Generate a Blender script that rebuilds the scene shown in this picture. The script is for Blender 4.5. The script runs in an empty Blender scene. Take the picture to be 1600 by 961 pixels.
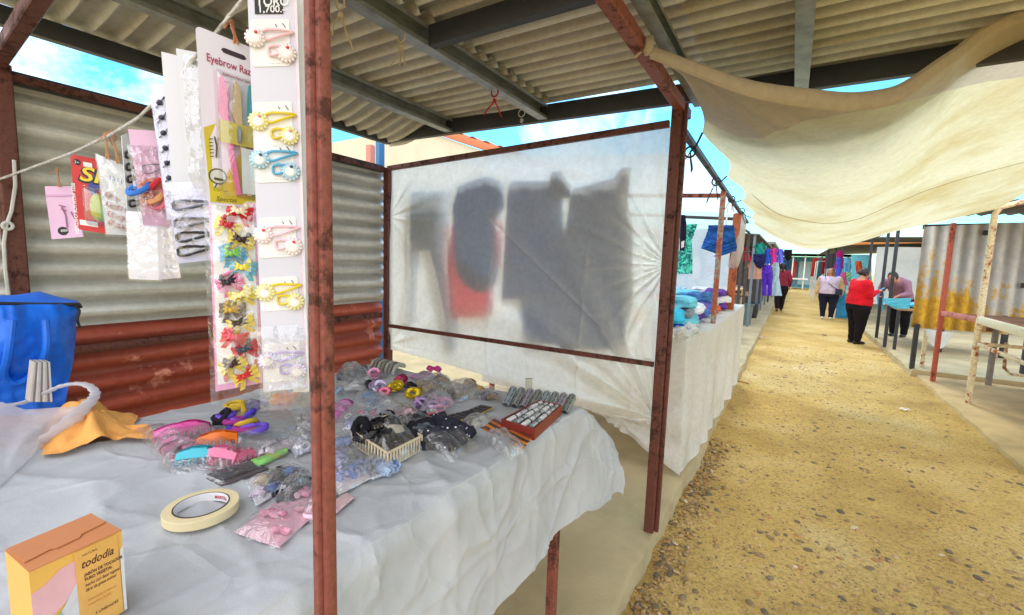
import bpy, bmesh, math, random
from mathutils import Vector, Matrix, noise
random.seed(7)
V = Vector
sin, cos, pi, R_ = math.sin, math.cos, math.pi, math.radians
scene = bpy.context.scene
col = scene.collection

# ------------------------------------------------------------------ camera
F_PX, ROLL, PITCH, YAW = 700.0, R_(1.757), R_(6.07), R_(31.77)
CAM = V((0, 0, 1.6))
FW = V((-sin(YAW)*cos(PITCH), cos(YAW)*cos(PITCH), -sin(PITCH)))
RT0 = V((cos(YAW), sin(YAW), 0)); UP0 = RT0.cross(FW)
RT = RT0*cos(ROLL) + UP0*sin(ROLL); UP = UP0*cos(ROLL) - RT0*sin(ROLL)
cd = bpy.data.cameras.new('camera'); cam = bpy.data.objects.new('camera', cd); col.objects.link(cam)
cd.sensor_width = 36; cd.lens = F_PX/1600*36; cd.clip_start = 0.02; cd.clip_end = 2000
m = Matrix((RT, UP, -FW)).transposed().to_4x4(); m.translation = CAM
cam.matrix_world = m
scene.camera = cam

# survey helpers: where the line of sight measured in the photo meets a real plane
def ray(x, y): return FW + RT*((x-800)/F_PX) - UP*((y-480.5)/F_PX)
def on(x, y, ax, v):
    d = ray(x, y); k = 'XYZ'.index(ax); return CAM + d*((v-CAM[k])/d[k])
def dep(x, y, t): return CAM + ray(x, y)*t
TZ = 1.05
def T(x, y, z=TZ): return on(x, y, 'Z', z)

def nz(p, s=1.0, o=0.0): return noise.noise(V((p[0]*s+o, p[1]*s+o*1.7, p[2]*s-o)))
def fbm(p, s=1.0, o=0.0): return nz(p, s, o) + .5*nz(p, s*2.1, o+5) + .25*nz(p, s*4.3, o+9)
def lerp(a, b, t): return a+(b-a)*t
def smooth(a, b, x):
    t = max(0., min(1., (x-a)/(b-a))); return t*t*(3-2*t)
def interp(xs, ys, x):
    if x <= xs[0]: return ys[0]
    for i in range(len(xs)-1):
        if x <= xs[i+1]:
            t = (x-xs[i])/(xs[i+1]-xs[i]); return ys[i]+(ys[i+1]-ys[i])*t
    return ys[-1]
def spline(pts, n=6):
    pts = [V(p) for p in pts]; out = []
    for i in range(len(pts)-1):
        a, b, c, d = pts[max(i-1, 0)], pts[i], pts[i+1], pts[min(i+2, len(pts)-1)]
        for k in range(n):
            t = k/n; out.append(.5*((2*b)+(c-a)*t+(2*a-5*b+4*c-d)*t*t+(3*b-a-3*c+d)*t**3))
    out.append(pts[-1]); return out
def srgb(r, g, b):
    f = lambda c: (c/255/12.92 if c/255 <= .04045 else ((c/255+.055)/1.055)**2.4)
    return (f(r), f(g), f(b))

# ------------------------------------------------------------------ mesh builder
class MB:
    def __init__(s): s.v = []; s.f = []; s.mi = []; s.m = 0
    def add(s, vs, fs):
        o = len(s.v); s.v += [tuple(p) for p in vs]
        for f in fs: s.f.append(tuple(i+o for i in f)); s.mi.append(s.m)
        return s
    def box(s, c, d, rot=None):
        hx, hy, hz = d[0]/2, d[1]/2, d[2]/2; c = V(c)
        q = [V((x, y, z)) for z in (-hz, hz) for y in (-hy, hy) for x in (-hx, hx)]
        if rot is not None:
            Mx = rot if not isinstance(rot, (int, float)) else Matrix.Rotation(rot, 3, 'Z')
            q = [Mx @ p for p in q]
        return s.add([c+p for p in q], [(0,2,3,1),(4,5,7,6),(0,1,5,4),(2,6,7,3),(0,4,6,2),(1,3,7,5)])
    def bbox(s, c, d, rot=None, b=.004):      # box with chamfered edges
        hx, hy, hz = d[0]/2, d[1]/2, d[2]/2; c = V(c); b = min(b, hx*.9, hy*.9, hz*.9)
        bm = bmesh.new(); bmesh.ops.create_cube(bm, size=1)
        for v in bm.verts: v.co = V((v.co.x*d[0], v.co.y*d[1], v.co.z*d[2]))
        bmesh.ops.bevel(bm, geom=bm.edges[:], offset=b, segments=2, affect='EDGES', profile=.6)
        Mx = None
        if rot is not None: Mx = rot if not isinstance(rot, (int, float)) else Matrix.Rotation(rot, 3, 'Z')
        bm.verts.index_update()
        s.add([c+(Mx @ v.co if Mx else v.co) for v in bm.verts], [[v.index for v in f.verts] for f in bm.faces]); bm.free(); return s
    def beam(s, p0, p1, w, h, prof=None):     # w sideways, h vertical; profile list in units
        p0, p1 = V(p0), V(p1); d = (p1-p0).normalized()
        ref = V((0, 0, 1)) if abs(d.z) < .9 else V((0, 1, 0))
        a = d.cross(ref).normalized(); b = a.cross(d)
        if prof == 'C':
            t = .05
            pr = [(-.5,-.5),(.5,-.5),(.5,-.3),(.5-t,-.3),(.5-t,-.5+t),(-.5+t,-.5+t),(-.5+t,.5-t),(.5-t,.5-t),(.5-t,.3),(.5,.3),(.5,.5),(-.5,.5)]
        elif prof is None:
            e = .09; pr = [(-.5+e,-.5),(.5-e,-.5),(.5,-.5+e),(.5,.5-e),(.5-e,.5),(-.5+e,.5),(-.5,.5-e),(-.5,-.5+e)]
        else: pr = prof
        n = len(pr); vs = []
        L = (p1-p0).length; k = max(1, int(L/.4))
        for i in range(k+1):
            c = p0 + d*(L*i/k)
            vs += [c + a*(x*w) + b*(y*h) for x, y in pr]
        fs = [(i*n+j, i*n+(j+1) % n, (i+1)*n+(j+1) % n, (i+1)*n+j) for i in range(k) for j in range(n)]
        fs += [tuple(range(n))[::-1], tuple(k*n+j for j in range(n))]
        return s.add(vs, fs)
    def tube(s, pts, r, n=8, closed=False, ell=None, cap=True):
        pts = [V(p) for p in pts]; N = len(pts); vs = []
        rr = r if isinstance(r, (list, tuple)) else [r]*N
        pa = None
        for i in range(N):
            d = (pts[(i+1) % N]-pts[i-1]) if closed else (pts[min(i+1, N-1)]-pts[max(i-1, 0)])
            d = d.normalized() if d.length > 1e-9 else V((0, 0, 1))
            if pa is None:
                ref = V((0, 0, 1)) if abs(d.z) < .9 else V((1, 0, 0))
                pa = d.cross(ref).normalized()
            a = (pa - d*pa.dot(d))
            a = a.normalized() if a.length > 1e-6 else d.orthogonal().normalized()
            pa = a; b = d.cross(a)
            q = rr[i]; ra, rb = q if isinstance(q, (tuple, list)) else (q, q)
            vs += [pts[i] + a*(ra*cos(2*pi*j/n)) + b*(rb*sin(2*pi*j/n)) for j in range(n)]
        K = N if closed else N-1
        fs = [(i*n+j, i*n+(j+1) % n, ((i+1) % N)*n+(j+1) % n, ((i+1) % N)*n+j) for i in range(K) for j in range(n)]
        if not closed and cap: fs += [tuple(range(n))[::-1], tuple((N-1)*n+j for j in range(n))]
        return s.add(vs, fs)
    def torus(s, c, Rr, r, rot=None, nu=18, nv=7, nzy=0.0, sq=1.0):
        vs = []; c = V(c); Mx = rot if rot is not None else Matrix.Identity(3); o = random.random()*50
        for i in range(nu):
            a = 2*pi*i/nu
            for j in range(nv):
                b = 2*pi*j/nv; q = r*(1+nzy*sin(a*9+o)+nzy*.8*sin(b*2+a*5+o))
                vs.append(c + Mx @ V(((Rr+q*cos(b))*cos(a), (Rr+q*cos(b))*sin(a)*sq, q*sin(b))))
        return s.add(vs, [(i*nv+j, ((i+1) % nu)*nv+j, ((i+1) % nu)*nv+(j+1) % nv, i*nv+(j+1) % nv) for i in range(nu) for j in range(nv)])
    def grid(s, fn, nu, nv, uw=False):
        vs = [fn(i/nu, j/nv) for j in range(nv+1) for i in range(nu+1)]
        return s.add(vs, [(j*(nu+1)+i, j*(nu+1)+i+1, (j+1)*(nu+1)+i+1, (j+1)*(nu+1)+i) for j in range(nv) for i in range(nu)])
    def lathe(s, c, prof, n=20, rot=None):     # prof (r,z)
        c = V(c); Mx = rot if rot is not None else Matrix.Identity(3); k = len(prof)
        vs = [c + Mx @ V((r*cos(2*pi*j/n), r*sin(2*pi*j/n), z)) for r, z in prof for j in range(n)]
        fs = [(i*n+j, i*n+(j+1) % n, (i+1)*n+(j+1) % n, (i+1)*n+j) for i in range(k-1) for j in range(n)]
        return s.add(vs, fs)
    def prism(s, poly, mp, w0, w1):            # 2-D polygon through mp(u,v,w)
        n = len(poly)
        vs = [mp(u, v, w0) for u, v in poly]+[mp(u, v, w1) for u, v in poly]
        fs = [tuple(range(n)), tuple(range(2*n-1, n-1, -1))]+[(i, i+n, (i+1) % n+n, (i+1) % n) for i in range(n)]
        return s.add(vs, fs)
    def blob(s, c, d, nn=.15, sc=3., rot=None, sub=2, o=None):
        bm = bmesh.new(); bmesh.ops.create_icosphere(bm, subdivisions=sub, radius=1); c = V(c)
        o = random.random()*90 if o is None else o; Mx = None
        if rot is not None: Mx = rot if not isinstance(rot, (int, float)) else Matrix.Rotation(rot, 3, 'Z')
        bm.verts.index_update(); vs = []
        for v in bm.verts:
            q = v.co*(1+nn*fbm(v.co, sc*.5, o)); q = V((q.x*d[0], q.y*d[1], q.z*d[2]))
            vs.append(c+(Mx @ q if Mx else q))
        s.add(vs, [[v.index for v in f.verts] for f in bm.faces]); bm.free(); return s
    def text(s, txt, mp, size, u0=0, v0=0, w=.001, shear=0., bold=0., dirv=-1, align='LEFT', sx=1.):
        cu = bpy.data.curves.new('lettering', 'FONT'); cu.body = txt; cu.size = 1; cu.shear = shear; cu.offset = bold; cu.align_x = align; cu.resolution_u = 3
        o = bpy.data.objects.new('lettering', cu); me = bpy.data.meshes.new_from_object(o)
        s.add([mp(u0+v.co.x*size*sx, v0+dirv*v.co.y*size, w) for v in me.vertices], [tuple(p.vertices) for p in me.polygons])
        bpy.data.objects.remove(o); bpy.data.curves.remove(cu); bpy.data.meshes.remove(me); return s
    def build(s, name, mats, parent=None, smooth=True, **kw):
        w = V(parent['_w']) if parent is not None and '_w' in parent else V((0, 0, 0))
        top = parent is None
        me = bpy.data.meshes.new(name)
        if top and kw.get('at') is None:
            xs = [p[0] for p in s.v]; ys = [p[1] for p in s.v]; zs = [p[2] for p in s.v]
            w = V(((min(xs)+max(xs))/2, (min(ys)+max(ys))/2, min(zs)))
        elif top: w = V(kw['at'])
        me.from_pydata([(p[0]-w[0], p[1]-w[1], p[2]-w[2]) for p in s.v], [], s.f)
        mats = mats if isinstance(mats, (list, tuple)) else [mats]
        for mm in mats: me.materials.append(mm)
        if len(mats) > 1: me.polygons.foreach_set('material_index', s.mi)
        if smooth:
            me.polygons.foreach_set('use_smooth', [True]*len(me.polygons))
            try: me.set_sharp_from_angle(angle=R_(38))
            except Exception: pass
        me.update()
        o = bpy.data.objects.new(name, me); col.objects.link(o)
        if top: o.location = w
        else: o.parent = parent
        o['_w'] = tuple(w)
        return o
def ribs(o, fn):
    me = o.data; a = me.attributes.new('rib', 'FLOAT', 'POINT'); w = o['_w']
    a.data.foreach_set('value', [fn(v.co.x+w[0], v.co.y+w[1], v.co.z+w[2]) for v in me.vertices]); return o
def tag(o, label, cat, group=None):
    o['label'] = label; o['category'] = cat
    if group: o['group'] = group
    return o
def thing(name, label, cat, loc, group=None):
    o = bpy.data.objects.new(name, None); col.objects.link(o); o.location = loc; o.empty_display_size = .05
    o['_w'] = tuple(loc); return tag(o, label, cat, group)
def struct(o): o['kind'] = 'structure'; return o
def plabel(o, l): o['label'] = l; return o

# ------------------------------------------------------------------ materials
def nodes(name):
    mt = bpy.data.materials.new(name); mt.use_nodes = True; nt = mt.node_tree; nt.nodes.clear()
    out = nt.nodes.new('ShaderNodeOutputMaterial'); return mt, nt, out
def N(nt, t, **kw):
    n = nt.nodes.new('ShaderNode'+t)
    for k, v in kw.items():
        if k in n.inputs: n.inputs[k].default_value = v
        else: setattr(n, k, v)
    return n
def ramp(nt, stops, fac):
    r = nt.nodes.new('ShaderNodeValToRGB'); e = r.color_ramp.elements
    while len(e) < len(stops): e.new(.5)
    for i, (p, c) in enumerate(stops):
        e[i].position = p; e[i].color = (*c, 1) if len(c) == 3 else c
    nt.links.new(fac, r.inputs[0]); return r
def c4(c): return (c[0], c[1], c[2], 1)
def mixc(nt, a, b, fac, mode='MIX'):
    mx = nt.nodes.new('ShaderNodeMix'); mx.data_type = 'RGBA'; mx.blend_type = mode
    for i, x in ((6, a), (7, b), (0, fac)):
        if hasattr(x, 'is_output') or isinstance(x, bpy.types.NodeSocket): nt.links.new(x, mx.inputs[i])
        else: mx.inputs[i].default_value = c4(x) if i else x
    return mx.outputs[2]
MC = {}
def mat(name, c, rough=.6, metal=0., var=.18, vs=9., bump=.0, bs=60., trans=0., clear=0., c2=None, spec=.5, stretch=None):
    """plain painted / cloth / plastic surface with cloudy variation and small bumps"""
    if name in MC: return MC[name]
    mt, nt, out = nodes(name); L = nt.links.new
    tc = N(nt, 'TexCoord'); src = tc.outputs['Object']
    if stretch:
        mp = N(nt, 'Mapping'); mp.inputs['Scale'].default_value = stretch; L(src, mp.inputs[0]); src = mp.outputs[0]
    n1 = N(nt, 'TexNoise', Scale=vs, Detail=6., Roughness=.6); L(src, n1.inputs['Vector'])
    dk = tuple(x*(1-var*1.3) for x in c) if c2 is None else c2
    lt = tuple(min(1, x*(1+var)) for x in c)
    rp = ramp(nt, [(.3, dk), (.52, c), (.75, lt)], n1.outputs['Fac'])
    b = N(nt, 'BsdfPrincipled', Roughness=rough, Metallic=metal); b.inputs['Specular IOR Level'].default_value = spec
    L(rp.outputs[0], b.inputs['Base Color'])
    if clear: b.inputs['Coat Weight'].default_value = clear; b.inputs['Coat Roughness'].default_value = .1
    nb = None
    if bump:
        n2 = N(nt, 'TexNoise', Scale=bs, Detail=4., Roughness=.65); L(src, n2.inputs['Vector'])
        nb = N(nt, 'Bump', Strength=bump, Distance=.01); L(n2.outputs['Fac'], nb.inputs['Height']); L(nb.outputs[0], b.inputs['Normal'])
    sh = b.outputs[0]
    if trans:
        t = N(nt, 'BsdfTranslucent'); L(rp.outputs[0], t.inputs['Color'])
        if nb: L(nb.outputs[0], t.inputs['Normal'])
        mx = N(nt, 'MixShader'); mx.inputs[0].default_value = trans; L(sh, mx.inputs[1]); L(t.outputs[0], mx.inputs[2]); sh = mx.outputs[0]
    L(sh, out.inputs[0]); MC[name] = mt; return mt
def rusty(name, paint, rust, amt=.5, scale=22., rough=.55, metal=0.):
    """painted steel flaking to rust"""
    if name in MC: return MC[name]
    mt, nt, out = nodes(name); L = nt.links.new; tc = N(nt, 'TexCoord')
    n1 = N(nt, 'TexNoise', Scale=scale, Detail=8., Roughness=.72); L(tc.outputs['Object'], n1.inputs['Vector'])
    n3 = N(nt, 'TexNoise', Scale=scale*.2, Detail=3.); L(tc.outputs['Object'], n3.inputs['Vector'])
    ad = N(nt, 'Math', operation='MULTIPLY_ADD'); L(n3.outputs['Fac'], ad.inputs[0]); ad.inputs[1].default_value = .6; L(n1.outputs['Fac'], ad.inputs[2])
    k = 1.28-amt*.5
    r = ramp(nt, [(k-.25, (0, 0, 0)), (k-.15, (1, 1, 1))], ad.outputs[0])
    n2 = N(nt, 'TexNoise', Scale=scale*2.5, Detail=5.); L(tc.outputs['Object'], n2.inputs['Vector'])
    pc = ramp(nt, [(.3, tuple(x*.75 for x in paint)), (.7, tuple(min(1, x*1.2) for x in paint))], n2.outputs['Fac'])
    rc = ramp(nt, [(.3, tuple(x*.4 for x in rust)), (.7, rust)], n2.outputs['Fac'])
    cc = mixc(nt, pc.outputs[0], rc.outputs[0], r.outputs[0])
    b = N(nt, 'BsdfPrincipled', Roughness=rough, Metallic=metal); L(cc, b.inputs['Base Color'])
    rr = N(nt, 'MapRange'); L(r.outputs[0], rr.inputs[0]); rr.inputs[3].default_value = rough; rr.inputs[4].default_value = .9; L(rr.outputs[0], b.inputs['Roughness'])
    bp = N(nt, 'Bump', Strength=.35, Distance=.004); L(ad.outputs[0], bp.inputs['Height']); L(bp.outputs[0], b.inputs['Normal'])
    L(b.outputs[0], out.inputs[0]); MC[name] = mt; return mt
def zinc(name, base, dirt, along='Y', amt=.5, metal=.35, rough=.5, red=None, ribdark=.6):
    """weathered corrugated sheet, stains drawn out along the ribs"""
    if name in MC: return MC[name]
    mt, nt, out = nodes(name); L = nt.links.new; tc = N(nt, 'TexCoord')
    mp = N(nt, 'Mapping'); st = {'X': (.35, 3, 3), 'Y': (3, .35, 3), 'Z': (3, 3, .35)}[along]; mp.inputs['Scale'].default_value = st
    L(tc.outputs['Object'], mp.inputs[0])
    n1 = N(nt, 'TexNoise', Scale=2.2, Detail=9., Roughness=.7); L(mp.outputs[0], n1.inputs['Vector'])
    n2 = N(nt, 'TexNoise', Scale=26., Detail=7., Roughness=.75); L(tc.outputs['Object'], n2.inputs['Vector'])
    ad = N(nt, 'Math', operation='MULTIPLY_ADD'); L(n2.outputs['Fac'], ad.inputs[0]); ad.inputs[1].default_value = .45; L(n1.outputs['Fac'], ad.inputs[2])
    r = ramp(nt, [(.5, base), (.74, lerp(V(base), V(dirt), .6)), (.9, dirt)], ad.outputs[0])
    cc = r.outputs[0]
    if red:
        n4 = N(nt, 'TexNoise', Scale=5., Detail=6., Roughness=.7); L(tc.outputs['Object'], n4.inputs['Vector'])
        r4 = ramp(nt, [(.6, (0, 0, 0)), (.66, (1, 1, 1))], n4.outputs['Fac'])
        cc = mixc(nt, cc, red, r4.outputs[0])
    at = N(nt, 'Attribute'); at.attribute_name = 'rib'          # rib shading painted into the colour: flats darkened, crests lightened
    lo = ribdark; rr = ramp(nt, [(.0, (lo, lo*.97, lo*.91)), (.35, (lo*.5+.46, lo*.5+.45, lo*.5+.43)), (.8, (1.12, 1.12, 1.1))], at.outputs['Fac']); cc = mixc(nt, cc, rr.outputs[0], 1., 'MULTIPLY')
    b = N(nt, 'BsdfPrincipled', Roughness=rough, Metallic=metal); L(cc, b.inputs['Base Color'])
    bp = N(nt, 'Bump', Strength=.2, Distance=.006); L(ad.outputs[0], bp.inputs['Height']); L(bp.outputs[0], b.inputs['Normal'])
    L(b.outputs[0], out.inputs[0]); MC[name] = mt; return mt
def tarp(name, c, stain, trans=.5, transp=.0, samt=.5, ss=1.2, bump=.15, rough=.55, zones=None):
    """thin sheet that lets light through, stained"""
    if name in MC: return MC[name]
    mt, nt, out = nodes(name); L = nt.links.new; tc = N(nt, 'TexCoord')
    n1 = N(nt, 'TexNoise', Scale=ss, Detail=7., Roughness=.62); L(tc.outputs['Object'], n1.inputs['Vector'])
    n2 = N(nt, 'TexNoise', Scale=30., Detail=5., Roughness=.7); L(tc.outputs['Object'], n2.inputs['Vector'])
    k = .72-samt*.3
    r = ramp(nt, [(k-.14, c), (k+.16, stain)], n1.outputs['Fac'])
    r2 = ramp(nt, [(.3, (.86, .86, .86)), (.62, (1, 1, 1))], n2.outputs['Fac'])
    cc = mixc(nt, r.outputs[0], r2.outputs[0], 1., 'MULTIPLY')
    if zones:                                   # a strip of other cloth sewn on along the near hem
        sp = N(nt, 'SeparateXYZ'); L(tc.outputs['Object'], sp.inputs[0])
        md = N(nt, 'Math', operation='MULTIPLY_ADD'); L(sp.outputs[0], md.inputs[0]); md.inputs[1].default_value = zones[1]; L(sp.outputs[1], md.inputs[2])
        rz = ramp(nt, [(.0, (1, 1, 1)), (.02, (0, 0, 0))], md.outputs[0])
        mr = N(nt, 'MapRange'); L(md.outputs[0], mr.inputs[0]); mr.inputs[1].default_value = zones[0]; mr.inputs[2].default_value = zones[0]+.05
        mr.inputs[3].default_value = 1; mr.inputs[4].default_value = 0
        cc = mixc(nt, cc, zones[2], mr.outputs[0])
    b = N(nt, 'BsdfPrincipled', Roughness=rough); b.inputs['Specular IOR Level'].default_value = .3; L(cc, b.inputs['Base Color'])
    wv = N(nt, 'TexNoise', Scale=9., Detail=8., Roughness=.6); L(tc.outputs['Object'], wv.inputs['Vector'])
    bp = N(nt, 'Bump', Strength=bump, Distance=.03); L(wv.outputs['Fac'], bp.inputs['Height'])
    L(bp.outputs[0], b.inputs['Normal'])
    t = N(nt, 'BsdfTranslucent'); L(cc, t.inputs['Color']); L(bp.outputs[0], t.inputs['Normal'])
    mx = N(nt, 'MixShader'); mx.inputs[0].default_value = trans; L(b.outputs[0], mx.inputs[1]); L(t.outputs[0], mx.inputs[2]); sh = mx.outputs[0]
    if transp:
        tp = N(nt, 'BsdfTransparent'); m2 = N(nt, 'MixShader'); m2.inputs[0].default_value = transp
        L(sh, m2.inputs[1]); L(tp.outputs[0], m2.inputs[2]); sh = m2.outputs[0]
    L(sh, out.inputs[0]); MC[name] = mt; return mt
def plastic(name, tint=(1, 1, 1), haze=.06, gloss=.5, crinkle=.8, cs=45.):
    """clear crinkled wrapping film"""
    if name in MC: return MC[name]
    mt, nt, out = nodes(name); L = nt.links.new; tc = N(nt, 'TexCoord')
    n1 = N(nt, 'TexNoise', Scale=cs, Detail=3., Roughness=.5, Distortion=1.2); L(tc.outputs['Object'], n1.inputs['Vector'])
    bp = N(nt, 'Bump', Strength=crinkle, Distance=.012); L(n1.outputs['Fac'], bp.inputs['Height'])
    tp = N(nt, 'BsdfTransparent'); tp.inputs[0].default_value = c4(tint)
    gl = N(nt, 'BsdfGlossy', Roughness=.07); L(bp.outputs[0], gl.inputs['Normal'])
    lw = N(nt, 'LayerWeight', Blend=.35); L(bp.outputs[0], lw.inputs['Normal'])
    mr = N(nt, 'MapRange'); L(lw.outputs['Facing'], mr.inputs[0]); mr.inputs[1].default_value = 0; mr.inputs[2].default_value = 1; mr.inputs[3].default_value = .12; mr.inputs[4].default_value = gloss
    mx = N(nt, 'MixShader'); L(mr.outputs[0], mx.inputs[0]); L(tp.outputs[0], mx.inputs[1]); L(gl.outputs[0], mx.inputs[2])
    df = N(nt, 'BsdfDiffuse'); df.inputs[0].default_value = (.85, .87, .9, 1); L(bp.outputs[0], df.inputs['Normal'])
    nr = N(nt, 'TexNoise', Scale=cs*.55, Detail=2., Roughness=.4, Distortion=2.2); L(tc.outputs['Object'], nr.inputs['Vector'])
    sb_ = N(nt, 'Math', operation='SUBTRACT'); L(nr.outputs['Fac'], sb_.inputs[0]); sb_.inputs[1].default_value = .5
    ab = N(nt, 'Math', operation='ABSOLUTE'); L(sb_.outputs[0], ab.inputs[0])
    cr = N(nt, 'MapRange'); L(ab.outputs[0], cr.inputs[0]); cr.inputs[1].default_value = .0; cr.inputs[2].default_value = .016; cr.inputs[3].default_value = min(.5, haze*3.2); cr.inputs[4].default_value = haze  # whitish crease streaks painted in to stand for glints on the wrinkles
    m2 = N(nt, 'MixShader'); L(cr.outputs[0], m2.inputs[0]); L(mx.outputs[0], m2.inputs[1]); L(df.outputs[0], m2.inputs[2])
    L(m2.outputs[0], out.inputs[0]); MC[name] = mt; return mt
def P(r, g, b, rough=.4, **k):
    n = 'plastic_%d_%d_%d_%d' % (r, g, b, int(rough*100))
    return mat(n, srgb(r, g, b), rough, var=.08, vs=30, **k)
def cloth(r, g, b, var=.16, trans=0.):
    n = 'cloth_%d_%d_%d_%d' % (r, g, b, int(trans*10))
    return mat(n, srgb(r, g, b), .9, var=var, vs=14, bump=.35, bs=110, spec=.2, trans=trans)

def crumple(name, c, trans=.2):
    mt, nt, out = nodes(name); L = nt.links.new; tc = N(nt, 'TexCoord'); o = tc.outputs['Object']
    nd = N(nt, 'TexNoise', Scale=2.5, Detail=3.); L(o, nd.inputs['Vector'])
    wv = mixc(nt, (0, 0, 0), (0, 0, 0), 0.); 
    ad = N(nt, 'VectorMath', operation='MULTIPLY_ADD'); L(nd.outputs['Color'], ad.inputs[0]); ad.inputs[1].default_value = (.35, .35, .35); L(o, ad.inputs[2])
    v1 = N(nt, 'TexVoronoi', Scale=3.4); v1.feature = 'DISTANCE_TO_EDGE'; L(ad.outputs[0], v1.inputs['Vector'])
    v2 = N(nt, 'TexVoronoi', Scale=9.); v2.feature = 'DISTANCE_TO_EDGE'; L(ad.outputs[0], v2.inputs['Vector'])
    f1 = N(nt, 'TexVoronoi', Scale=5.); L(ad.outputs[0], f1.inputs['Vector'])
    a1 = N(nt, 'MapRange'); L(v1.outputs['Distance'], a1.inputs[0]); a1.inputs[2].default_value = .05
    a2 = N(nt, 'MapRange'); L(v2.outputs['Distance'], a2.inputs[0]); a2.inputs[2].default_value = .10
    n3 = N(nt, 'TexNoise', Scale=5., Detail=8., Roughness=.62); L(o, n3.inputs['Vector'])
    n4 = N(nt, 'TexNoise', Scale=420., Detail=2.); L(o, n4.inputs['Vector'])
    h = N(nt, 'Math', operation='MULTIPLY_ADD'); L(a2.outputs[0], h.inputs[0]); h.inputs[1].default_value = -.04
    h0 = N(nt, 'Math', operation='MULTIPLY'); L(a1.outputs[0], h0.inputs[0]); h0.inputs[1].default_value = -.32; L(h0.outputs[0], h.inputs[2])
    h2 = N(nt, 'Math', operation='MULTIPLY_ADD'); L(n3.outputs['Fac'], h2.inputs[0]); h2.inputs[1].default_value = .9; L(h.outputs[0], h2.inputs[2])
    h3 = N(nt, 'Math', operation='MULTIPLY_ADD'); L(n4.outputs['Fac'], h3.inputs[0]); h3.inputs[1].default_value = .06; L(h2.outputs[0], h3.inputs[2])
    bp = N(nt, 'Bump', Strength=.4, Distance=.02); L(h3.outputs[0], bp.inputs['Height'])
    n5 = N(nt, 'TexNoise', Scale=3.5, Detail=6., Roughness=.6); L(o, n5.inputs['Vector'])
    r = ramp(nt, [(.3, tuple(x*.80 for x in c)), (.55, c), (.8, tuple(min(1, x*1.08) for x in c))], n5.outputs['Fac'])
    b = N(nt, 'BsdfPrincipled', Roughness=.8); b.inputs['Specular IOR Level'].default_value = .3; L(r.outputs[0], b.inputs['Base Color']); L(bp.outputs[0], b.inputs['Normal'])
    t = N(nt, 'BsdfTranslucent'); L(r.outputs[0], t.inputs['Color']); L(bp.outputs[0], t.inputs['Normal'])
    mx = N(nt, 'MixShader'); mx.inputs[0].default_value = trans; L(b.outputs[0], mx.inputs[1]); L(t.outputs[0], mx.inputs[2]); L(mx.outputs[0], out.inputs[0]); return mt  # shade of the corrugation painted in: recesses darker, crests lighter
# ------------------------------------------------------------------ sky and sun
SKYO = 1.7
SUN_EL, SUN_AZ = R_(58), R_(-20)          # azimuth from +Y towards +X
w = bpy.data.worlds.new("World"); scene.world = w; w.use_nodes = True
nt = w.node_tree; nt.nodes.clear(); L = nt.links.new
wo = nt.nodes.new('ShaderNodeOutputWorld'); bg = nt.nodes.new('ShaderNodeBackground'); bg.inputs[1].default_value = .15
sk = nt.nodes.new('ShaderNodeTexSky'); sk.sky_type = 'NISHITA'; sk.sun_disc = False; sk.sun_elevation = SUN_EL; sk.sun_rotation = SUN_AZ; sk.air_density = 1.2; sk.dust_density = .6; sk.ozone_density = 1.5
tc = nt.nodes.new('ShaderNodeTexCoord')
mpw = N(nt, 'Mapping'); mpw.inputs['Location'].default_value = (SKYO, .3, .0); L(tc.outputs['Generated'], mpw.inputs[0])
n1 = N(nt, 'TexNoise', Scale=2.6, Detail=9., Roughness=.62, Distortion=.4); L(mpw.outputs[0], n1.inputs['Vector'])
sx = N(nt, 'SeparateXYZ'); L(tc.outputs['Generated'], sx.inputs[0])           # extra cloud, unseen behind the viewer and overhead, added to brighten the stall
my = N(nt, 'MapRange'); L(sx.outputs[1], my.inputs[0]); my.inputs[1].default_value = -.5; my.inputs[2].default_value = .45; my.inputs[3].default_value = .22; my.inputs[4].default_value = -.03
ca = N(nt, 'Math', operation='ADD'); L(n1.outputs['Fac'], ca.inputs[0]); L(my.outputs[0], ca.inputs[1])
rp = ramp(nt, [(.46, (0, 0, 0)), (.64, (1, 1, 1))], ca.outputs[0])
hs = N(nt, 'HueSaturation', Saturation=1.3, Value=2.0); L(sk.outputs[0], hs.inputs['Color'])
hz = mixc(nt, hs.outputs[0], (.42, .95, 1.05), 1., 'MULTIPLY')
cl = mixc(nt, hz, (15.6, 15.7, 15.9), rp.outputs[0]); L(cl, bg.inputs[0]); L(bg.outputs[0], wo.inputs[0])
sd = bpy.data.lights.new('sun', 'SUN'); sd.energy = 1.5; sd.angle = R_(14); sd.color = (1., .95, .86)
so = bpy.data.objects.new('sun', sd); col.objects.link(so)
sdir = V((sin(SUN_AZ)*cos(SUN_EL), cos(SUN_AZ)*cos(SUN_EL), sin(SUN_EL)))
so.rotation_euler = sdir.to_track_quat('Z', 'Y').to_euler(); so.location = (0, 0, 20)
scene.view_settings.view_transform = 'Standard'; scene.view_settings.look = 'None'; scene.view_settings.exposure = 0
scene.render.engine = 'CYCLES'
scene.cycles.transparent_max_bounces = 24; scene.cycles.max_bounces = 10; scene.cycles.diffuse_bounces = 5

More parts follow.
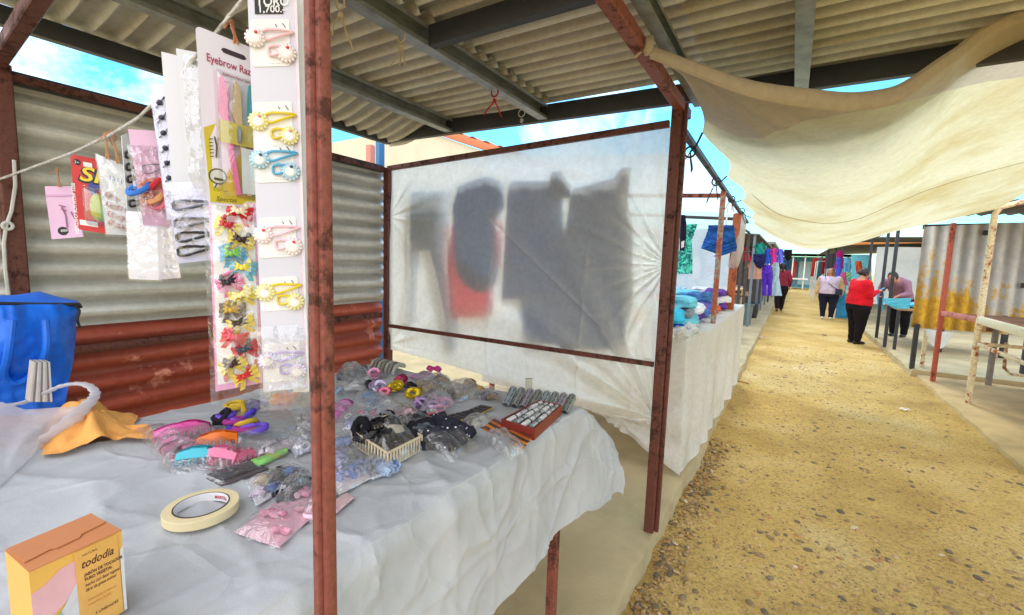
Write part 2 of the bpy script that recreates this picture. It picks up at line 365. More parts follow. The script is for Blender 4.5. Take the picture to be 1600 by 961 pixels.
# ------------------------------------------------------------------ ground
def sand():
    mt, nt, out = nodes('sandy_dirt'); L = nt.links.new; tc = N(nt, 'TexCoord'); o = tc.outputs['Object']
    n1 = N(nt, 'TexNoise', Scale=.9, Detail=8., Roughness=.65); L(o, n1.inputs['Vector'])
    n2 = N(nt, 'TexNoise', Scale=42., Detail=8., Roughness=.75); L(o, n2.inputs['Vector'])
    vr = N(nt, 'TexVoronoi', Scale=34.); L(o, vr.inputs['Vector'])
    vr2 = N(nt, 'TexVoronoi', Scale=75.); L(o, vr2.inputs['Vector'])
    r = ramp(nt, [(.28, srgb(184, 148, 86)), (.5, srgb(218, 184, 112)), (.74, srgb(236, 210, 154))], n1.outputs['Fac'])
    r2 = ramp(nt, [(.32, (.42, .38, .34)), (.52, (1, 1, 1)), (.75, (1.16, 1.14, 1.1))], n2.outputs['Fac'])
    cc = mixc(nt, r.outputs[0], r2.outputs[0], .8, 'MULTIPLY')
    vm = N(nt, 'Math', operation='LESS_THAN'); L(vr.outputs['Distance'], vm.inputs[0]); vm.inputs[1].default_value = .2
    n3 = N(nt, 'TexNoise', Scale=1.7, Detail=3.); L(o, n3.inputs['Vector'])
    gm = N(nt, 'Math', operation='MULTIPLY'); L(vm.outputs[0], gm.inputs[0])
    g2 = ramp(nt, [(.42, (0, 0, 0)), (.6, (.75, .75, .75))], n3.outputs['Fac']); L(g2.outputs[0], gm.inputs[1])
    st = mixc(nt, srgb(150, 128, 92), srgb(206, 180, 136), vr.outputs['Color'])
    cc = mixc(nt, cc, st, gm.outputs[0])
    b = N(nt, 'BsdfPrincipled', Roughness=.95); b.inputs['Specular IOR Level'].default_value = .15; L(cc, b.inputs['Base Color'])
    hsum = N(nt, 'Math', operation='MULTIPLY_ADD'); L(vr2.outputs['Distance'], hsum.inputs[0]); hsum.inputs[1].default_value = -.5; L(n2.outputs['Fac'], hsum.inputs[2])
    h2 = N(nt, 'Math', operation='MULTIPLY_ADD'); L(gm.outputs[0], h2.inputs[0]); h2.inputs[1].default_value = .5; L(hsum.outputs[0], h2.inputs[2])
    bp = N(nt, 'Bump', Strength=.75, Distance=.02); L(h2.outputs[0], bp.inputs['Height']); L(bp.outputs[0], b.inputs['Normal'])
    L(b.outputs[0], out.inputs[0]); return mt
SAND = sand()
def gz(x, y): return .022*fbm((x, y, 0), .8) + .010*nz((x, y, 0), 3.3) - .012*smooth(1.2, 0, abs(x-.6)) - .02
xs = [-200, -60, -20, -8, -4, -2]+[-1+i*.06 for i in range(61)]+[3, 4.2, 6, 10, 20, 60, 200]
ys = [-200, -60, -20, -8, -3, -1]+[.3+i*.07 for i in range(110)]+[8.4+i*.3 for i in range(40)]+[21, 24, 30, 40, 60, 90, 200]
mb = MB(); nx = len(xs)
mb.v = [(x, y, gz(x, y) if -1.2 < x < 3 and 0 < y < 20 else -.03) for y in ys for x in xs]
mb.f = [(j*nx+i, j*nx+i+1, (j+1)*nx+i+1, (j+1)*nx+i) for j in range(len(ys)-1) for i in range(nx-1)]; mb.mi = [0]*len(mb.f)
struct(mb.build('ground', SAND, at=(0, 0, 0)))

CONC = mat('worn_concrete', srgb(188, 170, 130), .9, var=.16, vs=3.2, bump=.4, bs=70)
CONC2 = mat('grey_concrete', srgb(176, 166, 146), .9, var=.18, vs=2.6, bump=.4, bs=60)
DIRT2 = mat('trodden_dirt', srgb(206, 178, 126), .95, var=.2, vs=2.2, bump=.6, bs=55)
def slab(name, outer, inner_x, z, mt, y_list, side=1):
    """concrete pad with a broken, uneven alley edge"""
    mb = MB(); rows = []
    for y in y_list:
        e = outer + .030*fbm((y, 3, side), 2.3) + .018*nz((y, 0, 0), 11)
        b = z-.012-.012*abs(nz((y, 7, 0), 6))
        rows.append([(inner_x, y, z), (e-side*.30, y, z), (e-side*.028, y, z-.002), (e, y, b-.008), (e+side*(.015+.02*nz((y, 1, 4), 5)), y, -.06)])
    n = 5
    for r in rows: mb.v += r
    mb.f = [(j*n+i, j*n+i+1, (j+1)*n+i+1, (j+1)*n+i) for j in range(len(rows)-1) for i in range(n-1)]
    mb.f.append((0, 1, 2, 3, 4)); k = (len(rows)-1)*n; mb.f.append((k+4, k+3, k+2, k+1, k)); mb.mi = [0]*len(mb.f)
    o = mb.build(name, mt, at=(0, 0, 0)); struct(o); return o
yl = [-3+i*.07 for i in range(160)]+[8.3+i*.5 for i in range(60)]
slab('pavement', -.535, -9, .10, CONC, yl, 1)
yr = [4.2+i*.08 for i in range(130)]+[14.7+i*.5 for i in range(50)]
slab('pavement', 1.76, 9, .035, DIRT2, [y for y in yr if y < 9.1], -1)
slab('pavement', 1.70, 9, .10, CONC, [9.1]+[y for y in yr if y > 9.1], -1)

# ------------------------------------------------------------------ loose stones in the dirt
def pebbles():
    mt, nt, out = nodes('river_pebbles'); L = nt.links.new
    g = N(nt, 'NewGeometry'); tc = N(nt, 'TexCoord')
    r = ramp(nt, [(0, srgb(104, 94, 82)), (.22, srgb(128, 112, 90)), (.42, srgb(172, 142, 96)), (.75, srgb(204, 172, 116)), (.93, srgb(184, 132, 80)), (1, srgb(230, 218, 192))], g.outputs['Random Per Island'])
    n = N(nt, 'TexNoise', Scale=60., Detail=5.); L(tc.outputs['Object'], n.inputs['Vector'])
    r2 = ramp(nt, [(.3, (.7, .68, .62)), (.65, (1.08, 1.05, 1))], n.outputs['Fac'])
    cc = mixc(nt, r.outputs[0], r2.outputs[0], 1., 'MULTIPLY')
    b = N(nt, 'BsdfPrincipled', Roughness=.75); L(cc, b.inputs['Base Color']); L(b.outputs[0], out.inputs[0])
    rnd = random.Random(3); bm = bmesh.new(); bmesh.ops.create_icosphere(bm, subdivisions=1, radius=1)
    b1 = ([v.co.copy() for v in bm.verts], [[v.index for v in f.verts] for f in bm.faces]); bm.free()
    bm = bmesh.new(); bmesh.ops.create_icosphere(bm, subdivisions=2, radius=1); bm.verts.index_update()
    b2 = ([v.co.copy() for v in bm.verts], [[v.index for v in f.verts] for f in bm.faces]); bm.free()
    mb = MB(); k = 0
    while k < 10500:
        y = 1.2+ (rnd.random()**1.7)*10; x = rnd.uniform(-.5, 2.2)
        if x > 1.72+(.25 if y < 6 else 0): continue
        dens = .25+.9*max(0, nz((x*1., y*.6, 2), 1.4)+.25)+.5*math.exp(-((x-.3)/.55)**2)
        if rnd.random() > dens: continue
        k += 1
        q = rnd.random(); s = .003+.005*q if rnd.random() < .80 else .008+.014*rnd.random()**2.2
        if y > 5: s = max(s, .006)
        bs = b2 if s > .012 and y < 4 else b1
        d = V((s*rnd.uniform(.9, 1.6), s*rnd.uniform(.8, 1.1), s*rnd.uniform(.3, .55)))
        Mx = Matrix.Rotation(rnd.uniform(0, 6.3), 3, 'Z') @ Matrix.Rotation(rnd.uniform(-.2, .2), 3, 'X'); o = rnd.random()*50
        c = V((x, y, gz(x, y)+d.z*.12))
        mb.add([c + Mx @ V((p.x*d.x, p.y*d.y, p.z*d.z))*(1+.2*nz(p, 1.3, o)) for p in bs[0]], bs[1])
    # crumbs broken off the pavement edge
    for _ in range(1300):
        y = rnd.uniform(1.6, 4.5); x = -.52+abs(rnd.gauss(0, .09)); s = .003+.015*rnd.random()**3
        c = V((x, y, gz(x, y)+s*.4)); Mx = Matrix.Rotation(rnd.uniform(0, 6.3), 3, 'Z'); o = rnd.random()*50
        mb.add([c + Mx @ V((p.x*s*1.4, p.y*s, p.z*s*.7))*(1+.45*nz(p, 1.6, o)) for p in b1[0]], b1[1])
    o = mb.build('gravel', mt, at=(0, 0, 0)); o['kind'] = 'stuff'
    tag(o, 'loose river pebbles and grit scattered over the yellow dirt alley', 'gravel'); return o
pebbles()
# ------------------------------------------------------------------ our stall: frame, roof, wall
MAROON = rusty('maroon_paint', srgb(136, 74, 62), srgb(102, 58, 46), .40, 34)
MAROON2 = rusty('dark_maroon_paint', srgb(104, 56, 44), srgb(78, 44, 36), .42, 30)
GALV = mat('galvanised_steel', srgb(150, 158, 164), .45, metal=.55, var=.22, vs=14, bump=.1)
BLACKB = mat('dark_primer', srgb(52, 54, 60), .55, var=.25, vs=8, bump=.15)
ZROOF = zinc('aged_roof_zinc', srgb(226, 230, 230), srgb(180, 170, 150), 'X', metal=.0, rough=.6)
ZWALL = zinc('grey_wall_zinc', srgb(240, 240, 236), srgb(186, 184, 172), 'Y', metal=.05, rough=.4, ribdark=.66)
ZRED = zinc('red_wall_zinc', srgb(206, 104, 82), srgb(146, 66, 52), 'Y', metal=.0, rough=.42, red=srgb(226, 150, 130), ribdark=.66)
P1, P2, P3, P4 = (-.554, .384), (-.567, 2.464), (-2.70, 2.49), (-2.70, .49)
st = thing('market_stall', 'maroon steel stall frame with corrugated roof sheltering the table of hair accessories', 'market stall', (-1.6, 1.5, .1))
def part(fn, name, m, parent=st, label=None, **k):
    mb = MB(); fn(mb); o = mb.build(name, m, parent, **k)
    if label: o['label'] = label
    return o
def hollow(mb, x, y, z0, z1, w): mb.beam((x, y, z0), (x, y, z1), w, w)
# near post is two angle irons welded into a box: two strips with a seam between
def near_post(mb):
    mb.beam((P1[0]-.004, P1[1], .1), (P1[0]-.004, P1[1], 2.5), .013, .017)
    mb.beam((P1[0]+.008, P1[1]+.007, .1), (P1[0]+.008, P1[1]+.007, 2.5), .010, .017)
part(near_post, 'post', MAROON, label='near post of reddish brown flaking paint')
def p2(mb):
    mb.beam((P2[0], P2[1], .1), (P2[0]+.004, P2[1], 2.5), .052, .052)
    mb.beam((P2[0]+.037, P2[1]+.02, .1), (P2[0]+.041, P2[1]+.02, 2.42), .018, .03)
part(p2, 'post', MAROON2)
part(lambda mb: mb.beam((P3[0], P3[1], .1), (P3[0], P3[1], 2.27), .055, .055), 'post', MAROON2)
part(lambda mb: mb.beam((P4[0], P4[1], .1), (P4[0], P4[1], 2.30), .06, .06), 'post', MAROON2)
part(lambda mb: mb.beam((P3[0]+.03, 2.464, 2.262), (P2[0]-.032, 2.452, 2.322), .028, .034), 'rail', MAROON2)
part(lambda mb: mb.beam((P3[0]+.03, 2.464, 1.055), (P2[0]-.032, 2.45, 1.057), .022, .026), 'rail', MAROON2)
part(lambda mb: mb.beam((P4[0]+.03, .48, 2.30), (P1[0], .40, 2.43), .045, .05), 'rail', MAROON2)
part(lambda mb: mb.beam((P4[0], P4[1]+.03, 2.262), (P3[0], P3[1]-.03, 2.255), .03, .03), 'rail', MAROON2)
RZ = 2.615
part(lambda mb: mb.beam((-.553, 0.2, 2.42), (-.553, 2.62, 2.405), .05, .05), 'beam', MAROON)
part(lambda mb: mb.beam((-.50, 0.2, 2.50), (-.50, 2.66, 2.49), .045, .075, 'C'), 'beam', GALV)
part(lambda mb: mb.beam((-1.43, 0.2, 2.545), (-1.43, 2.67, 2.54), .06, .085, 'C'), 'beam', GALV)
part(lambda mb: mb.beam((-2.17, 0.2, 2.545), (-2.17, 2.64, 2.54), .06, .085, 'C'), 'beam', GALV)
part(lambda mb: mb.beam((-2.74, 0.2, 2.50), (-2.74, 2.53, 2.50), .05, .075), 'beam', BLACKB)
part(lambda mb: mb.beam((-2.76, 2.56, 2.538), (-.53, 2.70, 2.545), .05, .10), 'beam', BLACKB)
part(lambda mb: mb.beam((-1.40, 1.54, 2.545), (-.53, 1.545, 2.545), .05, .085), 'beam', BLACKB)
part(lambda mb: mb.beam((-2.14, .42, 2.545), (-1.46, .42, 2.545), .05, .085), 'beam', BLACKB)
def corr(x0, x1, y0, y1, zf, pitch=.096, amp=.020, per=16, wav=.0, ph=0, nx=24):
    ny = int((y1-y0)/pitch*per)
    return lambda u, v: (lerp(x0, x1, u), lerp(y0, y1, v), zf(lerp(x0, x1, u), lerp(y0, y1, v)) - amp*1.4*abs(cos(pi*(lerp(y0, y1, v)-y0)/pitch+ph))**8 + amp*.5), nx, ny
def sheet(name, x0, x1, y0, y1, zf, m, parent, **k):
    f, a, b = corr(x0, x1, y0, y1, zf, **k); mb = MB(); mb.grid(f, a, b); pc, ph = k.get('pitch', .096), k.get('ph', 0)
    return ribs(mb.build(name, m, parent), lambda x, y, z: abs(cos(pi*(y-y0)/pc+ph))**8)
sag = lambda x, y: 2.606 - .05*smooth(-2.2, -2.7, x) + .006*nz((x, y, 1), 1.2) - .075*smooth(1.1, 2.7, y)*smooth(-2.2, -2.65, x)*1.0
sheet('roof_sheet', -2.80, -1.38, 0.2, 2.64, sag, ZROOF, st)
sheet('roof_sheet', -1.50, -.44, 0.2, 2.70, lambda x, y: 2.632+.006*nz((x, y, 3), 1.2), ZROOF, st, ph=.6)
# little ends of string and ribbon left knotted on the beams
STRAW = P(186, 170, 136, .8); REDR = cloth(178, 50, 60)
def strand(mb, p, n, ln, r=.004, sp=.02, seed=1):
    rn = random.Random(seed)
    for i in range(n):
        a = rn.uniform(0, 6.3); q = V(p); pts = [q]
        for k in range(5):
            q = q+V((cos(a)*sp*rn.uniform(.1, .5), sin(a)*sp*rn.uniform(.1, .5), -ln/5*rn.uniform(.6, 1.2))); pts.append(q)
        mb.tube(pts, r*rn.uniform(.7, 1), 5)
def knot(px, axis, val, ln, m, label, lbl2='string', n=3, r=.004):
    p = on(px[0], px[1], axis, val); mb = MB()
    mb.torus(p+V((0, 0, .012)), .022, r*1.1, Matrix.Rotation(pi/2, 3, 'X'), 14, 5, .05); mb.blob(p-V((0, 0, .03)), (.011, .011, .012), .3)
    strand(mb, p-V((0, 0, .03)), n, ln, r, .03, int(px[0]))
    return tag(mb.build('knotted_string', m), label, lbl2)
knot((627, 62), 'X', -1.43, .10, STRAW, 'straw coloured string knotted round the roof beam above the table', r=.003)
knot((532, 10), 'X', -1.43, .11, STRAW, 'straw string tied at the top of the roof beam, beside the near post', r=.003)
knot((773, 148), 'X', -1.43, .09, REDR, 'short red ribbon tied round the galvanised roof beam', 'ribbon', 2, .004)
knot((815, 180), 'X', -1.43, .05, P(176, 176, 170), 'grey wire twisted on the far end of the roof beam', 'wire', 1, .003)

# roof over the alley, same sheets, its own beams
ar = thing('alley_roof', 'brown corrugated roof with a galvanised beam above the near end of the alley', 'roof', (.8, 1, 2.45))
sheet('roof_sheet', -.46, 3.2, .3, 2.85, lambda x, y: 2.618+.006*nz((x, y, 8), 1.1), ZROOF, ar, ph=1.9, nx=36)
part(lambda mb: mb.beam((-.035, .2, 2.545), (-.035, 2.80, 2.54), .06, .085, 'C'), 'beam', GALV, ar)
part(lambda mb: mb.beam((1.25, .2, 2.545), (1.25, 2.80, 2.54), .06, .085, 'C'), 'beam', GALV, ar)
part(lambda mb: mb.beam((-.45, 2.83, 2.562), (3.2, 2.83, 2.558), .05, .10), 'beam', BLACKB, ar)
part(lambda mb: mb.beam((3.1, .3, .0), (3.1, .3, 2.55), .06, .06), 'post', MAROON2, ar)
part(lambda mb: mb.beam((3.1, 2.8, .0), (3.1, 2.8, 2.51), .06, .06), 'post', MAROON2, ar)

# corrugated back wall: grey sheet above, red sheet below
wl = thing('corrugated_wall', 'corrugated metal back wall, grey above and rusty red below', 'wall', (-2.76, 1.5, .1))
def wsheet(name, z0, z1, y0, y1, x, m, pitch=.098, amp=.019, ph=0, label=None):
    nzv = int((z1-z0)/pitch*9); mb = MB()
    mb.grid(lambda u, v: (x+amp*sin(2*pi*lerp(z0, z1, v)/pitch+ph)+.008*nz((lerp(y0, y1, u), lerp(z0, z1, v), 4), 1.6), lerp(y0, y1, u), lerp(z0, z1, v)), 40, nzv)
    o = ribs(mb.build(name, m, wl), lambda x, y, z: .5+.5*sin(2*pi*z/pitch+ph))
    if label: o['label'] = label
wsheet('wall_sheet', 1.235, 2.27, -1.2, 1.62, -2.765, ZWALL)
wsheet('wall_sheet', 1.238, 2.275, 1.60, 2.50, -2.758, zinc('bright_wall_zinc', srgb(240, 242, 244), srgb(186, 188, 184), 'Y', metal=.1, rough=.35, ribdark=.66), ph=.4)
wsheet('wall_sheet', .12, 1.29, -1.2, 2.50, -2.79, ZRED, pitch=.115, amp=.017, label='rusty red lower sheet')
part(lambda mb: mb.beam((-2.735, -1.2, 2.275), (-2.735, 2.46, 2.262), .035, .05), 'top_rail', BLACKB, wl)
part(lambda mb: mb.beam((-2.745, -1.2, 1.125), (-2.745, 2.46, 1.135), .03, .04), 'middle_rail', MAROON2, wl)
part(lambda mb: mb.beam((-2.80, -1.2, 2.37), (-2.80, 1.9, 2.335), .012, .02), 'flashing', ZWALL, wl) if False else None
# loose white cord hanging on the wall post
mb = MB(); q = [on(x, y, 'X', -2.66) for x, y in ((22, 250), (24, 290), (18, 330), (10, 352), (6, 380), (8, 420), (13, 458), (14, 480))]
mb.tube(q, .006, 6); mb.torus(on(12, 353, 'X', -2.655), .014, .006, Matrix.Rotation(pi/2, 3, 'Y'), 12, 6)
tag(mb.build('dangling_rope', cloth(214, 212, 205)), 'white cord hanging down the wall post above the blue bag', 'cord')

# ------------------------------------------------------------------ table and its cloth
tb = thing('stall_table', 'long stall table on maroon steel legs under a white cloth', 'table', (-1.2, .5, .1))
part(lambda mb: mb.bbox((-1.2, .40, 1.028), (1.09, 2.2, .03)), 'tabletop', mat('plywood', srgb(176, 140, 96), .7, var=.2, vs=4, bump=.1), tb)
for x, y in ((-.675, 1.44), (-1.71, 1.44), (-.675, -.6), (-1.71, -.6)):
    part(lambda mb: mb.beam((x, y, .1), (x, y, 1.012), .034, .034), 'leg', MAROON, tb)
part(lambda mb: mb.beam((-.675, -.58, .97), (-.675, 1.42, .97), .03, .03), 'rail', MAROON, tb)
def cloth_fn(u, v):
    s = lerp(-1.80, -.634+.42, u); t = lerp(-.65, 1.98, v); xe, ye = -.634, 1.51
    ds, dt = max(0, s-xe), max(0, t-ye)
    x = min(s, xe); y = min(t, ye); z = TZ
    k = smooth(0, .05, ds)
    x += k*(.012+.02*smooth(0, .4, ds)) + .010*sin(t*9+1.3*sin(t*3.1))*smooth(.02, .4, ds)
    hang = ds*(1-.05)
    x += -.03*smooth(0, .03, ds)*0
    y += dt*.84*1.0; z -= dt*dt/(dt+.09)*.62
    if dt > 0: z -= .003*sin(s*22)*smooth(0, .2, dt)
    hem = 1.0-.38*smooth(0.05, .45, dt)-.10*sin(t*3.3+.4)*smooth(1.2, .2, t)
    z -= hang*hem - .012*smooth(0, .03, ds)
    if ds > 0 and dt > 0: x += .10*dt*smooth(0, .3, ds)
    if s < -1.75: z -= (-1.75-s)*3
    # creases and wrinkles of the cheap woven cloth
    p = (s, t, 0)
    a = abs(nz(p, 1.9, 3)); b = abs(nz(p, 4.3, 11)); c = abs(nz((s*.5, t*1.3, 2), 3.0, 21))
    ridge = .020*math.exp(-a*16)+.009*math.exp(-b*14)+.010*math.exp(-c*20)
    up = .6*ridge+.003*fbm(p, 1.6, 4)
    flat = .35 if (-1.6 < s < -.8 and t > .95) else 1.
    if ds < .02: z += .004+max(-.002, up*flat)
    else: x += up*1.1+.008*sin(t*13+.8*sin(t*5))*smooth(.03, .3, ds); z += .004*0
    # old folds, pressed in a grid
    for f0 in (-1.45, -1.10, -.78, -.42): z += .0035*math.exp(-abs(s-f0)/.008) if ds < .01 else 0; x += .006*math.exp(-abs(s-f0)/.008) if ds > .02 else 0
    for f0 in (.18, .55, .93, 1.3): 
        g = math.exp(-abs(t-f0-.02*s)/.008)
        if ds < .01: z += .005*g
        else: x += .006*g
    return (x, y, z)
mb = MB(); mb.grid(cloth_fn, 190, 270)
WCLOTH = crumple('white_nonwoven', srgb(206, 210, 216), .2)
tag(mb.build('tablecloth', WCLOTH), 'white nonwoven cloth draped over the goods table with a hanging front edge', 'tablecloth')

# ------------------------------------------------------------------ tarp panel between the stalls
CREAM = tarp('cream_sheet', srgb(250, 248, 240), srgb(242, 239, 228), trans=.66, transp=.12, samt=.2, ss=1.2, bump=.04)
bx_ = [-2.69, -2.4, -1.73, -1.37, -.94, -.60]; bz_ = [.86, .835, .785, .74, .72, .70]
def tarp_fn(u, v):
    x = lerp(-2.675, -.59, u); zt = lerp(2.262, 2.318, u); zb = interp(bx_, bz_, x); z = lerp(zt, zb, v)
    y = 2.488
    def pinch(px, pz, k, amp, Rr, ph):
        dx, dz = px-x, z-pz; r = math.hypot(dx, dz)+1e-4; a = math.atan2(dz, dx)
        return amp*(sin(k*a+ph)+.5*sin(k*1.7*a+2*ph))*smooth(0, .18, r)*math.exp(-r/Rr)
    y += pinch(-.58, .74, 17, .034, .8, .4)+pinch(-.57, 1.60, 24, .018, .38, 1.)+pinch(-2.69, .9, 9, .014, .5, 2.)+pinch(-2.69, 1.9, 12, .008, .4, .2)
    y += .010*fbm((x, z, 1), 1.3)+.004*nz((x*2, z, 0), 5) + .02*sin(pi*u)*smooth(.8, 1., v)
    for f0 in (-2.5, -1.72, -1.05, -.72): y -= .016*math.exp(-abs(x-f0-.012*sin(z*5))/.010)*smooth(.2, .5, .5+.5*sin(z*4+f0*9))
    d = (x+1.9)*.62+(z-2.0)*.78                 # diagonal crease
    y -= .018*math.exp(-abs(d)/.012)*smooth(-1.9, -1.7, x)*smooth(-.8, -1.0, x)
    y += .02*abs(nz((x, z, 2), 2.2))*smooth(.82, 1, v)
    return (x, min(max(y, 2.478), 2.512) if z > 1.08 else max(y, 2.47), z)
mb = MB(); mb.grid(tarp_fn, 330, 200)
tag(mb.build('tarp_panel', CREAM), 'cream see-through sheet stretched on the frame beside the table, dark garments behind it', 'tarp')

# ------------------------------------------------------------------ garments as strips: rows (v, u0, u1) in photo survey points on a plane
def strips(mb, mp, rows_list, nu=9, wr=.012, o=0., sub=5):
    for rows in rows_list:
        pts = []
        for i in range(len(rows)-1):
            for k in range(sub): pts.append([lerp(a, b, k/sub) for a, b in zip(rows[i], rows[i+1])])
        pts.append(list(rows[-1]))
        q = []
        for v, a, b in pts:
            for i in range(nu+1):
                t = i/nu; u = lerp(a, b, t)
                q.append(mp(u, v, wr*(sin(t*11+o+v*1.3)*.6+fbm((u*7+o, v*3, o), 1.2))+wr*1.5*sin(pi*t)))
        n = nu+1
        mb.add(q, [(j*n+i, j*n+i+1, (j+1)*n+i+1, (j+1)*n+i) for j in range(len(pts)-1) for i in range(nu)])
def pxplane(axis, val, k=-1):
    """photo point + offset towards the viewer on a real plane"""
    ax = 'XYZ'.index(axis)
    def mp(u, v, w):
        p = on(u, v, axis, val); p[ax] += k*w; return p
    return mp
def pxgarment(name, label, cat, axis, val, rows_list, m, k=-1, wr=.012, nu=9, group=None, o=0.):
    mb = MB(); mp = pxplane(axis, val, k)
    for rows in rows_list:
        pass
    strips(mb, lambda u, v, w: mp(u, v, w), [[(r[0], r[1], r[2]) for r in rows] for rows in rows_list], nu, wr, o)
    return tag(mb.build(name, m), label, cat, group)
GR = 'garments hanging behind the cream sheet'
DK = cloth(54, 84, 110, trans=.2); DB = cloth(40, 92, 146, trans=.32); DN = cloth(54, 94, 144, trans=.28); RD = cloth(236, 40, 70, trans=.6)
# rows: (y px, x0, x1)
pxgarment('dark_trousers', 'dark trousers seen as a soft shadow at the left of the cream sheet', 'trousers', 'Y', 2.575,
  [[(300, 642, 706), (370, 640, 700), (392, 642, 703)], [(392, 641, 655), (440, 643, 652), (505, 640, 650)], [(392, 672, 703), (440, 684, 708), (500, 696, 716), (545, 700, 716)]], DK, wr=.004, group=GR)
pxgarment('dark_blue_dress', 'dark blue dress with a rounded hem behind the cream sheet', 'dress', 'Y', 2.522,
  [[(277, 757, 765), (284, 735, 783), (292, 716, 788), (320, 708, 790), (345, 710, 776), (400, 711, 778), (430, 716, 778), (446, 728, 772), (456, 745, 760)]], DB, wr=.004, group=GR)
pxgarment('red_garment', 'red garment showing below the dark blue dress behind the sheet', 'dress', 'Y', 2.54,
  [[(352, 705, 712), (400, 703, 716), (440, 706, 770), (470, 708, 774), (495, 712, 764)], [(344, 778, 786), (380, 778, 786), (420, 777, 783)]], RD, wr=.005, group=GR)
pxgarment('dark_jacket', 'dark blue square-cut jacket behind the middle of the cream sheet', 'jacket', 'Y', 2.524,
  [[(283, 800, 862), (292, 794, 878), (330, 792, 880), (400, 788, 882), (440, 786, 882), (467, 785, 884)]], DN, wr=.004, group=GR)
pxgarment('grey_skirt', 'dark grey skirt hanging low under the square-cut jacket behind the sheet', 'skirt', 'Y', 2.535,
  [[(455, 812, 880), (500, 818, 876), (536, 822, 874)]], DN, wr=.004, group=GR)
pxgarment('long_dark_dress', 'long dark dress with a pointed shoulder at the right behind the sheet', 'dress', 'Y', 2.526,
  [[(262, 972, 987), (278, 960, 984), (296, 894, 982), (312, 890, 980), (345, 886, 988), (353, 880, 990), (400, 880, 988), (440, 880, 990), (470, 878, 988), (500, 874, 980), (545, 876, 974)],
   [(268, 862, 876), (290, 858, 892), (310, 872, 892)]], cloth(54, 90, 132, trans=.28), wr=.004, group=GR)
# ------------------------------------------------------------------ rope and hanging packs
ROPE = mat('braided_rope', srgb(206, 204, 196), .9, var=.25, vs=60, bump=.6, bs=180)
rp_ = [dep(*q) for q in ((-60, 302, 1.95), (0, 280, 1.75), (110, 240, 1.42), (170, 212, 1.22), (215, 185, 1.08), (262, 140, .97), (340, 48, .83), (388, -12, .77), (440, -80, .71), (470, -130, .66))]
pts = []
for i in range(len(rp_)-1):
    for k in range(8): pts.append(rp_[i].lerp(rp_[i+1], k/8))
mb = MB()
for s in range(3):
    q = []
    for i, p in enumerate(pts):
        a = i*.9+s*2.094; q.append(p+V((sin(a)*.3, cos(a)*.5, sin(a+1))).normalized()*.0025)
    mb.tube(q, .0028, 6)
tag(mb.build('rope', ROPE), 'white braided rope strung across the stall, carrying the hanging packs', 'rope')

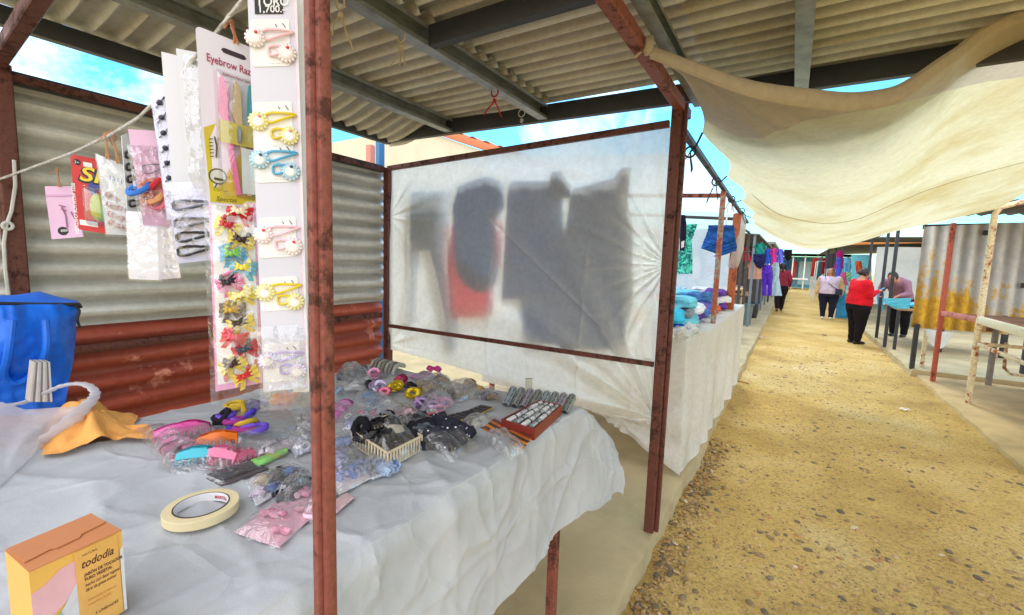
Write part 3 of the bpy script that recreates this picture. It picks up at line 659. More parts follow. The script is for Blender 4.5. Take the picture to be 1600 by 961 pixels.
CARDW = mat('white_card', srgb(226, 226, 236), .5, var=.05, vs=4)
CARDG = mat('grey_card_back', srgb(205, 206, 214), .6, var=.06, vs=4)
LILAC = mat('lilac_card', srgb(206, 206, 236), .5, var=.05, vs=5)
PINKC = mat('pink_card', srgb(232, 190, 222), .5, var=.06, vs=5)
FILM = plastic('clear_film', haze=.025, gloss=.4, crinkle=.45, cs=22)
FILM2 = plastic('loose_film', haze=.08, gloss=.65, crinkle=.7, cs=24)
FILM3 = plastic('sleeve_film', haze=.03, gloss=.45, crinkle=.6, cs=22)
INK = P(40, 38, 44, .6); WHITE = P(238, 238, 240, .45)
class Card:
    """a flat pack hung where the photo shows its four corners; u across 0..1, v down 0..1, w metres towards the viewer"""
    def __init__(s, name, label, cat, TL, TR, BR, BL, d, dr=None, group=None):
        dr = d*(BL[1]-TL[1])/(BR[1]-TR[1]) if dr is None else dr
        k = sin(PITCH)
        s.c = [dep(*TL, d), dep(*TR, dr), dep(*BR, dr*(1+k*(BR[1]-TR[1])/700)), dep(*BL, d*(1+k*(BL[1]-TL[1])/700))]
        s.W = ((s.c[1]-s.c[0]).length+(s.c[2]-s.c[3]).length)/2; s.H = ((s.c[3]-s.c[0]).length+(s.c[2]-s.c[1]).length)/2
        n = (s.c[1]-s.c[0]).cross(s.c[3]-s.c[0]).normalized(); s.n = n if n.dot(CAM-s.c[0]) > 0 else -n
        s.asp = s.H/s.W
        s.root = thing(name, label, cat, s.mp(.5, 0, 0), group)
    def mp(s, u, v, w):
        c = s.c; return c[0]*((1-u)*(1-v))+c[1]*(u*(1-v))+c[2]*(u*v)+c[3]*((1-u)*v)+s.n*w
    def m(s, x, y, w): return s.mp(x/s.W, y/s.H, w)                  # metres across / down
    def sheet(s, name, m, w=0, t=.0012, rnd=.0, u0=0, u1=1, v0=0, v1=1, hole=False, parent=None, label=None, bow=0.):
        mb = MB(); a = rnd/s.W; b = rnd/s.H; poly = []
        if rnd:
            for cx, cy, a0 in ((u1-a, v0+b, -90), (u1-a, v1-b, 0), (u0+a, v1-b, 90), (u0+a, v0+b, 180)):
                for k in range(5):
                    q = R_(a0+k*22.5); poly.append((cx+a*cos(q), cy+b*sin(q)))
        else: poly = [(u0, v0), (u1, v0), (u1, v1), (u0, v1)]
        mb.prism(poly, s.mp, w, w+t); o = mb.build(name, m, parent or s.root, smooth=False)
        if label: o['label'] = label
        return o
    def film(s, u0=-.03, u1=1.03, v0=.0, v1=1.03, h=.012, m=None, nu=14, nv=22, o=0., name='clear_sleeve'):
        mb = MB()
        def fn(a, b):
            u = lerp(u0, u1, a); v = lerp(v0, v1, b)
            e = min(1, 6*min(a, 1-a))*min(1, 8*min(b, 1-b))
            return s.mp(u, v, .002+h*e*(.55+.6*abs(nz((u*2, v*3, o), 1.7, o))+.35*nz((u*5, v*9, o), 1.9)))
        mb.grid(fn, nu, nv); return mb.build(name, m or FILM, s.root)
    def loop(s, top, m, u=.5, r=.0022):
        mb = MB(); a = s.mp(u, .015, .002); b = V(top)
        mb.tube([a, a.lerp(b, .3)+V((.004, 0, 0)), a.lerp(b, .7)-V((.004, 0, 0)), b], r, 5); mb.tube([a+V((.006, .004, 0)), b-V((.002, .003, .002))], r, 5)
        strand(mb, b, 2, .03, r*.8, .015, int(u*100)+3)
        return mb.build('tie', m, s.root)
TIE = P(196, 140, 100, .6)
def snap(mb, mp, x, y, L_, h, ang=0., r=.0018, w=.005):
    """teardrop snap clip outline, bar to the right"""
    ca, sa = cos(ang), sin(ang)
    def q(a, b): return mp(x+a*ca-b*sa, y+a*sa+b*ca, w+.003*sin(pi*a/L_))
    up = [(0, -h*.28), (L_*.06, -h*.45), (L_*.25, -h*.5), (L_*.6, -h*.3), (L_*.95, -h*.06), (L_, 0)]
    pts = up+[(a, -b) for a, b in up[::-1][1:]]
    mb.tube([q(a, b) for a, b in pts], r, 6, closed=True)
    return mb
# 1 pink pouch, far left
c = Card('earring_pouch', 'small pink zip pouch hanging at the far left end of the rope', 'pouch', (70, 291), (112, 291), (131, 370), (81, 374), 1.55, 1.58)
c.sheet('pouch', PINKC, 0, .002)
c.sheet('zip_strip', P(222, 168, 212, .3), .0025, .002, v0=.16, v1=.19)
mb = MB()
for a, b in (((.42, .36), (.62, .40)), ((.5, .40), (.58, .56)), ((.58, .56), (.55, .8)), ((.46, .44), (.62, .47)), ((.78, .5), (.9, .72))): mb.tube([c.mp(*a, .005), c.mp(*b, .005)], .002, 5)
mb.build('earring', P(170, 110, 150, .3), c.root)
mb = MB(); mb.lathe(c.mp(.4, .86, .002), [(0, .0015), (.014, .0015), (.015, 0)], 16, Matrix((( c.n.orthogonal().normalized()), c.n.cross(c.n.orthogonal().normalized()), c.n)).transposed()); mb.build('round_sticker', INK, c.root)
mb = MB(); mb.text('888', c.m, .012, c.W*.33, c.H*.875, .0045); mb.build('sticker_print', WHITE, c.root, smooth=False)
c.loop(on(90, 262, 'Y', c.mp(.5, 0, 0).y), TIE)
# 2 red toy card
RED = P(206, 40, 36, .35); YEL = P(236, 208, 40, .35); BLUE = P(50, 70, 160, .35)
c = Card('toy_card', 'red toy card with yellow letters and a green and yellow toy under clear bubble', 'toy pack', (110, 241), (170, 252), (182, 368), (120, 358), 1.40, 1.44)
c.sheet('backing_card', RED, 0, .002, rnd=.012)
mb = MB(); mb.prism([(.36, .42), (.62, .16), (1, .14), (1, .34), (.7, .38), (.5, .52)], c.mp, .0024, .0032); mb.build('blue_flash', BLUE, c.root, smooth=False)
mb = MB(); mb.text('SK', c.m, .062, c.W*.17, c.H*.32, .0045, .25, .02, sx=1.2); mb.build('title', YEL, c.root, smooth=False)
mb = MB(); mb.text('SK', c.m, .064, c.W*.15, c.H*.335, .0036, .25, .06, sx=1.2); mb.build('title_shadow', INK, c.root, smooth=False)
mb = MB(); mb.text('BEST WITH FOR CHILDREN', lambda a, b, ww: c.m(c.W*.06+b, c.H*.38+a, ww), .013, 0, 0, .0035, 0, .02, dirv=-1); mb.build('side_print', WHITE, c.root, smooth=False)
c.sheet('age_mark', INK, .0022, .001, rnd=.008, u0=.07, u1=.25, v0=.05, v1=.13)
mb = MB(); mb.text('3+', c.m, .012, c.W*.09, c.H*.11, .0038); mb.build('age_print', WHITE, c.root, smooth=False)
c.sheet('white_label', WHITE, .0022, .001, u0=.32, u1=.55, v0=.07, v1=.13); c.sheet('white_label', WHITE, .0022, .001, u0=.10, u1=.55, v0=.86, v1=.93)
mb = MB(); mb.blob(c.mp(.66, .66, .02), (.03, .02, .045), .1); mb.build('toy', P(186, 200, 60, .3), c.root)
mb = MB(); mb.blob(c.mp(.85, .70, .022), (.022, .02, .035), .15); mb.build('toy', P(80, 180, 110, .3), c.root)
mb = MB(); mb.grid(lambda a, b: c.mp(lerp(.28, 1.02, a), lerp(.38, .92, b), .003+.05*(max(0, 1-(2*a-1)**4)*max(0, 1-(2*b-1)**4))**.5), 16, 16); mb.build('clear_bubble', plastic('bubble', haze=.05, gloss=.5, crinkle=.15, cs=12), c.root)
# 3 clear bag of small brown-pink clips
c = Card('clip_bag', 'clear bag of small pale pink clips hanging beside the red toy card', 'clip pack', (150, 240), (203, 262), (204, 368), (166, 366), 1.24, 1.27)
c.sheet('backing_card', mat('milky_card', srgb(224, 226, 230), .5, var=.05), 0, .001)
for i, (x, y) in enumerate(((.3, .48), (.3, .60), (.32, .72), (.3, .84), (.68, .62), (.7, .76), (.68, .88))):
    mb = MB(); snap(mb, c.m, c.W*x-.008, c.H*y, .034, .014, .3, .0018); mb.blob(c.m(c.W*x, c.H*y, .006), (.007, .004, .006), .2)
    mb.build('hair_clip', P(206, 176, 178, .3), c.root)
c.film(h=.02, m=FILM3, o=2.); c.loop(on(166, 206, 'Y', c.mp(.3, 0, 0).y), TIE, .3); c.loop(on(176, 203, 'Y', c.mp(.5, 0, 0).y), TIE, .62)
mb = MB()
for k in range(5): mb.text('I I', c.m, .016, c.W*(.35+.12*k), c.H*.27, .003)
mb.build('print', P(90, 120, 200, .5), c.root, smooth=False)
# 4 narrow card of dark snap clips seen edge on, long white card below
c = Card('snap_clip_card', 'narrow white card of small black snap clips between the clear bag and the pink pack', 'clip card', (189, 212), (207, 205), (222, 350), (200, 352), 1.14, 1.17)
c.sheet('backing_card', CARDW, 0, .0015)
for k in range(6):
    mb = MB(); snap(mb, c.m, .004, c.H*(.22+.135*k), .034, .016, 0, .0028); mb.build('snap_clip', INK, c.root)
c = Card('long_white_card', 'long blank white card in a sleeve hanging lowest under the pink pack', 'card', (198, 330), (247, 332), (251, 438), (202, 436), 1.12, 1.12)
c.sheet('backing_card', CARDW, 0, .0015, rnd=.006)
mb = MB(); mb.text('------------', c.m, .006, c.W*.3, c.H*.965, .003); mb.build('print', INK, c.root, smooth=False); c.film(h=.004, o=7., u1=1.06)
c = Card('clear_strip', 'clear strip pack with faint printing, right of the long blank white card', 'strip pack', (246, 345), (270, 347), (283, 434), (250, 437), 1.09, 1.06)
c.sheet('backing_card', mat('pale_card', srgb(214, 208, 212), .5, var=.08), 0, .001); c.film(h=.008, o=3.)
mb = MB()
for k in range(4): mb.text('= =', c.m, .02, c.W*.35, c.H*(.3+.18*k), .003)
mb.build('print', P(150, 146, 160, .6), c.root, smooth=False)
# 6 pink header pack of bright bands
c = Card('hair_band_pack', 'pink header pack of orange and red hair bands in crinkled film', 'band pack', (200, 202), (246, 205), (272, 354), (224, 352), 1.02, 1.05)
c.sheet('backing_card', PINKC, 0, .0015)
for (x, y, cc, s) in ((.52, .62, (226, 130, 90), .02), (.7, .58, (210, 60, 70), .018), (.45, .70, (236, 170, 120), .02), (.62, .72, (230, 120, 140), .022), (.72, .66, (226, 110, 60), .016), (.05, .62, (70, 130, 220), .022)):
    mb = MB(); mb.torus(c.mp(x, y, .012), s, .006, Matrix.Rotation(random.uniform(.6, 1.6), 3, 'X') @ Matrix.Rotation(random.uniform(0, 3), 3, 'Y'), 16, 6, .12); mb.build('hair_band', cloth(*cc), c.root)
mb = MB(); snap(mb, c.m, c.W*.3, c.H*.42, .05, .02, -.3, .0015); mb.build('wire_clip', P(90, 70, 90, .3), c.root)
c.film(u0=-.12, u1=1.04, v0=.16, v1=1.02, h=.03, m=plastic('pink_film', tint=(1, .93, .97), haze=.08, gloss=.65, crinkle=.9, cs=30), nu=22, nv=40, o=5.)
# 7 lilac card of big snap clips, plus a narrow one above
c = Card('small_clip_strip', 'narrow lilac strip of tiny dark clips left of the grey card backs', 'clip strip', (236, 150), (258, 128), (284, 336), (262, 345), .98, .97)
c.sheet('backing_card', LILAC, 0, .0015); c.film(h=.006, o=8.)
for k in range(7):
    mb = MB(); mb.blob(c.mp(.62, .12+.115*k, .006), (.008, .005, .006), .2); mb.tube([c.mp(.3, .13+.115*k, .004), c.mp(.95, .11+.115*k, .004)], .002, 5); mb.build('tiny_clip', P(44, 40, 70, .3), c.root)
c = Card('big_snap_clip_card', 'lilac card with four big black patterned snap clips below the grey card backs', 'clip card', (262, 288), (332, 286), (334, 406), (277, 412), .93, .93)
c.sheet('backing_card', LILAC, 0, .0015)
for k, (col_, y) in enumerate((((90, 92, 110), .28), ((110, 112, 124), .50), ((34, 34, 40), .68), ((34, 34, 40), .86))):
    mb = MB(); snap(mb, c.m, c.W*.12, c.H*y, c.W*.95, .018, -.05, .0032, .006); mb.build('snap_clip', mat('clip_%d' % k, srgb(*col_), .25, var=.6, vs=120), c.root)
c.film(v0=-.02, h=.012, o=11., m=FILM3)
# 8 backs of two grey cards
c = Card('grey_card_pack', 'plain grey card back without film, left of the two beside the eyebrow razor pack', 'card pack', (253, 81), (281, 88), (300, 306), (271, 303), .93, .92, 'grey card backs')
c.sheet('backing_card', CARDG, 0, .0016)
c = Card('grey_card_pack', 'grey card back with loose shiny film on its right, touching the eyebrow razor pack', 'card pack', (276, 76), (318, 84), (326, 300), (296, 296), .905, .90, 'grey card backs')
c.sheet('backing_card', CARDG, 0, .0016); c.film(u0=.25, u1=1.1, v0=.03, h=.02, o=13., m=FILM3)
# 9 eyebrow razors
EYP = mat('razor_card', srgb(222, 218, 230), .45, var=.03); GOLD = P(206, 186, 30, .45); MAG = P(168, 30, 76, .5)
c = Card('eyebrow_razor_pack', 'eyebrow razor blister card with pink, beige and teal razors and a yellow lower half', 'razor pack', (305, 40), (400, 78), (404, 326), (324, 319), .80, .86)
c.sheet('backing_card', EYP, 0, .0018, rnd=.008)
mb = MB(); mb.prism([(.02, .56), (.35, .50), (.36, .5), (.98, .5), (.98, .985), (.06, .985)], c.mp, .002, .0026); mb.build('yellow_panel', GOLD, c.root, smooth=False)
mb = MB(); mb.text('Eyebrow Razor', c.m, .0195, c.W*.14, c.H*.175, .0036, 0, .012, sx=.66); mb.build('title', MAG, c.root, smooth=False)
mb = MB(); mb.text('Eyebrow Razor 3pcs', c.m, .0075, c.W*.4, c.H*.225, .0036, sx=.7); mb.build('subtitle', MAG, c.root, smooth=False)
c.sheet('hang_hole', P(60, 44, 56, .8), .0019, .0008, rnd=.006, u0=.40, u1=.82, v0=.065, v1=.095)
def razor(x0, y0, x1, y1, m_):
    mb = MB(); mb.prism([(x0-.07, y0+.2), (x0-.03, y0+.015), (x0+.02, y0), (x0+.09, y0+.04), (x0+.10, y0+.24), (x1+.06, y1), (x1-.03, y1), (x0+.0, y0+.27)], c.mp, .004, .014); mb.build('razor', m_, c.root, smooth=False)
razor(.36, .24, .58, .93, P(240, 116, 170, .3)); razor(.60, .25, .78, .93, P(214, 190, 140, .3)); razor(.86, .24, .98, .93, P(50, 170, 180, .3))
c.sheet('yellow_band', P(206, 190, 60, .4), .0155, .0012, u0=.28, u1=1.0, v0=.50, v1=.63)
mb = MB(); mb.blob(c.mp(.62, .57, .017), (.012, .003, .016), .2); mb.build('face_print', P(120, 124, 130, .6), c.root)
c.sheet('white_flash', P(226, 236, 240, .3), .0146, .001, u0=.66, u1=.98, v0=.64, v1=.92)
mb = MB(); mb.lathe(c.mp(.22, .83, .0028), [(0, .001), (.0135, .001)], 20, Matrix((c.n.orthogonal().normalized(), c.n.cross(c.n.orthogonal().normalized()), c.n)).transposed()); mb.build('round_picture', P(206, 206, 200, .5), c.root, smooth=False)
mb = MB(); mb.torus(c.mp(.22, .83, .004), .0135, .0012, Matrix((c.n.orthogonal().normalized(), c.n.cross(c.n.orthogonal().normalized()), c.n)).transposed()); mb.tube([c.mp(.15, .845, .005), c.mp(.33, .85, .005)], .0022, 5); mb.tube([c.mp(.2, .87, .004), c.mp(.15, .9, .004)], .001, 5)
mb.text('Spectat', c.m, .012, c.W*.16, c.H*.975, .0036, .3); mb.text('- --- --', c.m, .007, c.W*.12, c.H*.905, .0036); mb.text('= == ==', c.m, .007, c.W*.12, c.H*.92, .0036)
mb.tube([c.mp(.2, .6, .004), c.mp(.23, .65, .004), c.mp(.21, .72, .004)], .0014, 5)
for k in range(6): mb.tube([c.mp(.10, .62+.02*k, .004), c.mp(.17, .615+.02*k, .004)], .0007, 4)
mb.build('small_print', P(80, 78, 24, .6), c.root, smooth=False)
mb = MB(); mb.grid(lambda a, b: c.mp(lerp(.24, 1.0, a), lerp(.2, .95, b), .003+.020*(max(0, 1-(2*a-1)**6)*max(0, 1-(2*b-1)**8))**.5), 14, 26); mb.build('blister', plastic('blister_film', haze=.02, gloss=.45, crinkle=.25, cs=18), c.root)
c.loop(on(363, 32, 'Y', c.mp(.6, .05, 0).y), P(190, 120, 80, .5), .62)
# 10 strip of children's clips (plain bows and buds stand in)
c = Card('clip_strip', 'pink edged strip of colourful children\'s hair clips under the eyebrow razor pack', 'clip strip', (326, 314), (400, 318), (410, 598), (337, 612), .86, .88)
c.sheet('backing_card', P(232, 160, 206, .4), 0, .001); c.sheet('white_panel', WHITE, .0012, .001, u0=.06, u1=.955, v0=.01, v1=.965)
KC = [((214, 40, 50), (240, 220, 190)), ((236, 220, 70), (190, 40, 50)), ((236, 214, 60), (60, 40, 36)), ((60, 170, 214), (130, 200, 80)), ((70, 190, 220), (240, 220, 80)), ((236, 110, 170), (50, 40, 44)), ((240, 220, 70), (250, 236, 160)), ((96, 76, 50), (200, 160, 60)), ((236, 210, 60), (70, 50, 40)), ((220, 50, 60), (236, 90, 110)), ((210, 30, 60), (60, 70, 80)), ((238, 214, 70), (70, 34, 30)), ((242, 216, 60), (200, 40, 44))]
rn = random.Random(5)
for k, (a, b) in enumerate(KC):
    y = .05+.074*k; x = .55+.16*(-1)**k*rn.uniform(.3, 1)
    mb = MB(); mb.m = 0; tl_ = rn.uniform(-.4, .4)
    def bq(a, b, ww): return c.m(c.W*x+a*cos(tl_)-b*sin(tl_), c.H*y+a*sin(tl_)+b*cos(tl_), ww)
    for j in (-1, 1):
        mb.grid(lambda a, b: bq(j*.024*a, (.004+.012*a**.8*(1-.25*a))*(2*b-1)+.002*sin(a*9)*(2*b-1), .006+.008*sin(pi*min(1, a+.1))+.002*sin(b*14)), 7, 8)
        mb.grid(lambda a, b: bq(j*(.004+.012*a)+.005*(2*b-1), .004+.022*a, .005+.003*sin(a*5)), 5, 4)
    mb.m = 1
    for j in (-1, 1): mb.grid(lambda a, b: bq(j*.015*a, -.003+(.003+.007*a)*(2*b-1), .012+.007*sin(pi*min(1, a+.1))), 5, 6)
    mb.blob(bq(0, 0, .016), (.0055, .0045, .0055), .1, sub=2); mb.blob(bq(.010*(-1)**k, -.013, .008), (.006, .004, .0065), .2, sub=2)
    mb.build('bow_clip', [P(*a, .3), P(*b, .3)], c.root)
for k in range(6):
    mb = MB(); mb.tube([c.mp(.2, .09+.15*k, .005), c.mp(.5, .06+.15*k, .006)], .0035, 6); mb.build('clip_bar', P(*[(236, 226, 150), (60, 160, 210), (236, 120, 170), (110, 84, 60), (230, 60, 110), (236, 226, 150)][k], .3), c.root)
mb = MB(); mb.blob(c.mp(.22, .93, .003), (.010, .002, .010), .1); mb.blob(c.mp(.88, .88, .003), (.007, .002, .009), .1); mb.build('printed_mark', P(214, 120, 120, .5), c.root)
c.film(u0=-.1, u1=1.1, v0=-.01, v1=1.07, h=.022, o=17., m=FILM3, nu=18, nv=44)
# 11 tall strip with carded clips, 12 white back card behind
c = Card('white_back_card', 'tall plain white card behind the right edge of the clip strip at the near post', 'card', (455, -40), (474, -40), (483, 612), (458, 612), .79, .80)
c.sheet('backing_card', mat('bright_white_card', srgb(236, 236, 238), .5, var=.03), 0, .002)
STRIPC = mat('strip_card', srgb(214, 214, 230), .45, var=.04, vs=5)
c = Card('tall_clip_strip', 'tall white strip of carded character hair clips hanging against the near post', 'clip strip', (386, -30), (462, -30), (482, 606), (412, 612), .745, .765)
c.sheet('backing_card', STRIPC, 0, .0015)
c.sheet('pink_edge', P(236, 206, 226, .4), .0016, .0008, u0=.925, u1=.95); c.sheet('side_fold', P(228, 224, 236, .4), .0016, .0022, u0=.955, u1=1.02)
c.sheet('black_label', INK, .0018, .001, u0=.14, u1=.72, v0=.0, v1=.076)
mb = MB(); mb.text('TORO', c.m, .020, c.W*.17, c.H*.058, .0034, 0, .02, sx=.9); mb.text('1,700.-', c.m, .0155, c.W*.2, c.H*.073, .0034, 0, .015); mb.build('label_print', WHITE, c.root, smooth=False)
def carded(v0, v1, col_, acc, v):
    c.sheet('small_card', WHITE, .0018, .0012, rnd=.005, u0=.04, u1=.84, v0=v0, v1=v1, label='small card holding a pair of %s clips' % v)
    for k in range(2):
        y = lerp(v0, v1, .36+.33*k)*c.H; x = .024 if k == 0 else .034
        mb = MB(); snap(mb, c.m, x-.004, y, .050 if k == 0 else .036, .016, -.10+.05*k, .0022, .0055); o = mb.build('snap_clip', P(*col_, .3), c.root)
        xx = .010 if k == 0 else .058; yy = y+(.004 if k == 0 else .004)
        mb = MB(); mb.m = 0
        fr = Matrix((c.n.orthogonal().normalized(), c.n.cross(c.n.orthogonal().normalized()), c.n)).transposed()
        mb.lathe(c.m(xx, yy, .004), [(0, .0075), (.010, .0075), (.0125, .005), (.0125, 0)], 22, fr)
        for j in range(14):
            q = fr @ V((cos(j*.4488)*.0135, sin(j*.4488)*.0135, .003)); mb.blob(c.m(xx, yy, .004)+q, (.0032, .0032, .0032), 0, sub=1)
        mb.m = 1; mb.blob(c.m(xx+.002, yy-.007, .0115), (.005, .002, .0028), .1); mb.m = 2; mb.lathe(c.m(xx, yy+.001, .004), [(0, .0086), (.0075, .0082)], 16, fr)
        mb.build('round_ornament', [P(*[min(255, int(q*.35+255*.62)) for q in col_], .35), P(*acc, .35), P(244, 240, 238, .4)], o)
    mb = MB(); mb.text('...... ......', c.m, .006, c.W*.4, c.H*(v1-.006), .0034); mb.tube([c.m(c.W*.55, c.H*(v0+.012), .0034), c.m(c.W*.58, c.H*(v0+.018), .0034)], .0008, 4); mb.tube([c.m(c.W*.70, c.H*(v0+.010), .0034), c.m(c.W*.76, c.H*(v0+.02), .0034)], .0008, 4); mb.build('print', P(96, 96, 110, .5), c.root)
for q in ((.088, .196, (240, 200, 206), (216, 40, 48), 'pink'), (.278, .39, (226, 200, 40), (240, 140, 120), 'yellow'), (.375, .47, (80, 170, 214), (50, 60, 90), 'blue'), (.555, .655, (240, 200, 216), (216, 50, 50), 'pale pink'), (.705, .79, (226, 200, 40), (240, 190, 170), 'yellow'), (.875, .975, (186, 166, 224), (230, 190, 226), 'lilac')): carded(*q)
c.film(u0=-.08, u1=1.03, v0=.83, v1=1.05, h=.015, o=19., m=FILM2)
# ------------------------------------------------------------------ goods laid out on the table
def zt(x, y):                     # height of the cloth near a point of the table
    return TZ+.012
def tl(px, dz=0.): p = T(px[0], px[1], TZ+.012); p.z += dz; return p
def quad_map(q):
    c = [tl(p) for p in q]
    def mp(u, v, w): return c[0]*((1-u)*(1-v))+c[1]*(u*(1-v))+c[2]*(u*v)+c[3]*((1-u)*v)+V((0, 0, w))
    return mp
def bag_film(parent, mp, h=.03, o=0., m=None, nu=26, nv=22, name='clear_bag', e0=.0, hf=None):
    mb = MB()
    def fn(a, b):
        e = (max(0, 1-abs(2*a-1)**3.2)*max(0, 1-abs(2*b-1)**3.2))**.6
        j = .03*nz((a*3, b*3, o), 2, o)
        hh = h*(hf(a, b) if hf else 1)
        return mp(a+j*(1-e)*1.6, b+.03*nz((a*3, b*3, o+4), 2)*(1-e)*1.6, .002+hh*e*(.78+.30*fbm((a*2.4, b*2.4, o), 1.1, o))+.005*abs(nz((a*5, b*5, o), 1.4))*(.3+e))
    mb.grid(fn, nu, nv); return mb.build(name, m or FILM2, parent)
def pack(name, label, cat, q, group=None):
    mp = quad_map(q); c = mp(.5, .5, 0); return thing(name, label, cat, c, group), mp
def tie(mb, mp, u, v, r=.016, t=.005, h=.008, tilt=None, z=.1):
    Mx = Matrix.Rotation(random.uniform(0, 6), 3, 'Z') @ Matrix.Rotation(random.uniform(0, .9) if tilt is None else tilt, 3, 'X')
    mb.torus(mp(u, v, h), r, t, Mx, 18, 7, z); return mb
def claw(mb, mp, u, v, L_=.05, h=.022, ang=0., teeth=7):
    c = mp(u, v, 0); Mx = Matrix.Rotation(ang, 3, 'Z')
    f = lambda x, y, z: c+Mx @ V((x, y, z))
    for s in (-1, 1):
        bow = lambda x: h*(.75+.45*cos(x/L_*2.6))
        mb.grid(lambda a, b: f((a-.5)*L_, s*(.004+.010*b+.004*sin(a*pi)), bow((a-.5)*L_)*(1-.45*b)), 12, 3)
        mb.grid(lambda a, b: f((a-.5)*L_, s*(.007+.010*b+.004*sin(a*pi)), bow((a-.5)*L_)*(1-.45*b)+.002), 12, 3)
        for k in range(teeth):
            x = (k/(teeth-1)-.5)*L_*.94; t0 = bow(x)*.58
            mb.tube([f(x, s*.015, t0), f(x, s*.020, t0*.6), f(x*1.03, s*.017, t0*.25), f(x*1.03, s*.006, .001)], [.0036, .0032, .0026, .0014], 6)
    mb.tube([f(-L_*.2, 0, h*1.05), f(L_*.2, 0, h*1.05)], .005, 7)
    return mb
# soap box -------------------------------------------------------------
tz = 1.05+.013+.125
BT = [on(x, y, 'Z', tz) for x, y in ((7.5, 861), (143, 804), (190, 829), (45, 895))]
bw = (BT[2]-BT[3]).length
def bmp(u, v, w):            # front face: u left-right, v down from the top (metres), w outwards
    ex = (BT[2]-BT[3]).normalized(); nn = V((ex.y, -ex.x, 0)); return BT[3]+ex*u-V((0, 0, v))+nn*w
bx = thing('soap_box', 'orange and yellow soap carton with pastel front standing at the near table corner', 'box', (BT[0]+BT[2])/2-V((0, 0, .125)))
ORG = mat('orange_card', srgb(236, 160, 62), .5, var=.05, vs=6); KRAFT = mat('brown_card', srgb(200, 130, 82), .55, var=.06, vs=5)
mb = MB(); bot = [p-V((0, 0, .124)) for p in BT]
mb.add(BT+bot, [(0, 3, 7, 4), (3, 2, 6, 7), (2, 1, 5, 6), (1, 0, 4, 5), (4, 7, 6, 5), (0, 1, 2, 3)]); mb.build('carton', mat('yellow_card', srgb(238, 184, 88), .5, var=.05, vs=6), bx, smooth=False)
def topm(u, v, w): return BT[0]*((1-u)*(1-v))+BT[1]*(u*(1-v))+BT[2]*(u*v)+BT[3]*((1-u)*v)+V((0, 0, w))
mb = MB(); mb.prism([(0, 0), (1, 0), (1, 1), (0, 1)], topm, .0004, .0012); mb.build('lid', KRAFT, bx, smooth=False)
mb = MB(); mb.prism([(.01, .02), (.99, .02), (.97, .55), (.66, .60), (.62, .68), (.36, .70), (.32, .64), (.03, .70)], topm, .0018, .0034); mb.build('tuck_flap', KRAFT, bx, smooth=False)
def face(name, poly, m_, w=.0004, t=.0004):
    mb = MB(); mb.prism([(u*bw, v) for u, v in poly], bmp, w, w+t); mb.build(name, m_, bx, smooth=False)
face('pink_area', [(.0, .030), (.13, .026), (.3, .014), (.46, .012), (.46, .05), (.3, .066), (.1, .078), (0, .082)], P(234, 180, 186, .5))
face('pale_area', [(.46, .043), (.46, .124), (.0, .124), (.0, .1), (.16, .085), (.3, .07)], P(216, 214, 220, .5), .0009)
face('green_area', [(.12, .093), (.27, .072), (.30, .09), (.3, .124), (.12, .124)], P(140, 194, 160, .5), .0014)
face('orange_area', [(.44, .0005), (.93, .0005), (.95, .124), (.46, .124)], P(232, 176, 92, .5), .0019)
face('white_edge', [(.955, .028), (1, .022), (1, .124), (.965, .124)], P(226, 226, 226, .5), .0009)
mb = MB(); D = P(84, 30, 34, .5); q = lambda u, v, w: bmp(u, v, w)
mb.text('tododia', q, .0165, bw*.50, .0275, .0026, .28, .012, sx=.72); mb.text('NATURA', q, .0042, bw*.52, .0105, .0026)
mb.text('JABÓN DE TOCADOR', q, .0062, bw*.53, .0405, .0026, 0, .03, sx=.72); mb.text('PURO VEGETAL', q, .0062, bw*.53, .0475, .0026, 0, .03, sx=.72)
mb.text('hecho con base vegetal', q, .0066, bw*.53, .056, .0026, .35, .01, sx=.64); mb.text('libre de grasa animal', q, .0066, bw*.53, .0635, .0026, .35, .01, sx=.64); mb.build('front_lettering', D, bx, smooth=False)
mb = MB(); mb.text('hidratación y textura', q, .0055, bw*.55, .079, .0026, 0, 0, sx=.7); mb.text('cremosa a la piel', q, .0055, bw*.55, .086, .0026, 0, 0, sx=.7); mb.build('small_lettering', P(200, 120, 60, .5), bx, smooth=False)
mb = MB(); mb.text('5 UNIDADES', q, .006, bw*.62, .104, .0026, 0, .01, sx=.8); mb.build('count_lettering', D, bx, smooth=False)
# masking tape ----------------------------------------------------------
tc_ = T(315, 790, TZ+.03)
tp = thing('masking_tape', 'cream roll of masking tape lying flat on the near part of the cloth', 'tape', (tc_.x, tc_.y, TZ+.014))
Ro = (T(372, 795, TZ+.024)-T(258, 803, TZ+.024)).length/2; Ri = Ro*.72; tc_ = V((tp.location.x, tp.location.y, TZ+.014))
mb = MB(); mb.lathe(tc_, [(Ri+.0015, 0), (Ro-.001, 0), (Ro, .001), (Ro, .017), (Ro-.001, .018), (Ri+.0015, .018)], 64); mb.build('tape', mat('crepe_paper', srgb(226, 210, 168), .7, var=.05, bump=.1, bs=300), tp)
mb = MB(); mb.lathe(tc_, [(Ri+.0015, .0175), (Ri+.0015, .019), (Ri-.001, .019)], 64); mb.build('core_edge', P(60, 46, 40, .8), tp)
mb = MB(); mb.lathe(tc_, [(Ri-.001, .019), (Ri-.001, .0)], 64); mb.build('core', P(230, 228, 232, .6), tp)
mb = MB()
def corem(u, v, w): a = R_(58)+YAW*0-u/Ri; return tc_+V((cos(a+1.2)*(Ri-.0018-w*.2), sin(a+1.2)*(Ri-.0018-w*.2), .0148-v))
mb.text('MARTISA', corem, .0105, .0, .0095, 0, 0, .02, sx=.8); mb.build('core_print', P(190, 60, 70, .5), tp, smooth=False)
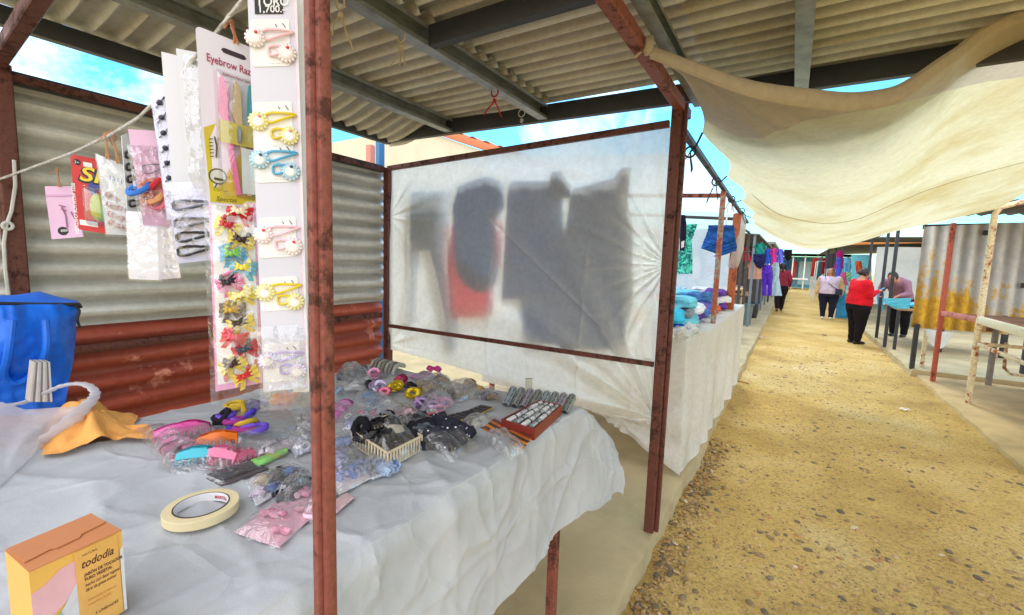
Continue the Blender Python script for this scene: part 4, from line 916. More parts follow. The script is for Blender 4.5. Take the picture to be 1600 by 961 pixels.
# shopping bag, cloth, tote, papers --------------------------------------
BAGM = tarp('white_bag_film', srgb(236, 236, 244), srgb(214, 214, 226), trans=.45, transp=.22, samt=.2, ss=5, bump=.3, rough=.3)
sb = thing('shopping_bag', 'white plastic shopping bag with its handle standing up at the left end of the table', 'shopping bag', tl((20, 720)))
def pxd(x, y, d): return dep(x, y, d)
mb = MB()
top = [(-60, 640), (0, 628), (40, 640), (100, 636), (132, 634)]; btm = [(-80, 900), (-30, 800), (0, 760), (60, 704), (110, 678)]
def bagf(a, b):
    x = interp([0, .3, .5, .8, 1], [q[0] for q in top], a); y = interp([0, .3, .5, .8, 1], [q[1] for q in top], a)
    x2 = interp([0, .3, .5, .8, 1], [q[0] for q in btm], a); y2 = interp([0, .3, .5, .8, 1], [q[1] for q in btm], a)
    P0, P1_ = pxd(x, y, 1.28), T(x2, y2, TZ+.014); p = P0.lerp(P1_, b)
    return p+V((.6, -.4, .2))*(.035*sin(b*pi)+.012*fbm((a*4, b*3, 1), 1.5)+.006*sin(a*17+b*5))
mb.grid(bagf, 30, 20); mb.build('bag_body', BAGM, sb)
mb = MB(); hp = [(8, 634, 1.33), (40, 628, 1.30), (70, 614, 1.28), (100, 602, 1.27), (130, 600, 1.26), (147, 610, 1.25), (146, 622, 1.25), (128, 640, 1.24), (100, 668, 1.22), (70, 694, 1.2)]
hs_ = spline([pxd(*q) for q in hp], 7); hw = [.020, .017, .010, .010, .012, .012, .016, .024, .03, .035]
mb.tube(hs_, [(interp(list(range(10)), hw, i/7)*(1+.15*sin(i*1.7)), .0045+.0015*sin(i*2.3)) for i in range(len(hs_))], 12); mb.build('handle', BAGM, sb)
oc = MB()
OW = [(56, 708), (120, 640), (170, 632), (200, 655), (246, 664), (240, 680), (215, 708), (150, 700)]
def ocf(a, b):
    p = quad_map([(78, 664), (205, 652), (246, 690), (60, 712)])(a, b, 0)
    q = (a, b, 0); h = .055*math.exp(-((a-.42)/.3)**2-((b-.35)/.42)**2)+.018*(1+sin(a*16+b*7+2*nz(q, 3)))*(.35+.65*sin(pi*b))*math.exp(-((a-.5)/.4)**2)+.030*max(0, nz(q, 3.1, 4))+.02*abs(nz(q, 5, 9))*(1-abs(2*a-1))
    p.z += .003+max(0, h); p += V((nz(q, 2.4, 3), nz(q, 2.4, 8), 0))*.035; return p
oc.grid(ocf, 70, 50); OR_ = cloth(238, 172, 96, var=.12)
tag(oc.build('orange_cloth', OR_), 'crumpled orange dust cloth with a red hem lying beside the white shopping bag', 'cloth')
# blue tote behind
BT_ = mat('blue_woven_bag', srgb(20, 112, 232), .4, var=.2, vs=5, bump=.5, bs=18)
tt = thing('blue_bag', 'bright blue zipped bag standing against the wall behind the table', 'bag', on(55, 640, 'X', -2.1))
mb = MB()
tq = [(-70, 462), (60, 456), (124, 474), (104, 640), (-70, 650)]
def tote(u, v, w):
    a = on(lerp(-80, 124, u), 474, 'X', -2.02); b = on(lerp(-80, 100, u), 650, 'X', -2.02); p = a.lerp(b, v); return p+V((w, 0, 0))
mb.grid(lambda a, b: tote(a, b, .10*sin(pi*min(1, b*1.3+.15))*(1-abs(2*a-1)**4)+.03*fbm((a*2, b*2, 1), 1.4)+.014*abs(nz((a*3, b*2, 3), 1.6))-.006*sin(a*9+b*5)*b), 40, 40)
mb.grid(lambda a, b: tote(a, b, -.28-.05*sin(pi*a)), 6, 6)
mb.grid(lambda a, b: tote(1, a, lerp(.0+.02*fbm((2, a*2, 1), 1.4), -.28, b)), 10, 6)
mb.build('bag_body', BT_, tt)
mb = MB(); ridge = [on(x, y, 'X', -2.15) for x, y in ((-80, 462), (20, 462), (62, 455), (84, 462), (120, 474))]
edge = [on(x, y, 'X', -2.02) for x, y in ((-80, 472), (20, 473), (62, 474), (84, 474), (122, 474))]
mb.grid(lambda a, b: V([interp([0, .5, .7, .82, 1], [p[k] for p in ridge], a) for k in range(3)]).lerp(V([interp([0, .5, .7, .82, 1], [p[k] for p in edge], a) for k in range(3)]), b)+V((0, 0, .01*sin(pi*b))), 20, 8); mb.build('lid', BT_, tt)
mb = MB(); mb.tube([p+V((.012, 0, -.003)) for p in edge]+[on(125, 480, 'X', -2.0)], .007, 6); mb.tube(spline([on(x, y, 'X', -1.99) for x, y in ((118, 478), (124, 486), (121, 500), (125, 512))], 5), .004, 6); mb.build('zip', INK, tt)
mb = MB(); mb.tube(spline([on(x, y, 'X', -1.93) for x, y in ((12, 520), (8, 560), (20, 600), (40, 612), (60, 596), (66, 556), (60, 520))], 7), (.016, .004), 8) if False else mb.tube(spline([tote(u_, v_, .115*sin(pi*min(1, v_*1.3+.15))+.012) for u_, v_ in ((.42, .12), (.40, .4), (.44, .62), (.55, .7), (.66, .62), (.69, .4), (.67, .12))], 7), .010, 8); mb.build('carry_handle', BT_, tt)
ps = thing('paper_stack', 'bundle of grey striped paper bags standing on end in front of the blue bag', 'paper bundle', on(65, 625, 'X', -1.78))
for k in range(9):
    mb = MB(); x0 = 54+k*2.7; xb = 47+k*3.9
    a0, a1 = on(x0, 566, 'X', -1.78), on(x0+2.6, 566, 'X', -1.78); b0, b1 = on(xb, 628, 'X', -1.78), on(xb+3.8, 628, 'X', -1.78); dd = V((-.05, 0, .0))
    mb.add([a0, a1, b1, b0, a0+dd, a1+dd, b1+dd, b0+dd], [(0, 1, 2, 3), (4, 7, 6, 5), (0, 4, 5, 1), (1, 5, 6, 2), (2, 6, 7, 3), (3, 7, 4, 0)])
    mb.build('paper_fold', [P(188, 180, 172, .7), P(120, 112, 116, .7), P(206, 200, 196, .7)][k % 3], ps, smooth=False)
# --- bag of hair claws, pink orange turquoise
r, mp = pack('claw_clip_bag', 'clear bag with a magenta, an orange and a turquoise hair claw near the orange cloth', 'bag of hair claws', [(205, 672), (330, 662), (398, 730), (272, 748)])
for u, v, cc, a in ((.62, .25, (206, 50, 140), .9), (.80, .55, (240, 120, 40), 1.1), (.42, .82, (60, 180, 200), .8), (.66, .86, (230, 120, 160), .5), (.40, .30, (226, 90, 170), 1.2)):
    mb = MB(); claw(mb, mp, u, v, .095, .036, a); mb.build('hair_claw', P(*cc, .25), r)
bag_film(r, mp, .042, 1., plastic('pinkish_film', tint=(1, .96, .98), haze=.06, gloss=.65, crinkle=.9, cs=30))
# --- purple hair ties, black
r, mp = pack('hair_tie_bag', 'clear bag of purple, yellow and black hair ties in the middle of the table', 'bag of hair ties', [(325, 655), (452, 640), (486, 690), (372, 706)])
for k in range(16):
    cc = [(90, 70, 190), (120, 90, 210), (170, 60, 140), (206, 170, 60), (110, 80, 200), (40, 36, 44)][k % 6]
    u, v = .28+.14*random.gauss(0, .5), .42+.3*random.gauss(0, .6)
    if k % 6 == 5: u, v = .08, .28
    mb = MB(); tie(mb, mp, u, v, .024, .008, .014+.006*(k % 4)); mb.build('hair_tie', cloth(*cc), r)
bag_film(r, mp, .035, 2., hf=lambda a, b: 1.25-.9*a)
# --- green-yellow comb pack
r, mp = pack('comb_pack', 'green and yellow pocket comb in a clear sleeve beside the pink hair claws', 'comb', [(385, 718), (440, 702), (460, 712), (402, 738)])
mb = MB(); mb.prism([(.02, .35), (.9, .2), (1, .4), (.95, .62), (.05, .9)], mp, .004, .010); mb.build('comb', mat('rainbow_comb', srgb(140, 220, 110), .3, var=.5, vs=14, c2=srgb(236, 214, 90)), r, smooth=False)
mb = MB(); mb.text('FASHION COMB', lambda a, b, w_: mp(.1+a*8, .42+b*22-a*.6, w_), .010, 0, 0, .012); mb.build('print', MAG, r, smooth=False); bag_film(r, mp, .012, 3., FILM)
# --- black comb / bobby pin pack
r, mp = pack('bobby_pin_pack', 'dark pack of bobby pins in clear film just in front of the pink hair claws', 'pin pack', [(306, 742), (392, 722), (420, 734), (346, 762)])
mb = MB(); mb.prism([(0, 0), (1, 0), (1, 1), (0, 1)], mp, .002, .004); mb.build('backing_card', P(90, 80, 90, .5), r, smooth=False)
for k in range(12):
    mb = MB(); a = .08+.075*k; mb.tube([mp(a, .2, .007), mp(a+.03, .8, .007)], .0018, 5); mb.tube([mp(a+.03, .25, .009), mp(a+.05, .85, .008)], .0014, 5); mb.build('bobby_pin', INK, r)
bag_film(r, mp, .016, 4., FILM)
# --- pack of black clips and blue beads
r, mp = pack('black_clip_pack', 'clear pack with black clips and a blue bead lying under the near pink packs', 'clip pack', [(384, 752), (462, 726), (486, 742), (400, 792)])
mb = MB(); mb.prism([(0, 0), (1, 0), (1, 1), (0, 1)], mp, .001, .003); mb.build('backing_card', CARDW, r, smooth=False)
for u, v, cc in ((.3, .3, (200, 180, 150)), (.15, .7, (186, 170, 190)), (.55, .5, (36, 34, 40)), (.75, .4, (50, 110, 200)), (.8, .75, (36, 34, 40)), (.35, .75, (60, 90, 160)), (.6, .2, (40, 40, 44))):
    mb = MB(); claw(mb, mp, u, v, .03, .012, .5, 5); mb.build('small_clip', P(*cc, .3), r)
bag_film(r, mp, .022, 5.)
# --- near pink packs
r, mp = pack('pink_bow_pack', 'clear pack of pale pink bows nearest the front post on the left', 'bow pack', [(362, 834), (482, 744), (530, 772), (436, 860)])
mb = MB(); mb.prism([(.02, .04), (.98, .04), (.98, .96), (.02, .96)], mp, .0005, .002); mb.build('backing_card', P(236, 190, 206, .5), r, smooth=False)
for k in range(8):
    u, v = random.uniform(.12, .85), random.uniform(.2, .8); mb = MB(); c0 = mp(u, v, .010)
    for s in (-1, 1): mb.blob(c0+V((s*.010, s*.004, 0)), (.012, .008, .006), .3)
    mb.blob(c0+V((0, 0, .003)), (.004, .004, .004), .1); mb.build('bow', cloth(*[(240, 170, 196), (226, 130, 170), (244, 200, 214)][k % 3]), r)
bag_film(r, mp, .028, 6., plastic('pinkish_film'), 30, 26)
r, mp = pack('lilac_clip_pack', 'clear pack with lilac and white clips just right of the near post', 'clip pack', [(505, 742), (566, 716), (602, 738), (530, 776)])
mb = MB(); mb.prism([(.02, .04), (.98, .04), (.98, .96), (.02, .96)], mp, .0005, .002); mb.build('backing_card', P(222, 216, 222, .5), r, smooth=False)
for k in range(6):
    mb = MB(); claw(mb, mp, random.uniform(.15, .85), random.uniform(.2, .8), .03, .012, random.uniform(0, 3), 5); mb.build('small_clip', P(*[(170, 176, 230), (214, 206, 230), (120, 150, 220)][k % 3], .3), r)
bag_film(r, mp, .022, 7.)
r, mp = pack('pink_flat_pack', 'flat pale pink pack sticking out right of the near post at the front edge', 'pack', [(510, 792), (542, 772), (552, 780), (522, 806)])
mb = MB(); mb.prism([(0, 0), (1, 0), (1, 1), (0, 1)], mp, .001, .004); mb.build('backing_card', P(230, 190, 196, .5), r, smooth=False); bag_film(r, mp, .008, 8., FILM)
# --- orange packs under the tall strip, magenta pack right of post
r, mp = pack('orange_scrunchie_pack', 'orange scrunchie in a clear pack under the tall clip strip', 'scrunchie pack', [(402, 622), (470, 612), (482, 640), (424, 648)])
mb = MB(); mb.torus(mp(.5, .5, .016), .030, .015, None, 30, 9, .2); mb.build('scrunchie', cloth(240, 130, 50), r); bag_film(r, mp, .035, 9.)
r, mp = pack('magenta_clip_pack', 'magenta clips in a clear pack right behind the near post', 'clip pack', [(500, 640), (546, 622), (560, 652), (508, 668)])
for u, v in ((.4, .3), (.6, .6), (.75, .35), (.35, .75)):
    mb = MB(); claw(mb, mp, u, v, .05, .02, u*5); mb.build('hair_claw', P(222, 110, 200, .25), r)
bag_film(r, mp, .03, 10.)
r, mp = pack('blue_film_pack', 'bluish clear pack beside the magenta clips, right of the near post', 'pack', [(505, 690), (556, 670), (566, 700), (515, 722)])
for u, v in ((.4, .4), (.65, .5)):
    mb = MB(); claw(mb, mp, u, v, .04, .012, 1+u); mb.build('hair_claw', P(150, 170, 226, .25), r)
bag_film(r, mp, .026, 11.)
# --- dotted clear bag of tiny ties
r, mp = pack('mixed_tie_bag', 'big clear bag with a few pink and teal dots behind the black hair clips', 'bag of ties', [(520, 660), (590, 616), (640, 640), (570, 690)])
for k in range(12):
    mb = MB(); mb.torus(mp(random.uniform(.15, .85), random.uniform(.2, .8), .014), .011, .0035, Matrix.Rotation(random.uniform(0, 1.2), 3, 'X'), 14, 6); mb.build('hair_tie', cloth(*[(230, 90, 130), (40, 170, 170), (226, 224, 226), (210, 214, 230)][k % 4]), r)
bag_film(r, mp, .05, 12.)
r, mp = pack('white_band_pack', 'clear pack of white and grey bands at the back left, right of the post', 'band pack', [(522, 600), (556, 592), (580, 612), (540, 622)])
for k in range(6):
    mb = MB(); tie(mb, mp, random.uniform(.2, .8), random.uniform(.2, .8), .02, .006, .012); mb.build('hair_tie', cloth(214, 212, 214), r)
bag_film(r, mp, .035, 13.)
# --- grey scrunchie bag, striped headbands
r, mp = pack('grey_scrunchie_bag', 'clear bag of black and grey marbled scrunchies at the back of the table', 'scrunchie pack', [(524, 588), (560, 576), (582, 592), (536, 604)])
for k in range(4):
    mb = MB(); tie(mb, mp, .2+.2*k, .55+.2*(-1)**k, .028, .015, .018, .3, .25); mb.build('scrunchie', mat('marble_scrunchie', srgb(110, 110, 116), .8, var=.9, vs=60, c2=srgb(26, 26, 30)), r)
bag_film(r, mp, .07, 14.)
r, mp = pack('headband_pack', 'stack of pale grey striped headbands at the far back corner of the table', 'headband pack', [(574, 578), (592, 566), (640, 576), (622, 590)])
for k in range(7):
    mb = MB(); mb.tube([mp(.04, .1+.12*k, .012), mp(.3, .08+.12*k, .03), mp(.6, .1+.12*k, .03), mp(.98, .14+.12*k, .010)], [(.006, .011), (.008, .012), (.008, .012), (.006, .010)], 8); mb.build('headband', cloth(*[(190, 186, 176), (150, 146, 136)][k % 2]), r)
# --- spiral hair rolls
for k, (px, cc, r_, lb) in enumerate([((584, 590), (236, 150, 186), .030, 'pink net hair roll beside the grey scrunchies'), ((590, 612), (206, 190, 226), .026, 'lilac and pink ribbon roll lying in the middle row'), ((602, 618), (236, 110, 140), .020, 'coral ribbon roll next to the yellow ones'), ((617, 611), (234, 200, 40), .026, 'yellow ribbon roll, the rear one of two'), ((628, 601), (176, 50, 90), .028, 'dark red ribbon roll at the back of the row'), ((645, 624), (236, 196, 40), .027, 'yellow ribbon roll, the front one of two'), ((640, 612), (34, 32, 38), .024, 'black ribbon roll between the two yellow ones'), ((658, 637), (150, 120, 170), .026, 'grey purple ribbon roll in front of the yellow one'), ((577, 604), (30, 30, 40), .018, 'small black ribbon roll at the left of the row')]):
    p = tl(px); a = random.uniform(.4, 1.2); Mx = Matrix.Rotation(a, 3, 'Z') @ Matrix.Rotation(1.1, 3, 'X')
    t_ = thing('ribbon_roll', lb, 'ribbon roll', p, 'ribbon rolls')
    for j in range(5):
        Mj = Matrix.Rotation(a+random.gauss(0, .5), 3, 'Z') @ Matrix.Rotation(random.uniform(.3, 1.3), 3, 'X')
        mb = MB(); mb.torus(p+V((random.gauss(0, .006), random.gauss(0, .006), r_*.75+random.gauss(0, .003))), r_*random.uniform(.6, .85), .0058, Mj, 22, 7, .14, random.uniform(.75, 1))
        q = 1 if j % 2 else .72; mb.build('hair_tie', cloth(*[int(min(255, x*q+(30 if j % 2 else 0))) for x in cc]), t_)
r, mp = pack('pink_tie_bag', 'round clear bag of pink and lilac ties over a red clip, mid table', 'bag of ties', [(652, 644), (680, 618), (712, 630), (692, 658)])
for k in range(10):
    mb = MB(); tie(mb, mp, random.uniform(.2, .8), random.uniform(.2, .8), .018, .005, .012+.004*(k % 3)); mb.build('hair_tie', cloth(*[(230, 150, 190), (190, 150, 210), (120, 110, 130), (226, 180, 200)][k % 4]), r)
bag_film(r, mp, .055, 15.)
r, mp = pack('red_clip', 'red snap clips in a row in front of the pink tie bag', 'clip', [(660, 648), (700, 646), (704, 654), (664, 655)])
mb = MB(); claw(mb, mp, .5, .5, .06, .010, .5, 9); mb.build('hair_claw', P(206, 50, 60, .3), r)
# --- brown gold clip bags with a pink bow
for k, (q, lb) in enumerate([([(640, 606), (690, 586), (712, 604), (672, 622)], 'clear bag of golden brown hair clips, the left of two'), ([(694, 606), (732, 594), (756, 612), (716, 628)], 'clear bag of golden brown hair clips, the right of two')]):
    r, mp = pack('gold_clip_bag', lb, 'bag of clips', q, 'bags of gold clips')
    for j in range(9):
        mb = MB(); claw(mb, mp, random.uniform(.1, .9), random.uniform(.15, .85), .045, .018, random.uniform(0, 3), 5); mb.build('hair_claw', P(*[(150, 116, 50), (176, 140, 70), (110, 84, 40)][j % 3], .25), r)
    bag_film(r, mp, .045, 16.+k)
p = tl((678, 590)); mb = MB()
for s in (-1, 1): mb.blob(p+V((s*.016, s*.008, .040)), (.02, .012, .014), .4)
mb.blob(p+V((0, 0, .043)), (.008, .008, .008), .1); tag(mb.build('pink_bow', cloth(176, 60, 120)), 'dark pink bow lying on top of the gold clip bags', 'bow')
r, mp = pack('small_clip_pouch', 'clear pouch with small silver and brown clips behind the dark pin cards', 'clip pouch', [(730, 618), (760, 604), (812, 614), (790, 634)])
for k in range(4):
    mb = MB(); claw(mb, mp, .18+.05*k, .4+.15*(k % 2), .035, .012, .7, 5); mb.build('small_clip', P(*[(120, 120, 130), (150, 120, 90)][k % 2], .25), r)
bag_film(r, mp, .022, 18., FILM)
# --- dark pin cards
for k, (q, lb) in enumerate([([(692, 652), (726, 644), (748, 650), (716, 660)], 'cards of dark hair pins on the bare cloth, the left one'), ([(722, 646), (752, 634), (772, 638), (744, 652)], 'cards of dark hair pins on the bare cloth, the right one')]):
    r, mp = pack('pin_card', lb, 'pin card', q, 'cards of hair pins')
    mb = MB(); mb.prism([(0, 0), (1, 0), (1, 1), (0, 1)], mp, .001, .003); mb.build('backing_card', P(200, 180, 110, .5), r, smooth=False)
    for j in range(4):
        mb = MB(); mb.prism([(.05+.24*j, .08), (.22+.24*j, .08), (.22+.24*j, .92), (.05+.24*j, .92)], mp, .004, .007); mb.build('pin_sheet', P(44, 44, 46, .3), r, smooth=False)
# --- blue pack
r, mp = pack('blue_comb_pack', 'light blue pack in clear film behind the black scrunchies', 'pack', [(656, 664), (690, 656), (722, 668), (690, 682)])
mb = MB(); mb.prism([(.05, .2), (.9, .1), (.98, .6), (.1, .8)], mp, .004, .012); mb.build('comb', P(90, 170, 206, .3), r, smooth=False); bag_film(r, mp, .024, 20.)
# --- black scrunchies with white dots
r, mp = pack('black_scrunchie_bag', 'long clear bag of black white-dotted scrunchies across the middle of the table', 'scrunchie pack', [(590, 676), (636, 650), (752, 700), (704, 724)])
DOT = mat('dotted_black', srgb(30, 30, 44), .7, var=.3, vs=40)
def dotted():
    mt, nt, out = nodes('dotted_black_cloth'); L = nt.links.new; tc = N(nt, 'TexCoord'); v_ = N(nt, 'TexVoronoi', Scale=55.); L(tc.outputs['Object'], v_.inputs['Vector'])
    lt = N(nt, 'Math', operation='LESS_THAN'); L(v_.outputs['Distance'], lt.inputs[0]); lt.inputs[1].default_value = .16
    b = N(nt, 'BsdfPrincipled', Roughness=.8); L(mixc(nt, srgb(30, 30, 46), srgb(216, 216, 226), lt.outputs[0]), b.inputs['Base Color']); L(b.outputs[0], out.inputs[0]); return mt
DOT = dotted()
for k, (u, v, rr) in enumerate(((.10, .40, .034), (.30, .55, .036), (.5, .6, .036), (.66, .72, .036), (.58, .25, .030), (.80, .45, .032), (.9, .75, .026))):
    mb = MB(); tie(mb, mp, u, v, rr*1.15, .022, .026, .35, .22); mb.build('scrunchie', DOT if k > 1 else cloth(34, 34, 44), r)
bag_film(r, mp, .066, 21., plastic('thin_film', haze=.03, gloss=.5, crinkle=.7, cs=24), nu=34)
r, mp = pack('black_bow_clip', 'black velvet bow clip in film left of the dotted scrunchies', 'bow clip', [(584, 656), (604, 644), (622, 660), (596, 672)])
mb = MB()
for s in (-1, 1): mb.blob(mp(.5+.25*s, .5, .02), (.024, .016, .012), .3)
mb.build('bow', cloth(30, 28, 34), r); bag_film(r, mp, .035, 22.)
# --- basket of black hair clips
r, mp = pack('clip_basket', 'small beige plastic basket holding black hair clips in film, front of the table', 'basket', [(546, 694), (602, 668), (664, 704), (606, 736)])
BE = P(216, 200, 168, .45); mb = MB()
cs = [mp(.04, .04, 0), mp(.96, .04, 0), mp(.96, .96, 0), mp(.04, .96, 0)]
for i in range(4):
    a, b = cs[i], cs[(i+1) % 4]; n = 12
    for h in (.003, .042): mb.beam(a+V((0, 0, h)), b+V((0, 0, h)), .005, .005)
    for k in range(n): q = a.lerp(b, k/n); mb.beam(q, q+V((0, 0, .042)), .004, .004)
mb.prism([(.04, .04), (.96, .04), (.96, .96), (.04, .96)], mp, .001, .003); mb.build('basket', BE, r)
for k in range(11):
    mb = MB(); claw(mb, lambda u, v, w_: mp(u, v, .02+.012*(k % 3)), .14+.07*k if k < 10 else .2, .3+.4*((k*7) % 5)/5, .06, .022, k*.9, 6); mb.build('hair_claw', P(30, 30, 36, .2), r)
mb = MB(); mb.torus(mp(.12, .2, .055), .022, .012, Matrix.Rotation(1.2, 3, 'X'), 18, 8, .1); mb.build('hair_tie', cloth(28, 28, 34), r)
mb = MB(); mb.blob(mp(.62, .62, .055), (.03, .02, .012), .35); mb.build('beige_bow', cloth(206, 196, 172), r)
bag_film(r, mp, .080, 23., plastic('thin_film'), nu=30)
# --- crumpled film wad
r, mp = pack('film_wad', 'empty crumpled clear film bags in front of the red tray', 'plastic film', [(752, 692), (774, 676), (822, 704), (796, 722)])
bag_film(r, mp, .045, 24., nu=30, name='crumpled_film'); bag_film(r, lambda u, v, w_: mp(u*.8+.1, v*.8+.1, w_*.7), .04, 25., name='crumpled_film')
# --- red tray with silver tubes
r, mp = pack('tube_tray', 'red tray packed with silver lipstick tubes near the far corner of the table', 'tray', [(784, 672), (842, 640), (876, 648), (834, 688)])
RT_ = P(128, 44, 34, .4); mb = MB()
mb.prism([(0, 0), (1, 0), (1, 1), (0, 1)], mp, .0, .004)
for a, b in (((0, 0), (1, 0)), ((1, 0), (1, 1)), ((1, 1), (0, 1)), ((0, 1), (0, 0))): mb.beam(mp(*a, .018), mp(*b, .018), .005, .036)
mb.build('tray', RT_, r)
SIL = mat('silver_foil', srgb(198, 200, 204), .25, metal=.7, var=.2, vs=60); CL = P(226, 226, 226, .3)
for i in range(4):
    for j in range(3):
        a, b = mp(.05+.31*j, .14+.24*i, .030), mp(.05+.31*j+.29, .14+.24*i, .030); mb = MB(); mb.tube([a, a.lerp(b, .55)], .0095, 10); mb.tube([a.lerp(b, .56), b], .0085, 10); o = mb.build('tube', SIL if (i+j) % 2 else CL, r)
        mb = MB(); mb.tube([a.lerp(b, .52), a.lerp(b, .6)], .0102, 10); mb.build('ring', INK, o)
# --- orange brown cards
for k, (q, lb) in enumerate([([(752, 672), (772, 660), (802, 676), (776, 686)], 'orange and brown striped cards left of the red tray, the rear fan'), ([(778, 684), (800, 674), (832, 690), (818, 704)], 'orange and brown striped cards in front of the red tray, the near fan')]):
    r, mp = pack('striped_card', lb, 'card', q, 'striped cards by the red tray')
    for j in range(6):
        mb = MB(); mb.prism([(.16*j, 0), (.16*j+.2, .02), (.16*j+.2, 1), (.16*j, .95)], mp, .002+.002*j, .0045+.002*j); mb.build('card', P(*[(206, 110, 50), (110, 60, 40), (226, 150, 60), (70, 46, 40)][j % 4], .35), r, smooth=False)
# --- row of silver packets
for k in range(8):
    t = k/7; x = lerp(792, 884, t); y = lerp(620, 632, t)
    q = [(x+5, y-9), (x+16, y-7), (x+3, y+15), (x-8, y+13)]
    lb = 'silver lash packet leaning in the row at the far edge, number %d' % (k+1)
    ordw = ['leftmost', 'second from the left', 'third from the left', 'fourth from the left', 'fourth from the right', 'third from the right', 'second from the right', 'rightmost'][k]
    r, mp = pack('silver_packet', 'silver foil packet in the row at far table edge, %s of eight' % ordw, 'packet', q, 'silver foil packets')
    mb = MB(); mb.grid(lambda a, b: mp(a, b, .004+.014*(1-b)*1.0+.006*sin(pi*a)), 8, 10); mb.grid(lambda a, b: mp(a, b, .001), 2, 2)
    for e in (0, 1): mb.grid(lambda a, b: mp(e, b, lerp(.001, .004+.014*(1-b), a)), 2, 10)
    mb.grid(lambda a, b: mp(a, 0, lerp(.001, .018+.006*sin(pi*a), b)), 8, 2)
    mb.build('packet', mat('packet_%d' % (k % 4), [srgb(170, 186, 190), srgb(160, 166, 164), srgb(176, 166, 176), srgb(150, 156, 150)][k % 4], .3, metal=.4, var=.3, vs=50), r)
    for j in range(3):
        mb = MB(); mb.prism([(.14, .09+.29*j), (.86, .09+.29*j), (.80, .33+.29*j), (.2, .33+.29*j)], lambda u, v, w_: mp(u, v, .0045+.014*(1-v)+.006*sin(pi*u)+w_), .0005, .0012); mb.build('printed_window', P(48, 54, 54, .3), r, smooth=False)
p = tl((826, 606)); mb = MB(); mb.box(p+V((0, 0, .02)), (.03, .02, .04), .5); tag(mb.build('small_carton', mat('pale_carton', srgb(190, 188, 170), .6)), 'tiny pale carton standing behind the silver packets at the table edge', 'box')

MORE = [([(545, 596), (572, 590), (588, 602), (556, 612)], 'small clear pack of white beads behind the lilac ribbon roll', 'bead pack', (222, 220, 226), 'tie', .012),
 ([(500, 606), (524, 600), (540, 616), (508, 626)], 'clear pack of pale blue ties at the back, touching the near post', 'tie pack', (150, 190, 226), 'tie', .014),
 ([(560, 612), (600, 618), (588, 640), (548, 634)], 'clear sleeve with a long blue clip in front of the black ribbon roll', 'clip pack', (80, 150, 220), 'claw', .03),
 ([(596, 632), (640, 634), (650, 652), (604, 654)], 'clear pack of pale pink clips between the coral roll and black bow', 'clip pack', (236, 190, 206), 'claw', .03),
 ([(548, 656), (590, 662), (572, 684), (530, 678)], 'lilac and blue clips in film left of the black bow clip', 'clip pack', (150, 160, 230), 'claw', .035),
 ([(502, 716), (552, 704), (560, 730), (510, 742)], 'clear pack of pale lilac ties left of the beige basket', 'tie pack', (190, 186, 226), 'tie', .016),
 ([(440, 690), (486, 676), (488, 706), (462, 716)], 'empty looking clear pack between the purple ties and the post', 'pack', (220, 220, 226), 'tie', .01),
 ([(452, 654), (486, 646), (488, 676), (470, 684)], 'clear pack with tiny white clips behind the near post on the left', 'clip pack', (226, 222, 226), 'claw', .024),
 ([(360, 640), (404, 630), (420, 644), (372, 656)], 'clear pack with violet clips behind the purple hair ties', 'clip pack', (130, 100, 200), 'claw', .03),
 ([(398, 706), (440, 690), (462, 700), (416, 716)], 'clear pack of pale clips just behind the green comb', 'clip pack', (214, 200, 214), 'claw', .028),
 ([(236, 686), (300, 690), (330, 720), (262, 716)], 'pink clips in film at the left of the magenta claw', 'clip pack', (232, 120, 180), 'claw', .045),
 ([(322, 722), (380, 700), (402, 716), (344, 738)], 'rose coloured clips in film between the turquoise claw and green comb', 'clip pack', (216, 110, 140), 'claw', .045),
 ([(428, 772), (486, 742), (488, 760), (446, 790)], 'black slides in film beside the pink bow pack', 'clip pack', (44, 42, 52), 'claw', .03),
 ([(700, 612), (730, 606), (742, 622), (712, 630)], 'small clear pack of brown ties in front of the gold clips', 'tie pack', (150, 110, 70), 'tie', .012),
 ([(660, 626), (690, 612), (704, 620), (672, 634)], 'clear pack of grey ties right of the yellow ribbon roll', 'tie pack', (150, 146, 160), 'tie', .012),
 ([(722, 660), (760, 652), (770, 664), (734, 674)], 'folded clear film with a pale card behind the striped cards', 'pack', (214, 214, 206), 'claw', .02),
 ([(640, 590), (668, 582), (684, 592), (654, 600)], 'clear pack of mauve clips at the far edge left of the bow', 'clip pack', (180, 120, 170), 'claw', .03),
 ([(600, 690), (640, 706), (622, 724), (584, 706)], 'dark glossy clips in film against the front of the basket', 'clip pack', (40, 38, 46), 'claw', .035),
 ([(562, 722), (604, 712), (624, 740), (580, 752)], 'clear pack of white and blue clips in front of the beige basket', 'clip pack', (170, 196, 232), 'claw', .03),
 ([(470, 806), (500, 786), (520, 800), (488, 822)], 'small pale pink pack at the foot of the post, front edge', 'pack', (240, 186, 204), 'tie', .012)]
rn = random.Random(77)
